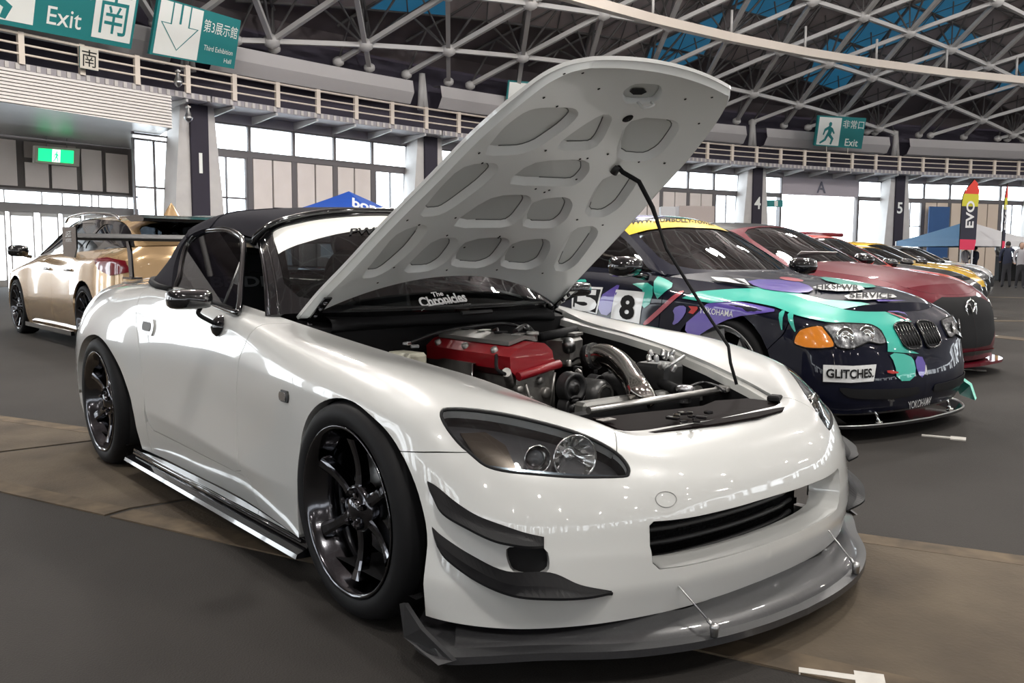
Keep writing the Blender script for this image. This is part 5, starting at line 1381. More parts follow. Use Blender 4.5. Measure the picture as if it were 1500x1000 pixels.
# engine
X0 = -.10
vf = [on(*p, x=X0) for p in [(747,523),(759,510),(783,501),(798,502.5),(809,513),(811,525),(816,531),(765,556),(756,551),(748,543)]]
RED = mat('red_crinkle_paint', (.26, .006, .012), .38, coat=.4, bump=(900, .15)); EB = np.array([-.50, .0, .0])
t = MB(); n = len(vf); V = [p for p in vf]+[p+EB+[0, 0, -.0] for p in vf]
t.add(V, [tuple(range(n))]+[(i, (i+1) % n, n+(i+1) % n, n+i) for i in range(n)]+[tuple(range(2*n-1, n-1, -1))]); vc = t.build('valve_cover', RED, WC)
f0_ = np.array(vf)
t = MB(); t.tube([f0_[8]+[.012, 0, 0], f0_[6]+[.012, 0, -.003]], .016, 10); t.build('valve_cover_lip', RED, vc)
t = MB(); a, b = f0_[2]+[-.03, -.01, .008], f0_[3]+[-.03, .02, .006]; ctr = (f0_[1]+f0_[3])/2
tp = [f0_[1]+[0, -.0, .004], f0_[2]+[0, 0, .006], f0_[3]+[0, .0, .006]]
V = [p+[-.05, 0, 0] for p in tp]+[p+[-.47, 0, 0] for p in tp]+[p+[-.05, 0, .014] for p in tp]+[p+[-.47, 0, .014] for p in tp]
t.add(V, [(6,7,10,9),(7,8,11,10),(0,1,7,6),(1,2,8,7),(0,6,9,3),(2,5,11,8),(3,9,10,4),(4,10,11,5)]); cc_ = t.build('coil_cover', mat('grey_metallic_cover', (.20, .195, .185), .45, metal=.6), vc)
for k in range(4):
    t = MB(); c = (tp[1]+tp[2])/2*.5+(tp[1])*.5+[-.10-.10*k, 0, .016]; t.box(c, (.035, .06, .006), rz=.5, bev=.002); t.build('cover_slot', BLACKM if k % 2 else ALU, cc_)
for k in range(3): t = MB(); t.lathe([(.013, 0), (.013, .02), (.0005, .022)], f0_[1]+[-.10-.17*k, -.018, -.022], (0, -.5, .8), 12); t.build('cover_bolt', ALU, vc)
V = [f0_[8]+[-.01, .01, -.01], f0_[6]+[-.01, -.005, -.012], f0_[6]+[-.01, .01, -.30], f0_[8]+[-.01, .0, -.22]]
V = V+[p+[-.45, 0, 0] for p in V]
t = MB(); t.add(V, [(0,1,2,3),(4,7,6,5),(0,4,5,1),(1,5,6,2),(2,6,7,3),(3,7,4,0)]); eb = t.build('engine_block', ALU, WC)
for (px, r) in (((790,557), .010), ((800,575), .016), ((775,585), .012), ((760,570), .012)):
    c = on(*px, x=X0-.005); t = MB(); t.lathe([(r*1.3, -.01), (r*1.3, .006), (r, .012), (.0005, .012)], c, (1, 0, 0), 12); t.build('casting_boss', ALU, eb)
for a, b in (((812,545),(806,600)),((770,562),(782,610))):
    t = MB(); t.tube([on(*a, x=X0+.003), on(*b, x=X0+.003)], .006, 6); t.build('casting_rib', ALU, eb)
# exhaust side heat shield, pipe connector
t = MB(); a, b, c, d_ = on(628,520,z=.66), on(693,533,z=.66), on(693,560,z=.60), on(628,545,z=.60); t.add([a, b, c, d_, a+[-.02, .05, 0], b+[-.02, .05, 0]], [(0,1,2,3),(0,4,5,1)]); t.build('heat_shield', mat('dull_shield', (.10, .095, .09), .5, metal=.7), WC)
t = MB(); t.tube([b+[0, -.004, 0], c+[0, -.004, 0]], .004, 5); t.build('shield_edge', STEEL, WC)
t = MB(); t.tube([on(742,545,z=.66), on(747,562,z=.60)], .016, 10); t.build('sensor_plug', ALU, WC)
t = MB(); t.tube(spline([on(727,520,z=.70), on(728,540,z=.68), on(740,548,z=.67)], 5), .006, 6); t.build('ignition_lead', BLACKM, WC)
# intake: throttle body, silicone collar, polished pipe
pipe = spline([on(868,522,z=.665), on(885,520,z=.675), on(905,530,z=.66), on(922,549,z=.63), on(936,572,z=.60), on(948,592,z=.555)], 6)
t = MB(); t.tube(pipe, .043, 24); t.build('intake_pipe', mat('polished_steel', (.62, .58, .54), .10, metal=1.), WC)
t = MB(); t.tube([pipe[0]+(pipe[0]-pipe[3])*.9, pipe[2]], .050, 20); col_ = t.build('intake_collar', PLAST, WC)
t = MB(); q = pipe[1]; dr = (pipe[3]-pipe[0]); dr /= np.linalg.norm(dr); t.lathe([(.052, -.006), (.053, 0), (.052, .006)], q, dr, 24); t.build('hose_clamp', CHROME, col_)
tb = on(838,512,z=.66); t = MB(); t.box(tb+[-.05, .0, -.01], (.13, .12, .12), rz=.4, bev=.012); t.box(tb+[-.06, .02, .062], (.12, .09, .012), rz=.4); th = t.build('throttle_body', ALU, WC)
t = MB(); t.lathe([(.0005, .02), (.02, .018), (.028, 0), (.028, -.03)], tb+[.03, -.05, .03], (.4, -.5, .7), 18); t.build('throttle_linkage', STEEL, th)
t = MB(); a = on(838,494,z=.70); b = on(876,490,z=.70); t.add([a, b, b+[.02, .0, -.07], a+[.02, 0, -.07]], [(0,1,2,3)]); t.tube([a, b], .003, 5); t.build('intake_manifold_plate', mat('manifold_warm', (.45, .42, .38), .35, metal=.8), WC)
rr_ = random.Random(3)
for k in range(26):
    p = (820+rr_.random()*55, 492+rr_.random()*75); z = .70-.0016*(p[1]-490)
    c = on(*p, z=z-.02); kind = k % 3; t = MB()
    if kind == 0: t.lathe([(.012, -.01), (.012, .01), (.007, .016), (.0005, .016)], c, (rr_.random()-.5, rr_.random()-.5, 1), 10)
    elif kind == 1: t.box(c, (.035, .02, .02), rz=rr_.random()*3, bev=.004)
    else: t.tube(spline([c, c+[.04, .01, .02], c+[.07, .05, -.01]], 4), .005, 6)
    t.build(('pipe_union', 'connector', 'small_hose')[kind], (ALU, PLAST, BLACKM)[kind], WC)
# pulleys and belt drive in front of the engine
pu = [((836,567), .055), ((858,586), .040), ((835,596), .045), ((872,560), .030)]
for p, r in pu:
    c = on(*p, x=-.03); t = MB(); t.lathe([(.012, .03), (r*.35, .028), (r*.38, .018), (r*.7, .014), (r*.74, .026), (r, .026), (r*.96, .018), (r*.96, .008), (r, 0), (r, -.02)], c, (1, 0, 0), 28); t.build('belt_pulley', PLAST, WC)
t = MB(); c = on(880,578,x=.02); t.lathe([(.05, -.10), (.055, -.06), (.055, 0), (.045, .02), (.02, .026), (.0005, .026)], c, (1, 0, 0), 24); al = t.build('alternator', mat('dark_alloy', (.09, .09, .09), .4, metal=.7), WC)
for k in range(10): a = .628*k; t = MB(); t.box(c+[.024, .034*math.cos(a), .034*math.sin(a)], (.006, .008, .022), R=np.array([[1, 0, 0], [0, math.cos(a), -math.sin(a)], [0, math.sin(a), math.cos(a)]])); t.build('alternator_fin', ALU, al)
# radiator, its top tank and the cooling panel
t = MB(); a, b = on(862,601,z=.585), on(1055,571,z=.585); t.tube([a, b], .012, 8); rad = t.build('radiator_top_rail', mat('satin_alloy', (.55, .54, .52), .3, metal=.9), WC)
q0, q1 = on(858,597,z=.575), on(1045,560,z=.585); dr = q1-q0
t = MB(); t.box((q0+q1)/2+[-.035, 0, -.03], (.055, .66, .06), rz=0, bev=.01); t.build('radiator_tank', mat('tank_grey', (.20, .20, .19), .4, metal=.5), WC)
t = MB(); t.box((.27, .02, .40), (.05, .70, .32)); t.build('radiator_core', BLACKM, WC)
c = on(1003,568,z=.60); t = MB(); t.lathe([(.022, -.05), (.022, -.012), (.030, -.010), (.031, .002), (.026, .008), (.0005, .010)], c, (0, 0, 1), 24); cp = t.build('radiator_cap', mat('silver_cap', (.55, .55, .57), .25, metal=.9), WC)
pan = [on(*p, z=z) for p, z in [((868,613),.580),((905,627),.578),((925,631),.578),((960,631),.578),((1060,617),.578),((1112,608),.578),((1146,598),.580),((1150,591),.585),((1140,582),.590),((1095,578),.592),((1048,583),.590),((1030,590),.589),((990,596),.587),((940,603),.584),((880,612),.581)]]
P2, T, E = tri(np.array([p[:2] for p in pan]), [], .05)
def zz(p): return .585-.01*np.clip((p[:, 0]-.4)/.2, -1, 1)
V = np.c_[P2, zz(P2)]; n = len(V); V = np.vstack([V, V-[0, 0, .006]])
pn = mesh('radiator_cooling_panel', V, [tuple(t) for t in T.tolist()]+[tuple((np.array(t)[::-1]+n).tolist()) for t in T.tolist()]+[(a, a+n, b+n, b) for a, b in E], mat('gloss_brown_black', (.010, .007, .007), .6, spec=.03), WC, smooth=False)
q = on(888,614,z=.590); t = MB(); t.box(q, (.028, .052, .002), rz=-.05); lb = t.build('panel_label', mat('label_grey', (.33, .31, .29), .5), pn)
lettering('label_mark', 'S', q+[0, 0, .0016], (0, 1, 0), (-1, 0, 0), .018, BLACKM, lb)
rr_ = random.Random(9)
for k in range(10):
    p = (985+rr_.random()*60, 603+rr_.random()*18); c = on(*p, z=.592); t = MB(); t.box(c, (.010+.03*rr_.random(), .02, .008), rz=rr_.random()*3, bev=.002); t.build('panel_clip', BLACKG, pn)
t = MB(); t.tube(spline([on(903,538,z=.62), on(945,545,z=.62), on(968,560,z=.60), on(992,572,z=.585)], 5), .020, 10); t.build('radiator_hose', BLACKM, WC)
t = MB(); t.tube(spline([on(1010,566,z=.60), on(1030,560,z=.60), on(1050,565,z=.60), on(1062,573,z=.59)], 5), .005, 6); t.build('overflow_hose', PLAST, WC)
t = MB(); c = on(1062,568,z=.59); t.box(c, (.05, .09, .02), rz=.3, bev=.004); t.build('bonnet_latch', ALU, WC)
t = MB(); c = on(1135,583,z=.59); t.box(c, (.04, .05, .02), rz=.3, bev=.005); t.build('bump_stop', BLACKM, WC)
t = MB(); c = on(1090,560,z=.60); t.lathe([(.035, -.04), (.03, .01), (.0005, .012)], c, (0, 0, 1), 14); t.build('horn', BLACKM, WC)
# hoses along the bulkhead and fuse/brake parts
t = MB(); t.tube(spline([on(598,503,z=.72), on(642,487,z=.75), on(700,477,z=.77), on(742,474,z=.77), on(775,484,z=.75)], 6), .0075, 8); t.build('heater_hose', PLAST, WC)
t = MB(); t.tube(spline([on(755,486,z=.75), on(770,478,z=.76), on(782,490,z=.74)], 6), .012, 8); t.build('breather_hose', PLAST, WC)
t = MB(); t.tube(spline([on(790,494,z=.72), on(815,489,z=.73), on(842,483,z=.73)], 5), .019, 10); t.build('intake_duct', BLACKM, WC)
c = on(780,491,z=.76); t = MB(); t.lathe([(.018, -.02), (.018, .0), (.024, .002), (.022, .014), (.0005, .016)], c, (0, 0, 1), 16); t.build('oil_filler_cap', ALU, vc)
c = on(698,487,z=.74); t = MB(); t.box(c, (.03, .06, .02), rz=.4, bev=.004); t.build('coolant_bracket', mat('brass_tan', (.35, .26, .2), .5, metal=.5), WC)
t = MB(); t.tube(spline([on(722,484,z=.75), on(728,481,z=.76), on(730,487,z=.745)], 4), .005, 6); t.build('cable_hook', STEEL, WC)
c = on(596,503,z=.735); t = MB(); t.box(c, (.02, .035, .012), rz=.5, bev=.003); t.box(c+[.02, .02, -.01], (.016, .03, .012), rz=-.3, bev=.003); t.build('brake_fitting', STEEL, WC)
c = on(600,518,z=.69); t = MB(); t.box(c+[-.02, 0, -.03], (.14, .09, .07), rz=.1, bev=.012); t.build('brake_reservoir', mat('reservoir_cream', (.45, .44, .36), .4), WC)
c = on(966,540,y=.33); t = MB(); t.box(c+[-.02, .02, -.03], (.14, .12, .10), rz=.15, bev=.012); t.build('brake_actuator', PLAST, WC); rr_ = random.Random(5)
for k in range(12):
    p = on(948+rr_.random()*40, 517+rr_.random()*26, y=.27+.05*rr_.random()); t = MB(); t.lathe([(.009, -.01), (.009, .008), (.005, .014), (.0005, .014)], p, (rr_.random()-.5, rr_.random()-.5, 1), 8); t.build('brake_line_union', STEEL, WC)
t = MB(); t.tube([on(972,541,y=.30), on(1003,521,y=.385)], .006, 6); t.build('strut_bar_end', STEEL, WC)
# ================================================================ the other cars
ROWF = [0, .12, .30, .52, .72, .88, .96, 1.]
YF = [.940, .975, 1.0, 1.0, .988, .958, .925, None]
class Car:
    def __init__(s, name, label, spec, x, y, h, paint, group=None, detail=1):
        s.sp = spec; s.o = np.array([x, y, 0.]); s.h = h; s.c, s.s = math.cos(h), math.sin(h); s.paint = paint
        s.t = thing(name, label, 'car', (x, y, 0), h, group); s.inv = s.t
        st = spec['st']; net = []
        for (px, w, zs, ys, zb, k) in st:   # k: (dx per row) key into the nose/tail lean tables
            col = []
            for f, yf in zip(ROWF, YF):
                z = zb+f*(zs-zb); yy = -(ys if yf is None else w*yf if w > 0 else 0)
                if w == 0: yy = 0
                if f == .96 and w > 0: yy = -(w*.30+ys*.70) if ys < w*.9 else yy
                dx = (np.interp(f, *spec['nose'])*k if k > 0 else -np.interp(f, *spec['tail'])*k if k < 0 else 0)
                if k < 0: dx = np.interp(f, *spec['tail'])*(-k)*-1*-1
                col.append((px+dx if k >= 0 else px-dx, yy, z))
            net.append(col)
        s.L = np.array(net); s.S = Surf(s.W(s.L), flip=False); s.Sl = Surf(s.L)
        s.build(detail)
    def W(s, P):
        P = np.asarray(P, float); q = P.copy(); q[..., 0] = s.o[0]+s.c*P[..., 0]-s.s*P[..., 1]; q[..., 1] = s.o[1]+s.s*P[..., 0]+s.c*P[..., 1]; return q
    def put(s, name, d, m, parent=None, mirr=False, smooth=True):
        "d in local coordinates"
        if mirr: d = mir(d)
        return mesh(name, d[0], d[1], m, parent or s.t, N=d[2], smooth=smooth)
    def wput(s, name, d, m, parent=None, both_=False):
        "d in world coordinates, brought back to the car's own frame"
        V = d[0]-s.o; N = d[2]; f = lambda A: np.stack([s.c*A[:, 0]+s.s*A[:, 1], -s.s*A[:, 0]+s.c*A[:, 1], A[:, 2]], 1)
        return mesh(name, f(V), d[1], m, parent or s.t, N=f(N))
    def ux(s, x, z): return s.Sl.inv([(x, z)], (0, 2), lambda P: P[:, 1] < -.35)[0]
    def ust(s, x, v):
        us = np.linspace(0, s.Sl.U, 500); P = s.Sl.P(np.stack([us, np.full(500, v)], 1)); return us[np.abs(np.where(P[:, 1] < -.3, P[:, 0], -99)-x).argmin()]
    def arch(s, xc, R, zc, zb):
        a0 = math.asin(min(.98, (zb-zc)/R)) if abs((zb-zc)/R) < 1 else 0
        A = np.linspace(math.pi-a0, a0, 17) if False else np.linspace(math.pi+max(0, -a0), -max(0, -a0), 19)
        p = [s.ux(xc+R*math.cos(a), max(zb, zc+R*math.sin(a))) for a in A]; p[0][1] = 0; p[-1][1] = 0; return p
    def build(s, detail):
        sp = s.sp; S = s.Sl; V = S.Vv; wb = sp['wb']; R = sp['R']; zb = sp['zb']
        FA = s.arch(0, R+.05, R*.98, zb); RA = s.arch(-wb, R+.05, R*.98, zb); s.FA, s.RA = FA, RA
        xs = sp['seams']; h = .05 if detail else .09
        def seam(x, dx=0):
            return [np.array([s.ust(x, V), V])]+[s.ux(x+dx*q, z) for q, z in ((.3, .72*sp['zs']), (.8, .55*sp['zs']), (1, zb+.08))]
        # side pieces: rear bumper / quarter / rear door / front door / fender / front bumper
        cuts = xs
        lines = [seam(x, -.03) for x in cuts]
        def low(l): return np.array([l[-1][0], 0.])
        # fender: from lines[0] to the bumper seam
        ub = sp['ub']; bs = [np.array([s.ust(ub[0], V), V]), s.ux(ub[1], ub[2])]; iF = int(np.argmin(np.hypot(*(np.array(FA)-s.ux(ub[3], ub[4])).T)))
        pieces = [('front_fender', [low(lines[0])]+FA[:iF+1]+bs[::-1]+lines[0][:-1])]
        for i in range(len(lines)-1):
            a, b = lines[i+1], lines[i]
            if i == len(lines)-2 and sp.get('rear_in_arch'): 
                pass
            pieces.append(('door', [low(a), low(b)]+b[:-1][::-1]+a[:-1]))
        a = lines[-1]; rb = sp['rb']; rbs = [np.array([s.ust(rb[0], V), V]), s.ux(rb[1], rb[2])]
        iR = int(np.argmin(np.hypot(*(np.array(RA)-s.ux(rb[3], rb[4])).T)))
        pieces.append(('rear_quarter_panel', RA[iR:]+[low(a)]+a[:-1][::-1]+rbs))
        nz = lambda q: q[0] > S.U-.006 or q[0] < .006
        holes = {k: [] for k in ('front_bumper', 'front_fender')}
        s.parts = {}
        for sg in (0, 1):
            for nm, pl in pieces:
                o = s.put(nm, patch(S, dedupe(pl), h=h, gap=.003, flange=.02), s.paint, mirr=bool(sg))
                if not sg: s.parts.setdefault(nm, []).append(o)
        fb = [np.array([S.U, 0]), np.array([S.U, V])]+bs+FA[iF:]
        hs = sp.get('bumper_holes', lambda c: [])(s)
        s.fbp = s.put('front_bumper', both(patch(S, gapmid2(dedupe(fb), S.U), hs, h=h, gap=0, flange=.03, nofl=lambda q: q[0] > S.U-.006)), s.paint)
        rbp = [np.array([0, 0])]+RA[:iR+1]+rbs[::-1]+[np.array([0, V])]
        s.rbp = s.put('rear_bumper', both(patch(S, gapmid2(dedupe(rbp), S.U), h=h*1.3, gap=0, flange=.02, nofl=lambda q: q[0] < .006)), s.paint)
        # bonnet and deck: strips between the shoulder lines
        def top(x0, x1, crown, name, n=9, endc=0.):
            rows = []
            for x in np.linspace(x0, x1, n):
                e = S.P(np.array([[s.ust(x, V), V]]))[0]; t = (x-x0)/(x1-x0); cx = crown[0]+(crown[1]-crown[0])*t
                rows.append([(e[0]+endc*(1-q*q)*t, e[1]*q, e[2]+cx*(1-abs(q)**2.2)) for q in (1, .97, .85, .6, .3, 0)])
            g = Surf(rows); d = gridsurf(g, 24, 14); return g, d
        g, d = top(sp['cowl'], sp['hoodf'], sp['crown'], 'bonnet', endc=sp.get('hoodc', .06)); s.HS = g
        if np.mean(d[2][:, 2]) < 0: g.flip = True; d = gridsurf(g, 24, 14)
        s.bonnet = s.put('bonnet', both(d), sp.get('bonnet_mat', s.paint))
        s.HW = Surf(s.W(g.C), flip=g.flip)
        # front cap from the bonnet edge to the nose centre line
        us = np.linspace(s.ust(sp['hoodf'], V), S.U, 12); eP = S.P(np.stack([us, np.full(12, V)], 1))
        m = g.P(np.array([[g.U, g.Vv*(1-0)]])); mid = g.P(np.stack([np.full(12, g.U), np.linspace(0, g.Vv, 12)], 1))
        capN = [[mid[i]*(1-t)+eP[i]*t for t in (0, .5, 1)] for i in range(12)]; cs = Surf(capN); d = gridsurf(cs, 14, 4)
        if np.mean(d[2][:, 2]) < 0: cs.flip = True; d = gridsurf(cs, 14, 4)
        s.put('nose_cap', both(d), s.paint)
        if sp.get('deck') is not None:
            g2, d = top(sp['deck'][0], sp['deck'][1], sp['deck'][2:], 'boot_lid')
            if np.mean(d[2][:, 2]) < 0: g2.flip = True; d = gridsurf(g2, 24, 14)
            s.put('boot_lid', both(d), s.paint)
            us = np.linspace(0, s.ust(sp['deck'][1], V), 8); 
            eP = S.P(np.stack([us, np.full(8, V)], 1)); me_ = g2.P(np.stack([np.full(8, g2.U), np.linspace(g2.Vv, 0, 8)], 1)) if sp['deck'][1] < sp['deck'][0] else eP
            cs = Surf([[me_[i]*(1-t)+eP[i]*t for t in (0, 1)] for i in range(8)]); d = gridsurf(cs, 10, 3)
            if np.mean(d[2][:, 2]) < 0: d = (d[0], [f[::-1] for f in d[1]], -d[2])
            s.put('tail_cap', both(d), s.paint)
        # greenhouse: 'top' net from windscreen base over the roof to the rear window base
        T = []
        for (xe, ye, ze, xc, zc) in sp['top']:
            T.append([(xe+(xc-xe)*(1-q**2), -ye*q, ze+(zc-ze)*(1-abs(q)**2.4)) for q in (1, .96, .82, .45, 0)])
        T = [r+[(p[0], -p[1], p[2]) for p in r[-2::-1]] for r in T]
        G = Surf(T); N0 = G.N(np.array([[G.U/2, G.Vv/2]]))[0]; G.flip = N0[2] < 0; s.G = G; s.GW = Surf(s.W(G.C), flip=G.flip)
        i1, i2 = sp['glass']; u0, u1, u2, u3 = G.Ku[0], G.Ku[i1], G.Ku[i2], G.U; m_ = .055
        ws = rnd([(u0+.03, m_), (u1-.03, m_), (u1-.03, G.Vv-m_), (u0+.03, G.Vv-m_)], 4); rw = rnd([(u2+.04, m_+.04), (u3-.06, m_+.04), (u3-.06, G.Vv-m_-.04), (u2+.04, G.Vv-m_-.04)], 4)
        s.roof = s.put('roof', patch(G, dens([(u1, 0), (u2, 0), (u2, G.Vv), (u1, G.Vv)], .06), h=.09, gap=0, flange=0), sp.get('roof_mat', s.paint))
        s.pill = s.put('windscreen_pillars', patch(G, dens([(0, 0), (u1, 0), (u1, G.Vv), (0, G.Vv)], .06), [ws], h=.07, gap=0, flange=.02), sp.get('pillar_mat', s.paint))
        s.ws = s.put('windscreen', patch(G, ws, h=.08, gap=-.004, flange=0, off=-.004), sp.get('ws_mat', TINT))
        s.put('rear_pillars', patch(G, dens([(u2, 0), (u3, 0), (u3, G.Vv), (u2, G.Vv)], .06), [rw], h=.07, gap=0, flange=.02), s.paint)
        s.put('rear_window', patch(G, rw, h=.1, gap=-.004, flange=0, off=-.004), TINT)
        s.wsp = ws
        # side glass area between belt and roof edge
        xa, xb = sp['top'][0][0], sp['top'][-1][0]; tops = np.array([r[0] for r in T]); cur = spline(tops, 6)
        rows = []
        for t in np.linspace(0, 1, 15):
            k = t*(len(cur)-1); i = int(k); p = cur[i]+(cur[min(i+1, len(cur)-1)]-cur[i])*(k-i)
            xx = sp['cowl']*1.0+(sp['belt_end']-sp['cowl'])*t; e = S.P(np.array([[s.ust(xx, V), V]]))[0]; e = e+[0, .012, 0]
            rows.append([e, e*.66+p*.34-[0, .012, 0], e*.33+p*.67-[0, .012, 0], p])
        B = Surf(rows); nb_ = B.N(np.array([[B.U/2, B.Vv/2]]))[0]; B.flip = nb_[1] > 0; s.B = B
        fr = dens([(0, 0), (B.U, 0), (B.U, B.Vv), (0, B.Vv)], .08); gls = []
        for (a, b, c, d_) in sp['side_glass']:   # fractions along u at bottom and top
            gls.append(rnd([(B.U*a, .03), (B.U*b, .03), (B.U*d_, B.Vv-.045), (B.U*c, B.Vv-.045)], 4))
        for sg in (0, 1):
            o = s.put('window_frame', patch(B, fr, gls, h=.07, gap=0, flange=.015), sp.get('frame_mat', BLACKG), mirr=bool(sg))
            for q in gls: s.put('side_window', patch(B, q, h=.1, gap=-.004, flange=0, off=-.006), TINT, parent=o, mirr=bool(sg))
        # inside
        mb = MB(); L_ = sp['cowl']-sp['belt_end']; mb.box(((sp['cowl']+sp['belt_end'])/2-.1, 0, .35), (abs(L_), 1.3, .1)); mb.box((sp['cowl']-.28, 0, .80*sp['zs']), (.35, 1.25, .22), bev=.05); mb.build('dashboard', BLACKM, s.t)
        for sg in (-1, 1):
            for xr in ((-1.35, -2.25) if wb > 2.3 else (-1.35,)):
                if sp['top'][-1][0] > xr: continue
                mb = MB(); mb.box((xr-.12, sg*.36, .72), (.14, .46, .62), bev=.05); mb.box((xr-.16, sg*.36, 1.10), (.10, .26, .16), bev=.03); mb.build('seat', mat('seat_dark', (.02, .02, .022), .8), s.t)
        # liner, wheel wells, wheels
        d = patch(S, dedupe([np.array([FA[0][0]-.03, 0]), *[q+[-.03, .03] for q in FA[1:6]], *[q+[0, .05] for q in FA[6:13]], *[q+[.03, .03] for q in FA[13:-1]], np.array([FA[-1][0]+.03, 0]), np.array([S.U-.0, 0]), np.array([S.U, V]), np.array([0, V]), np.array([0, 0]), np.array([RA[0][0]-.03, 0]), *[q+[-.03, .03] for q in RA[1:6]], *[q+[0, .05] for q in RA[6:13]], *[q+[.03, .03] for q in RA[13:-1]], np.array([RA[-1][0]+.03, 0])]), h=.12, gap=0, flange=0, off=-.05)
        s.put('inner_shell', both(d), BLACKM)
        mb = MB(); mb.box((-wb/2, 0, zb+.02), (wb+1.3, 1.3, .02)); mb.build('underbody', BLACKM, s.t)
        for x in (0, -wb):
            for sg in (-1, 1):
                wheel('wheel', s.t, (x, sg*(sp['w']-.125), R), R, sp['rr'], .22, sp['ns'], sg, RUBBER, sp['rim'], camber=1.2, deep=sp.get('deep', .03), spoke_w=sp.get('sw', .05), lipm=sp.get('lip'))
                mb = MB(); mb.lathe([(R+.05, -.25), (R+.05, .0)], (x, sg*(sp['w']-.06), R), (0, sg, 0), 20); V_ = np.array(mb.V); V_[:, 2] = np.clip(V_[:, 2], zb, sp['zs']-.12); mb.V = V_.tolist(); mb.build('wheel_well', BLACKM, s.t)
        if 'mirror' in sp:
            for sg in (-1, 1):
                c = np.array(sp['mirror'])*[1, sg, 1]; t = MB(); V_ = []; n = 12
                for (x, k) in ((-.08,.75),(-.06,1.),(0,.98),(.06,.80),(.10,.35)):
                    for j in range(n):
                        q = 2*math.pi*j/n; V_.append((c[0]+x, c[1]+.115*k*abs(math.cos(q))**.6*np.sign(math.cos(q)), c[2]+.072*k*abs(math.sin(q))**.6*np.sign(math.sin(q))))
                t.add(V_, [(i*n+k, i*n+(k+1) % n, (i+1)*n+(k+1) % n, (i+1)*n+k) for i in range(4) for k in range(n)]+[tuple(range(n))[::-1], tuple(4*n+k for k in range(n))], True)
                t.tube([c+[0, -sg*.06, -.05], c+[0.04, -sg*.16, -.075]], .022, 8); t.build('door_mirror', sp.get('mirror_mat', BLACKG), s.t)
def gapmid2(P, U, g=.003):
    P = np.asarray(P); Q = inset(P, g); k = (P[:, :1] > U-1e-6) | (P[:, :1] < 1e-6); return np.where(k, np.stack([P[:, 0], Q[:, 1]], 1), Q)
SEDAN = dict(wb=2.725, R=.318, rr=.235, zb=.17, zs=.92, w=.868, ns=5, rim=STEEL, seams=[-.52, -1.72], ub=(.50, .44, .60, .30, .46), rb=(-3.35, -3.35, .6, -3.02, .45),
  cowl=-.48, hoodf=.60, crown=(.055, .045), belt_end=-2.95, mirror=(-.72, .97, .98),
  nose=([0, .12, .3, .5, .62, .75, .9, 1], [-.01, .02, .03, .01, .0, -.03, -.09, -.15]), tail=([0, .3, .6, .9, 1], [.0, .03, .03, .0, -.04]),
  st=[(-3.62, 0, .99, 0, .20, -1), (-3.60, .45, .985, .40, .20, -1), (-3.46, .74, .975, .62, .19, -.8), (-3.15, .845, .965, .70, .18, -.2), (-2.75, .868, .955, .73, .17, 0), (-2.3, .872, .95, .76, .17, 0), (-1.7, .868, .94, .775, .17, 0),
      (-1.1, .868, .93, .775, .17, 0), (-.55, .868, .915, .745, .17, 0), (-.2, .872, .885, .70, .17, 0), (.1, .872, .855, .665, .17, 0), (.36, .862, .82, .63, .17, .1), (.58, .80, .775, .58, .17, .5), (.72, .66, .745, .50, .16, .8), (.79, .44, .73, .36, .16, 1), (.82, .2, .725, .17, .16, 1), (.825, 0, .724, 0, .16, 1)],
  top=[(-.50, .695, .925, -.32, .945), (-.85, .64, 1.13, -.72, 1.16), (-1.20, .57, 1.285, -1.10, 1.335), (-1.65, .57, 1.325, -1.62, 1.375), (-2.15, .565, 1.295, -2.15, 1.355), (-2.45, .575, 1.225, -2.55, 1.27), (-2.98, .62, .985, -3.02, 1.005)],
  glass=(2, 5), side_glass=[(.03, .49, .14, .49), (.52, .86, .52, .76)], deck=(-2.95, -3.5, .03, .02))
def spec(base, **k):
    d = dict(base); d.update(k); return d
# ---------------- liveried coupe
NAVY = mat('near_black_navy_wrap', (.005, .006, .016), .4, coat=.55, spec=.08)
TEALV = mat('wrap_mint', (.045, .47, .37), .3, coat=.8); PURP = mat('wrap_purple', (.10, .062, .36), .3, coat=.8); PINK = mat('wrap_coral', (.42, .05, .075), .35, coat=.6); WV = mat('wrap_white', (.72, .73, .73), .35, coat=.6)
YEL = mat('banner_yellow', (.78, .52, .01), .4, coat=.4); REDV = mat('wrap_red', (.45, .02, .015), .4)
SILR = mat('silver_rim', (.50, .51, .52), .3, metal=.75)
bm_sp = spec(SEDAN, cowl=-.55, top=[(-.60, .73, .925, -.40, .945), (-.92, .66, 1.12, -.78, 1.16), (-1.24, .58, 1.275, -1.14, 1.335)]+SEDAN['top'][3:], ns=5, rim=SILR, deep=.0, sw=.19, R=.345, rr=.290, lip=SILR, crown=(.05, .035), pillar_mat=NAVY, ws_mat=glass('race_screen', (.16, .17, .18), .14), frame_mat=NAVY, seams=[-.50, -1.80])
B = Car('race_coupe', 'near-black race coupe wrapped in mint, purple and coral shards with number 58', bm_sp, -1.03, 3.22, math.radians(-4), NAVY)
def decal(C, W, pts, m, name='wrap_patch', off=.0025, parent=None, curve=True, mirr=False, h=.05, k=3):
    q = W.invpix(pts); q = rnd(q, 2) if curve else q
    if abs(.5*np.sum(q[:, 0]*np.roll(q[:, 1], -1)-np.roll(q[:, 0], -1)*q[:, 1])) < 1e-4: return None
    d = patch(W, dedupe(q), h=h, gap=0, flange=0, off=off)
    o = C.wput(name, d, m, parent)
    if mirr: V = np.array([v.co[:] for v in o.data.vertices])*[1, -1, 1]; o2 = mesh(name, V, [tuple(p.vertices)[::-1] for p in o.data.polygons], m, parent or C.t)
    return o
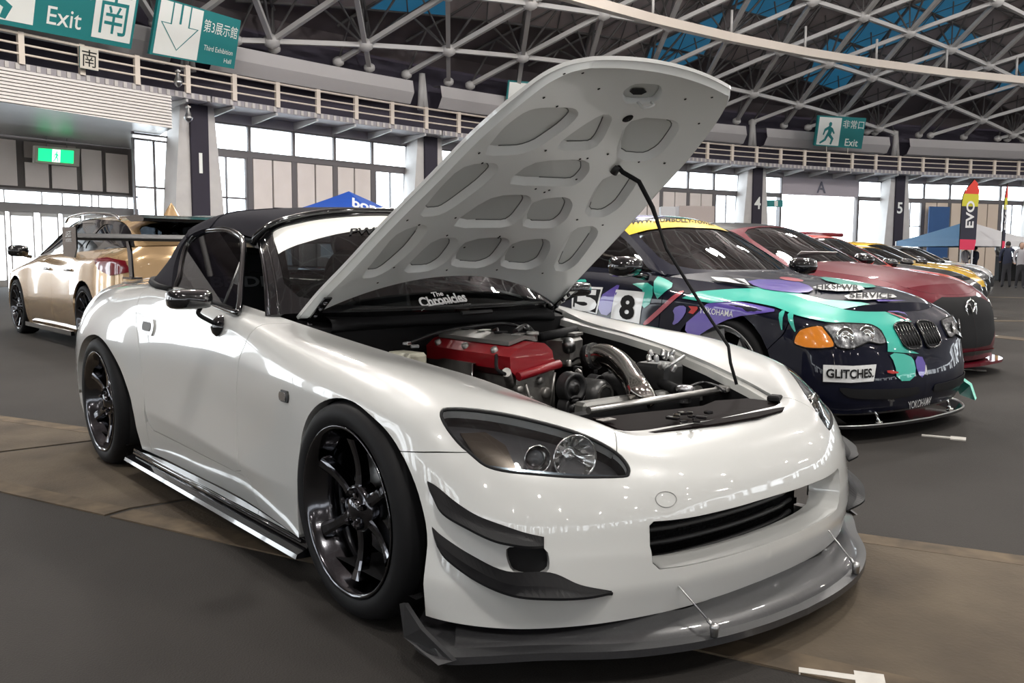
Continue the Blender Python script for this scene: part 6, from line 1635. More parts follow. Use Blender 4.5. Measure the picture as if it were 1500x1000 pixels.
def decal_text(C, W, s, c, pw, ph, m, off=.005, rot=0, parent=None, **k):
    "lettering centred at pixel c, pw x ph pixels, laid on surface W"
    x0, y0 = c; a = math.radians(rot); V, Fc = text_mesh(s, 1., **k); V[:, :2] -= (V[:, :2].max(0)+V[:, :2].min(0))/2; e = V.max(0)-V.min(0)
    X = V[:, 0]/e[0]*pw; Y = V[:, 1]/e[1]*ph; cor = np.array([(sx*pw/2, sy*ph/2) for sx, sy in ((-1,-1),(1,-1),(1,1),(-1,1))])
    cp_ = [(x0+u*math.cos(a)+v*math.sin(a), y0+u*math.sin(a)-v*math.cos(a)) for u, v in cor]; q = W.invpix(cp_)
    fx_, fy_ = X/pw+.5, Y/ph+.5; uv = ((1-fx_)*(1-fy_))[:, None]*q[0]+(fx_*(1-fy_))[:, None]*q[1]+(fx_*fy_)[:, None]*q[2]+((1-fx_)*fy_)[:, None]*q[3]
    P = W.P(uv)+W.N(uv)*off; return C.wput('wrap_lettering', (P, Fc, W.N(uv)), m, parent)
S_b, H_b = B.S, B.HW
fd = B.parts['front_fender'][0]; dr = B.parts['door'][0]
# mint, purple and coral shards over door, wing and bonnet
_hf = [[p for p in r]+[p*np.array([1, -1, 1]) for p in r[-2::-1]] for r in B.HS.C]
H_b = Surf(B.W(np.array(_hf)), flip=B.HS.flip)
WRAP = [
 ([(836,421),(847,409),(862,409),(853,420)], TEALV),
 ([(925,415),(958,414),(957,441),(939,455),(945,427),(932,419)], TEALV),
 ([(960,404),(974,408),(990,418),(972,430),(960,441)], TEALV),
 ([(909,415),(893,425),(880,433),(876,459),(895,463),(899,439),(905,428)], PURP),
 ([(1000,478),(1022,459),(1041,441),(1075,441),(1112,448),(1144,456),(1112,460),(1075,464),(1045,478),(1015,497)], PURP),
 ([(985,452),(1000,446),(1008,452),(998,470),(984,478),(990,464)], PURP),
 ([(941,474),(957,460),(973,445),(987,433),(1001,425),(1003,429),(989,439),(976,451),(961,465),(947,477)], PINK),
 ([(1000,437),(1022,428),(1075,424),(1112,422),(1161,429),(1209,440),(1262,444),(1292,452),(1318,463),(1340,471),(1314,478),(1318,500),(1322,508),(1345,518),(1299,515),(1299,504),(1290,484),(1262,474),(1209,472),(1168,463),(1134,450),(1093,442),(1041,444)], TEALV),
 ([(1299,516),(1331,519),(1340,532),(1338,557),(1312,558),(1310,532)], TEALV),
 ([(1338,521),(1359,523),(1352,555),(1342,547)], PURP),
 ([(1143,456),(1152,456),(1147,470),(1146,488),(1142,470)], TEALV),
 ([(1155,457),(1164,458),(1163,472),(1167,490),(1158,476)], TEALV),
 ([(1090,411),(1161,412),(1195,424),(1180,432),(1142,429),(1108,423)], PURP),
 ([(1195,406),(1245,412),(1290,422),(1262,424),(1215,416)], TEALV),
 ([(1280,440),(1329,444),(1352,466),(1322,459)], PURP),
 ([(1336,444),(1359,450),(1386,468),(1372,464),(1350,456)], TEALV),
 ([(1295,454),(1338,470),(1329,472),(1299,459)], PINK),
 ([(1145,407),(1178,412),(1174,416),(1140,411)], PINK),
 ([(1183,421),(1258,419),(1269,429),(1209,430)], WV),
 ([(1232,433),(1305,432),(1316,440),(1247,444)], WV),
 ([(1296,541),(1319,546),(1298,548)], REDV)]
for k_, (pts, m) in enumerate(WRAP):
    cx_, cy_ = np.mean(np.array(pts), 0)
    if cx_ > 1000 or cy_ > 408: decal(B, S_b, pts, m, off=.002+.0006*k_, parent=B.t, curve=len(pts) < 12)
    if cy_ < 482 and cx_ > 985: decal(B, H_b, pts, m, off=.002+.0006*k_, parent=B.bonnet, curve=len(pts) < 12)
decal(B, H_b, [(1022,420),(1041,409),(1090,412),(1075,426)], WV, off=.017, curve=False, parent=B.bonnet)
decal_text(B, H_b, '8', (1058,417), 22, 11, BLACKM, off=.020, rot=-80, parent=B.bonnet, bold=.03)
decal_text(B, H_b, 'HKSPWR', (1226,425), 62, 8, BLACKM, off=.020, rot=1, parent=B.bonnet, bold=.02)
decal_text(B, H_b, 'SERVICE', (1274,437), 62, 8, BLACKM, off=.020, rot=1, parent=B.bonnet, bold=.02)
o = decal(B, S_b, [(840,419),(884,421),(875,460),(838,452)], WV, off=.004, curve=False, parent=B.t); 
decal(B, S_b, [(843,422),(881,424),(873,458),(840,449)], BLACKM, off=.006, curve=False, parent=B.t)
decal_text(B, S_b, '5', (860,440), 32, 32, WV, off=.008, rot=4, parent=B.t, bold=.05)
decal(B, S_b, [(903,424),(945,428),(937,474),(895,466)], WV, off=.004, curve=False, parent=B.t)
decal_text(B, S_b, '8', (920,450), 22, 36, BLACKM, off=.007, rot=5, parent=B.t, bold=.04)
decal_text(B, S_b, 'YOKOHAMA', (1050,457), 50, 9, WV, off=.006, rot=7, parent=B.t, bold=.01)
decal(B, S_b, [(1009,448),(1022,449),(1023,452),(1016,460),(1009,458),(1013,453)], REDV, off=.005, curve=False, parent=B.t)
# headlight with amber corner lamp
AMB = mat('amber_lens', (.85, .27, .02), .18, coat=1); LAMPC = mat('lamp_clear_bowl', (.42, .43, .44), .22, metal=.7, noise=(38, .12, (.12, .12, .13)), coat=1)
def lens(C, W, pts, m, name, off=.004, seal=True, fl=.012):
    q = rnd(W.invpix(pts), 3); d = patch(W, dedupe(q), h=.03, gap=0, flange=fl, off=off+.004)
    for mr in (0, 1):
        V, Fc, N = d; f = lambda A: np.stack([C.c*A[:, 0]+C.s*A[:, 1], -C.s*A[:, 0]+C.c*A[:, 1], A[:, 2]], 1)
        Vl, Nl = f(V-C.o), f(N)
        if mr: Vl, Nl = Vl*[1, -1, 1], Nl*[1, -1, 1]; Fc = [tuple(x[::-1]) for x in Fc]
        o = mesh(name, Vl, Fc, m, C.t, N=Nl)
        if seal:
            r = f(W.P(inset(q, -.003))+W.N(q)*(off+.003)-C.o)*[1, -1 if mr else 1, 1]; mb = MB(); mb.tube(r, .005, 5, closed=True); mb.build('lamp_seal', BLACKM, o)
    return o
lens(B, S_b, [(1163,503),(1166,492),(1172,483),(1186,479),(1203,477),(1217,493),(1222,508),(1200,510),(1180,509)], AMB, 'corner_lamp')
lens(B, S_b, [(1204,477),(1233,474),(1273,476),(1287,483),(1297,502),(1287,504),(1271,500),(1260,505),(1244,511),(1225,508),(1217,493)], LAMPC, 'headlight')
for p, r in (((1237,493), .055), ((1268,490), .050)):
    q = S_b.invpix([p])[0]; c = S_b.P(q)[0]+S_b.N(q)[0]*.010-B.o; c = np.array([B.c*c[0]+B.s*c[1], -B.s*c[0]+B.c*c[1], c[2]])
    for sg in (1, -1):
        mb = MB(); mb.lathe([(r, .0), (r*.9, .006), (r*.82, .0), (r*.4, -.001), (.0005, .006)], c*[1, sg, 1], (.85, -.5*sg, .1), 20); mb.build('lamp_ring', CHROME, B.t)
KD = [(-.025,.530),(-.025,.640),(-.06,.664),(-.17,.660),(-.225,.640),(-.215,.545),(-.17,.515),(-.06,.510)]
q = rnd(B.Sl.inv(KD, (1, 2), lambda P: P[:, 0] > .35), 3); d = patch(B.Sl, dedupe(q), h=.04, gap=0, flange=.01, off=.010)
for mr in (False, True):
    kg = B.put('kidney_grille', d, BLACKM, mirr=mr); r = (B.Sl.P(q)+B.Sl.N(q)*.012)*[1, -1 if mr else 1, 1]; mb = MB(); mb.tube(r, .007, 5, closed=True); mb.build('kidney_surround', BLACKG, kg)
    for y in np.linspace(-.05, -.20, 6):
        e = B.Sl.inv([(y, .53), (y, .645)], (1, 2), lambda P: P[:, 0] > .35); P = (B.Sl.P(e)+B.Sl.N(e)*.016)*[1, -1 if mr else 1, 1]; mb = MB(); mb.tube(P, .004, 4); mb.build('grille_bar', BLACKG, kg)
# plate, bumper lettering
q = decal(B, S_b, [(1205,534),(1280,534),(1276,558),(1205,558)], WV, 'front_plate', off=.020, curve=False, h=.2)
decal_text(B, S_b, 'GLITCHES.', (1242,546), 66, 13, BLACKM, off=.024, parent=q, bold=.03)
decal_text(B, S_b, 'GIM', (1363,540), 22, 15, WV, off=.006, parent=B.t, bold=.03)
# lower opening and splitter
lens(B, S_b, [(1225,566),(1270,570),(1330,568),(1345,566),(1345,577),(1300,584),(1240,582)], BLACKM, 'lower_intake', seal=False, fl=.004)
sp_ = spline([(.40,-.86),(.54,-.87),(.67,-.78),(.80,-.58),(.86,-.32),(.885,0)], 6); full = np.vstack([sp_, (sp_*[1, -1])[::-1][1:]])
t = MB(); t.prism([tuple(p) for p in full]+[(.3, .8), (.3, -.8)], .085, .10, ax=2); SPB = t.build('splitter', BLACKG, B.t)
t = MB(); t.tube([(p[0]-.005, p[1], .10) for p in full], .006, 5); t.build('splitter_edge', STEEL, SPB)
t = MB(); t.prism([(p[0]-.06, p[1]*.93) for p in full]+[(.4, .72), (.4, -.72)], .150, .160, ax=2); lp = t.build('lower_lip', BLACKG, B.t)
for sg in (-1, 1):
    t = MB(); t.tube([(.74, sg*.42, .23), (.80, sg*.40, .11)], .008, 6); t.lathe([(.02, 0), (.02, .012), (.0005, .012)], (.80, sg*.40, .10), (0, 0, 1), 10); t.build('splitter_rod', CHROME, SPB)
    t = MB(); V = [(.55,sg*.87,.30),(.72,sg*.83,.22),(.80,sg*.74,.14),(.62,sg*.90,.14)]; V += [(a, b-sg*.02, c-.012) for a, b, c in V]; t.add(V, [(0,1,2,3),(7,6,5,4),(0,4,5,1),(1,5,6,2),(2,6,7,3),(3,7,4,0)]); t.build('corner_canard', TEALV if sg > 0 else BLACKG, B.t)
decal_text(B, S_b, 'YOKOHAMA', (1345,583), 50, 9, WV, off=.05, rot=-11, parent=B.t, bold=.01)
# yellow sunstrip
q = B.GW.invpix([(901,334),(925,327),(955,323),(990,321),(1040,327),(1068,340),(1052,336),(1020,334),(992,333),(949,337),(913,346)])
d = patch(B.GW, q, h=.05, gap=0, flange=0, off=.003); ss = B.wput('sunstrip', d, YEL, B.ws)
decal_text(B, B.GW, 'WWW.RUMBOLLY-TOWER', (982,328), 128, 7, BLACKM, off=.006, rot=0, parent=ss, bold=.015)
for pts, m in (([(880,300+18),(905,314),(985,315),(960,320),(915,322)], PURP), ([(930,316),(1000,317),(1035,323),(985,319)], TEALV)):
    decal(B, B.GW, pts, m, 'roof_patch', parent=B.roof)
for pts, m in (([(908,348),(916,352),(926,362),(918,356)], TEALV), ([(935,376),(944,384),(956,398),(944,390)], PURP), ([(925,366),(933,368),(934,372),(927,371)], PINK)):
    decal(B, B.GW, pts, m, 'pillar_patch', parent=B.pill, h=.03)
# cage bars seen through the screen
for a, b in (((-1.1,-.45,1.18),(-1.7,.45,.75)), ((-1.1,.45,1.18),(-1.7,-.45,.75)), ((-.75,-.60,.95),(-1.25,-.50,1.26)), ((-.75,.60,.95),(-1.25,.50,1.26)), ((-1.25,-.5,1.26),(-1.25,.5,1.26))):
    mb = MB(); mb.tube([a, b], .018, 6); mb.build('cage_bar', mat('cage_grey', (.35, .36, .38), .4), B.t)
# ---------------- red hatchback and the rest of the row
HATCH = spec(SEDAN, wb=2.70, zs=.98, zb=.15, w=.895, R=.335, rr=.245, seams=[-.52, -1.65], cowl=-.55, crown=(.06, .03), belt_end=-3.0,
  st=[(-3.50, 0, 1.10, 0, .22, -1), (-3.48, .45, 1.09, .40, .22, -1), (-3.40, .74, 1.07, .60, .21, -.8), (-3.12, .86, 1.06, .70, .19, -.2), (-2.75, .895, 1.05, .76, .16, 0), (-2.3, .90, 1.03, .78, .15, 0), (-1.7, .88, 1.01, .79, .15, 0),
      (-1.1, .875, .99, .79, .15, 0), (-.55, .885, .965, .76, .15, 0), (-.2, .897, .935, .72, .15, 0), (.1, .898, .90, .69, .15, 0), (.36, .885, .865, .66, .15, .1), (.60, .82, .82, .62, .15, .5), (.76, .68, .775, .54, .14, .8), (.86, .46, .745, .38, .14, 1), (.905, .2, .73, .17, .14, 1), (.915, 0, .725, 0, .14, 1)],
  top=[(-.58, .74, .965, -.38, .985), (-.98, .665, 1.17, -.85, 1.21), (-1.38, .59, 1.33, -1.28, 1.385), (-1.75, .585, 1.38, -1.72, 1.435), (-2.3, .575, 1.37, -2.3, 1.43), (-2.85, .56, 1.30, -3.0, 1.37), (-3.32, .62, 1.06, -3.42, 1.08)],
  glass=(2, 5), side_glass=[(.03, .42, .14, .42), (.45, .80, .45, .72)], deck=None, mirror=(-.80, 1.0, 1.03), ub=(.52, .44, .62, .32, .48), rb=(-3.30, -3.30, .6, -3.02, .45))
REDM = mat('crystal_red', (.12, .003, .012), .4, metal=.15, coat=.6, spec=.1)
ORED = mat('orange_red', (.55, .028, .010), .3, coat=.5)
BLK = mat('black_paint', (.006, .006, .008), .4, coat=.55, spec=.1)
YELP = mat('yellow_paint', (.78, .47, .01), .25, coat=1.)
GRYP = mat('dark_silver_paint', (.12, .13, .14), .25, metal=.5, coat=1.)
R_ = Car('red_hatchback', 'metallic dark red hatchback with black pentagon grille and round emblem, behind the wrapped race coupe', spec(HATCH, roof_mat=BLK), -2.02, 6.15, math.radians(-4), REDM)
def face(C, lo, hi, ys, m=BLACKM, name='front_grille', off=.012):
    "grille shape given in the car's own y,z outline on the nose"
    S = C.Sl; q = S.inv([(y, z) for y, z in ys], (1, 2), lambda P: P[:, 0] > .35); q = [list(p) for p in q]
    d = patch(S, gapmid2(dedupe(np.array(q)), S.U), h=.05, gap=0, flange=0, off=off); return C.put(name, both(d), m)
def lampbar(C, ys, m, name='headlight', off=.010):
    S = C.Sl; q = S.inv(ys, (1, 2), lambda P: P[:, 0] > .2); d = patch(S, dedupe(rnd(q, 2)), h=.04, gap=0, flange=.008, off=off)
    C.put(name, d, m); return C.put(name, d, m, mirr=True)
gr = face(R_, 0, 0, [(0, .70), (-.30, .705), (-.56, .63), (-.46, .40), (-.30, .27), (0, .26)])
lampbar(R_, [(-.60, .66), (-.80, .70), (-.86, .66), (-.74, .60), (-.58, .58)], LAMPC)
face(R_, 0, 0, [(0, .235), (-.60, .225), (-.72, .19), (-.60, .155), (0, .155)], BLACKG, 'front_lip')
S = R_.Sl; q = S.inv([(-.0, .60)], (1, 2), lambda P: P[:, 0] > .5)[0]; c = S.P(q)[0]+[.02, 0, 0]
mb = MB(); mb.lathe([(.085+.009*math.cos(t), .009*math.sin(t)) for t in np.linspace(0, 2*math.pi, 7)], c, (1, 0, .15), 28); mb.tube(spline([c+[.01, -.06, .05], c+[.012, -.02, .0], c+[.012, 0, -.03], c+[.012, .02, 0], c+[.01, .06, .05]], 4), .009, 6); mb.build('round_emblem', CHROME, gr)
t = MB(); sp3 = spline([(.45,-.90),(.62,-.90),(.80,-.78),(.95,-.50),(1.0,0)], 5); fl_ = np.vstack([sp3, (sp3*[1, -1])[::-1][1:]]); t.prism([tuple(p) for p in fl_]+[(.3, .8), (.3, -.8)], .10, .125, ax=2); t.build('front_lip_spoiler', REDM, R_.t)
mb = MB(); mb.box((-.70, -.1, 1.045), (.22, .62, .006), R=np.array([[.8, 0, -.6], [0, 1, 0], [.6, 0, .8]])); mb.build('dashboard_card', STICKER, R_.t)
def row(name, label, base, x, y, paint, hd=-4, **k):
    C = Car(name, label, base, x, y, math.radians(hd), paint, detail=0)
    face(C, 0, 0, [(0, .56), (-.45, .55), (-.55, .42), (-.40, .28), (0, .27)], BLACKM)
    lampbar(C, [(-.52, .62), (-.76, .67), (-.84, .64), (-.72, .57), (-.52, .56)], LAMPC); return C
COUPE = spec(SEDAN, top=[(-.55, .70, .895, -.35, .92), (-.95, .63, 1.07, -.82, 1.11), (-1.35, .55, 1.21, -1.25, 1.27), (-1.70, .545, 1.24, -1.68, 1.30), (-2.15, .54, 1.215, -2.15, 1.28), (-2.55, .55, 1.12, -2.68, 1.17), (-3.15, .62, .985, -3.2, 1.005)], w=.90, crown=(.07, .05))
C1 = row('orange_red_sedan', 'bright orange-red car half hidden behind the dark red hatchback', SEDAN, -3.18, 8.95, ORED)
C2 = row('black_sports_car', 'gloss black sports car between the orange-red car and the yellow coupe', COUPE, -4.25, 11.7, BLK)
C3 = row('yellow_coupe', 'yellow coupe with black bonnet top fifth in the row of cars', COUPE, -5.25, 14.4, YELP)
C4 = row('yellow_winged_car', 'farther yellow car with a dark red roof spoiler in the row', HATCH, -6.6, 17.4, YELP)
mb = MB(); mb.box((-2.9, 0, 1.62), (.5, 1.5, .10), bev=.03); mb.box((-2.9, .5, 1.5), (.06, .04, .2)); mb.box((-2.9, -.5, 1.5), (.06, .04, .2)); mb.build('roof_spoiler', REDM, C4.t)
C5 = row('dark_grey_car', 'dark grey car with glinting windscreen at the far end of the row', SEDAN, -7.6, 20.6, GRYP)
C6 = row('white_far_car', 'last white car of the row, in front of the blue and white canopy', HATCH, -8.9, 24.0, mat('white_far', (.6, .6, .6), .3, coat=1))
mb = MB(); mb.box((-.78, -.15, 1.00), (.20, .45, .006), R=np.array([[.8, 0, -.6], [0, 1, 0], [.6, 0, .8]])); mb.build('dashboard_card', STICKER, C2.t)
# ---------------- golden estate at the left
GOLD = mat('champagne_gold', (.50, .335, .175), .24, metal=.45, coat=1.)
WAG = spec(HATCH, wb=2.80, w=.92, R=.355, rr=.29, ns=10, rim=DCHROME, deep=.02, sw=.028, zs=1.0, zb=.16, seams=[-.50, -1.55, -2.42], belt_end=-3.2, lip=DCHROME,
  st=[(-3.78, 0, 1.12, 0, .24, -1), (-3.76, .45, 1.12, .40, .24, -1), (-3.66, .76, 1.11, .62, .22, -.8), (-3.32, .89, 1.10, .70, .20, -.2), (-2.85, .92, 1.08, .76, .16, 0), (-2.3, .905, 1.06, .79, .16, 0), (-1.7, .895, 1.04, .80, .16, 0),
      (-1.1, .895, 1.02, .80, .16, 0), (-.55, .90, .995, .77, .16, 0), (-.2, .915, .965, .73, .16, 0), (.1, .918, .93, .70, .16, 0), (.36, .905, .90, .67, .16, .1), (.62, .84, .85, .63, .16, .5), (.80, .70, .80, .55, .15, .8), (.90, .48, .77, .40, .15, 1), (.95, .2, .755, .17, .15, 1), (.96, 0, .75, 0, .15, 1)],
  top=[(-.45, .75, .99, -.28, 1.01), (-.95, .67, 1.20, -.82, 1.24), (-1.40, .60, 1.38, -1.30, 1.43), (-1.9, .60, 1.43, -1.88, 1.48), (-2.6, .59, 1.41, -2.6, 1.47), (-3.20, .57, 1.34, -3.38, 1.41), (-3.62, .64, 1.12, -3.74, 1.14)],
  side_glass=[(.03, .36, .14, .36), (.385, .66, .385, .66), (.685, .86, .685, .78)], mirror=(-.66, 1.02, 1.07), ub=(.56, .46, .64, .34, .50), rb=(-3.55, -3.55, .6, -3.15, .48))
G_ = Car('gold_estate_car', 'champagne gold estate car with dark multi-spoke wheels, seen behind the white car\'s wing', WAG, -10.72, 1.28, math.pi+math.radians(2), GOLD)
# it faces away, so its near side is its own left: lamps and roof furniture
def tail(C, ys, m, name, off=.012):
    S = C.Sl; q = S.inv(ys, (0, 2), lambda P: P[:, 1] < -.3); d = patch(S, dedupe(q), h=.05, gap=0, flange=.008, off=off); C.put(name, d, m); return C.put(name, d, m, mirr=True)
tail(G_, [(-3.15, .98), (-3.40, 1.00), (-3.66, .97), (-3.70, .86), (-3.50, .82), (-3.28, .88)], mat('tail_lamp_red', (.16, .005, .012), .15, coat=1), 'tail_lamp')
for sg in (-1, 1):
    mb = MB(); mb.tube(spline([(-1.3, sg*.63, 1.41), (-1.5, sg*.63, 1.475), (-2.2, sg*.625, 1.495), (-2.9, sg*.61, 1.46), (-3.1, sg*.60, 1.40)], 5), .016, 6); mb.build('roof_rail', CHROME, G_.t)
    mb = MB(); P = [G_.Sl.P(G_.ux(x, .30))[0]*[1, -sg*-1*-1 if sg > 0 else 1, 1] for x in (-.45, -2.35)]; 
    mb.box((-1.4, sg*.90, .16), (1.9, .04, .05)); mb.build('sill_trim', CHROME, G_.t)
    for x in (-1.38, -2.25):
        q = G_.ux(x, .86); c = G_.Sl.P(q)[0]*[1, -sg, 1]; mb = MB(); mb.tube([c+[-.10, sg*.0, 0], c+[-.06, sg*.03, 0], c+[.06, sg*.03, 0], c+[.10, 0, 0]], .014, 8); mb.build('door_handle', CHROME, G_.t)
mb = MB(); mb.prism([(-3.25,1.425),(-3.55,1.44),(-3.78,1.40),(-3.76,1.37),(-3.40,1.37)], -.60, .60, ax=1); mb.build('roof_spoiler', BLACKG, G_.t)
mb = MB(); mb.lathe([(.0005, .16), (.03, .12), (.07, .05), (.10, 0)], (-2.95, 0, 1.45), (0, 0, 1), 12); mb.build('roof_antenna', GOLD, G_.t)
# ---------------- canopies, flags, people
def canopy(name, label, c, w, z0, z1, ms, rz, legs=True):
    t = thing(name, label, 'canopy tent', c, rz); hw = w/2; cor = [(-hw,-hw),(hw,-hw),(hw,hw),(-hw,hw)]
    for i in range(4):
        a, b = cor[i], cor[(i+1) % 4]; m = ms[i]; n = 6; V = []
        for k in range(n+1):
            q = k/n; s = 1-q; zz_ = z0+(z1-z0)*(q**1.15); V += [(a[0]*s, a[1]*s, zz_), (b[0]*s, b[1]*s, zz_)]
        g = MB(); g.add(V, [(k*2, k*2+1, k*2+3, k*2+2) for k in range(n)], False); g.build('roof_panel', m, t)
        g = MB(); g.add([(*a, z0), (*b, z0), (*b, z0-.28), (*a, z0-.28)], [(0,1,2,3)]); g.build('valance', m, t)
        g = MB(); g.box((a[0], a[1], z0/2), (.05, .05, z0)); g.build('leg', STICKER, t)
    return t
BLU = mat('canopy_blue', (.012, .075, .42), .6)
p = on(511, 280, d=27.5); T1 = canopy('blue_canopy', 'bright blue pop-up canopy peeping above the white car roof', (p[0], p[1], 0), 3.0, 2.30, p[2], [BLU]*4, math.radians(35))
pl = on(540, 302, d=26.0); u_ = -_F; lettering('canopy_lettering', 'bond', pl-p*[1, 1, 0]-[0, 0, 0], (_R[0], _R[1], -.25), (0, 0, 1), .27, STICKER, None, wid=1.0, bold=.03)
lo_ = bpy.data.objects[-1] if False else None
for o in bpy.data.objects:
    if o.name.startswith('canopy_lettering'):
        o.location = (p[0], p[1], 0); bpy.context.view_layer.update(); m_ = o.matrix_world.copy(); o.parent = T1; o.matrix_parent_inverse = Matrix.Translation((p[0], p[1], 0)).inverted() if False else Matrix.Identity(4)
        bpy.context.view_layer.update(); o.matrix_parent_inverse = T1.matrix_world.inverted()
p = on(1418, 318, d=44); WHT = mat('canopy_white', (.75, .74, .76), .6); CBL = mat('canopy_steel_blue', (.12, .25, .42), .6)
T2 = canopy('white_blue_canopy', 'canopy with white right side and steel blue left side at the far wall', (p[0], p[1], 0), 4.6, 1.95, 2.95, [WHT, WHT, CBL, CBL], math.radians(72))
def flag(label, px, d, hgt, face_w):
    b = on(px, 380, d=d); t = thing('feather_flag', label, 'flag', (b[0], b[1], 0)); r = np.array([_R[0], _R[1], 0]); r /= np.linalg.norm(r)
    pole = spline([(0, 0, 0), (0, 0, hgt*.6), r*.06*face_w+[0, 0, hgt*.85], r*.85*face_w*.6+[0, 0, hgt]], 6)
    g = MB(); g.tube(pole, .02, 6); g.build('pole', BLACKM, t); cols = [mat('flag_pink', (.75, .05, .12), .6), mat('flag_dark', (.03, .03, .05), .6), mat('flag_dark', (.03, .03, .05), .6), mat('flag_yellow', (.65, .60, .05), .6), mat('flag_red', (.75, .06, .04), .6)]
    zs_ = [.32, .42, .60, .74, .86, 1.0]
    for k in range(5):
        V = []
        for j in range(5):
            q = zs_[k]+(zs_[k+1]-zs_[k])*j/4; i = min(int(np.argmin(np.abs(pole[:, 2]-hgt*q))), len(pole)-1); P0 = pole[i]*[1, 1, 0]+[0, 0, hgt*q]
            w = face_w*(.75 if q < .8 else .75*(1-((q-.8)/.2)**2)+.02)*min(1, .6+q) ; V += [P0, P0+r*w+[0, 0, -.02]]
        g = MB(); g.add(V, [(j*2, j*2+1, j*2+3, j*2+2) for j in range(4)], True); g.build('flag_section', cols[k], t)
    lettering('flag_lettering', 'EVO', r*face_w*.40+[0, 0, hgt*.66]-_F*.03, (0, 0, 1), -r, .42*face_w*.9, STICKER, t, wid=hgt*.26, bold=.03)
    return t
flag('tall feather flag with red tip and white letters before the canopy', 1404, 40, 4.65, 1.0)
flag('slim feather flag seen edge-on right of the canopy', 1466, 41.0, 4.55, .2)
def person(label, px, py_feet, d, hgt, top_m, leg_m, turn=0., arm=0.):
    b = on(px, py_feet, d=d); b[2] = 0; t = thing('person', label, 'person', tuple(b), turn); k = hgt/1.72
    P = {'hip': (0, 0, .92), 'chest': (0, 0, 1.30), 'neck': (0, 0, 1.46), 'kneeL': (.03, .10, .50), 'footL': (0, .12, .06), 'toeL': (.13, .13, .035), 'kneeR': (.03, -.10, .50), 'footR': (-.04, -.12, .06), 'toeR': (.09, -.14, .035),
         'shL': (0, .19, 1.40), 'elL': (.02+arm*.1, .25, 1.13), 'haL': (.10+arm*.2, .22, .92+arm*.2), 'shR': (0, -.19, 1.40), 'elR': (.02, -.25, 1.13), 'haR': (.12, -.21, .90)}
    ks = list(P); E = [('hip','chest'),('chest','neck'),('hip','kneeL'),('kneeL','footL'),('footL','toeL'),('hip','kneeR'),('kneeR','footR'),('footR','toeR'),('neck','shL'),('shL','elL'),('elL','haL'),('neck','shR'),('shR','elR'),('elR','haR')]
    rad = dict(hip=.155, chest=.165, neck=.07, kneeL=.07, kneeR=.07, footL=.05, footR=.05, toeL=.04, toeR=.04, shL=.075, shR=.075, elL=.05, elR=.05, haL=.035, haR=.035)
    me = bpy.data.meshes.new('body'); me.from_pydata([tuple(np.array(P[q])*k) for q in ks], [(ks.index(a), ks.index(c)) for a, c in E], [])
    o = bpy.data.objects.new('body', me); link(o, t); m = o.modifiers.new('s', 'SKIN'); me.skin_vertices[0].data[0].use_root = True
    for i, q in enumerate(ks): me.skin_vertices[0].data[i].radius = (rad[q]*.78*k, rad[q]*k)
    o.modifiers.new('d', 'SUBSURF').levels = 1; o.modifiers['d'].render_levels = 1
    dg = bpy.context.evaluated_depsgraph_get(); nm = bpy.data.meshes.new_from_object(o.evaluated_get(dg)); o.modifiers.clear(); o.data = nm
    nm.materials.clear(); nm.materials.append(top_m); nm.materials.append(leg_m); nm.materials.append(mat('skin', (.50, .32, .24), .6))
    for f in nm.polygons: z = f.center.z/k; y = abs(f.center.y); f.material_index = 1 if z < .90 and y < .19 else (2 if z < .97 and y > .19 else 0); f.use_smooth = True
    g = MB(); g.lathe([(.0005, -.12), (.05, -.115), (.072, -.06), (.080, .0), (.076, .06), (.05, .105), (.0005, .12)], (.01, 0, 1.60*k), (0, 0, 1), 14); hd = g.build('head', MT['skin'], t)
    g = MB(); g.lathe([(.086, -.03), (.090, .02), (.082, .075), (.055, .115), (.0005, .132)], (-.012, 0, 1.60*k), (-.1, 0, 1), 14); g.build('hair', mat('dark_hair', (.02, .017, .015), .7), hd)
    g = MB(); g.tube([(.085, 0, 1.60*k), (.105, 0, 1.575*k)], .013, 5); g.build('nose', MT['skin'], hd)
    return t
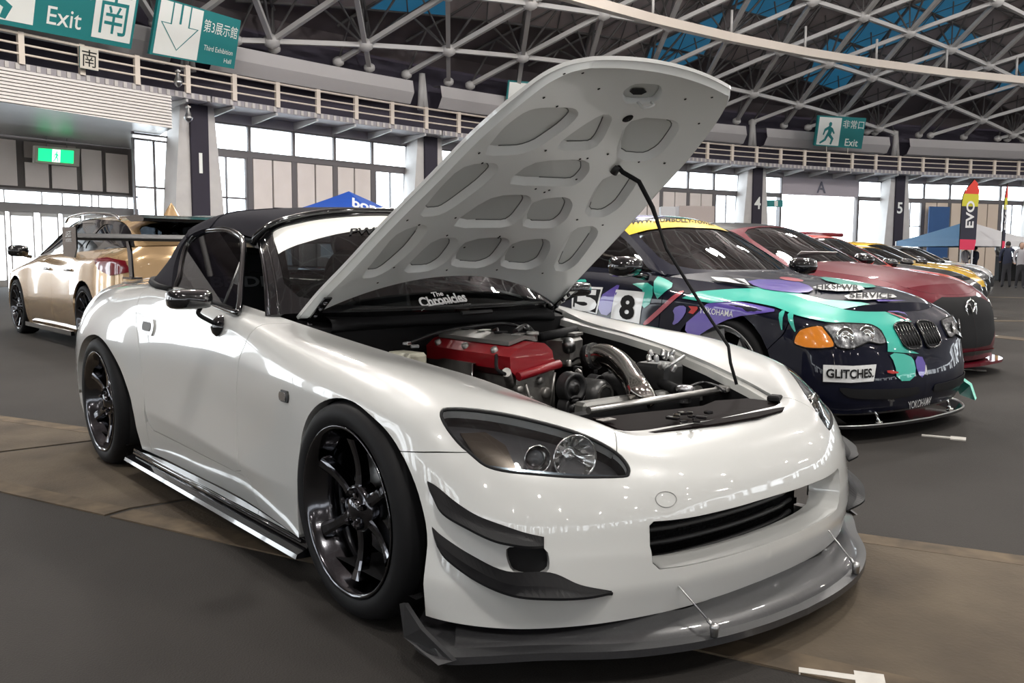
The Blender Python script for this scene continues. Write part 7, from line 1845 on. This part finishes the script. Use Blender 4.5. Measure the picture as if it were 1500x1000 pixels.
NV = mat('navy_cloth', (.02, .025, .05), .8); GY = mat('grey_cloth', (.35, .34, .36), .8); DK = mat('dark_trousers', (.025, .025, .03), .8)
person('person in dark navy jacket standing with back turned, right of the canopy', 1474, 406, 33, 1.72, NV, DK, math.radians(120))
person('person in pale grey top at the right edge beside the navy jacket', 1494, 408, 32, 1.66, GY, DK, math.radians(-60))
person('person in light grey shirt under the canopy behind the cars', 1413, 396, 43, 1.70, GY, DK, math.radians(-20), 1)
person('person in dark jacket under the canopy facing the grey shirt', 1427, 396, 43.5, 1.68, NV, DK, math.radians(160), .6)
# goods and banners at the back wall
def simple(name, label, cat, px, d, dims, m, rz=0, extra=None):
    b = on(*px, d=d); t = thing(name, label, cat, (b[0], b[1], 0), rz); g = MB(); g.box((0, 0, dims[2]/2), dims, bev=.02); g.build('body', m, t)
    if extra: extra(t)
    return t
def leaf(t):
    g = MB(); g.box((0, 0, 2.35), (.9, .06, .5)); g.build('yellow_label', mat('label_yellow', (.6, .6, .05), .5), t)
simple('blue_banner', 'tall blue banner with a yellow label between column 5 and the canopy', 'banner', (1372, 380), 50, (1.3, .1, 4.0), mat('banner_blue', (.02, .09, .26), .5), math.radians(60), leaf)
simple('equipment_rack', 'white equipment rack under the windows left of column 4', 'rack', (982, 380), 41.5, (1.1, .5, 3.4), mat('rack_white', (.7, .7, .72), .5), math.radians(50), None)
simple('grey_box', 'grey covered box beside the white equipment rack', 'box', (1016, 380), 37.5, (1.5, .8, 1.0+2.2), mat('box_grey', (.42, .36, .34), .6), math.radians(50), None)
b = on(1480, 392, d=44); t = thing('stored_goods', 'dark stacked goods with a round reel at the tan wall behind the people', 'goods', (b[0], b[1], 0)); 
g = MB(); g.box((0, 0, .6), (1.2, .8, 1.2), rz=.6, bev=.03); g.build('crate', BLACKM, t); g = MB(); g.lathe([(.15, -.08), (.42, -.08), (.42, .08), (.15, .08), (.15, -.08)], (-.3, -.2, 1.6), (.8, -.6, 0), 20); g.build('reel', STEEL, t)
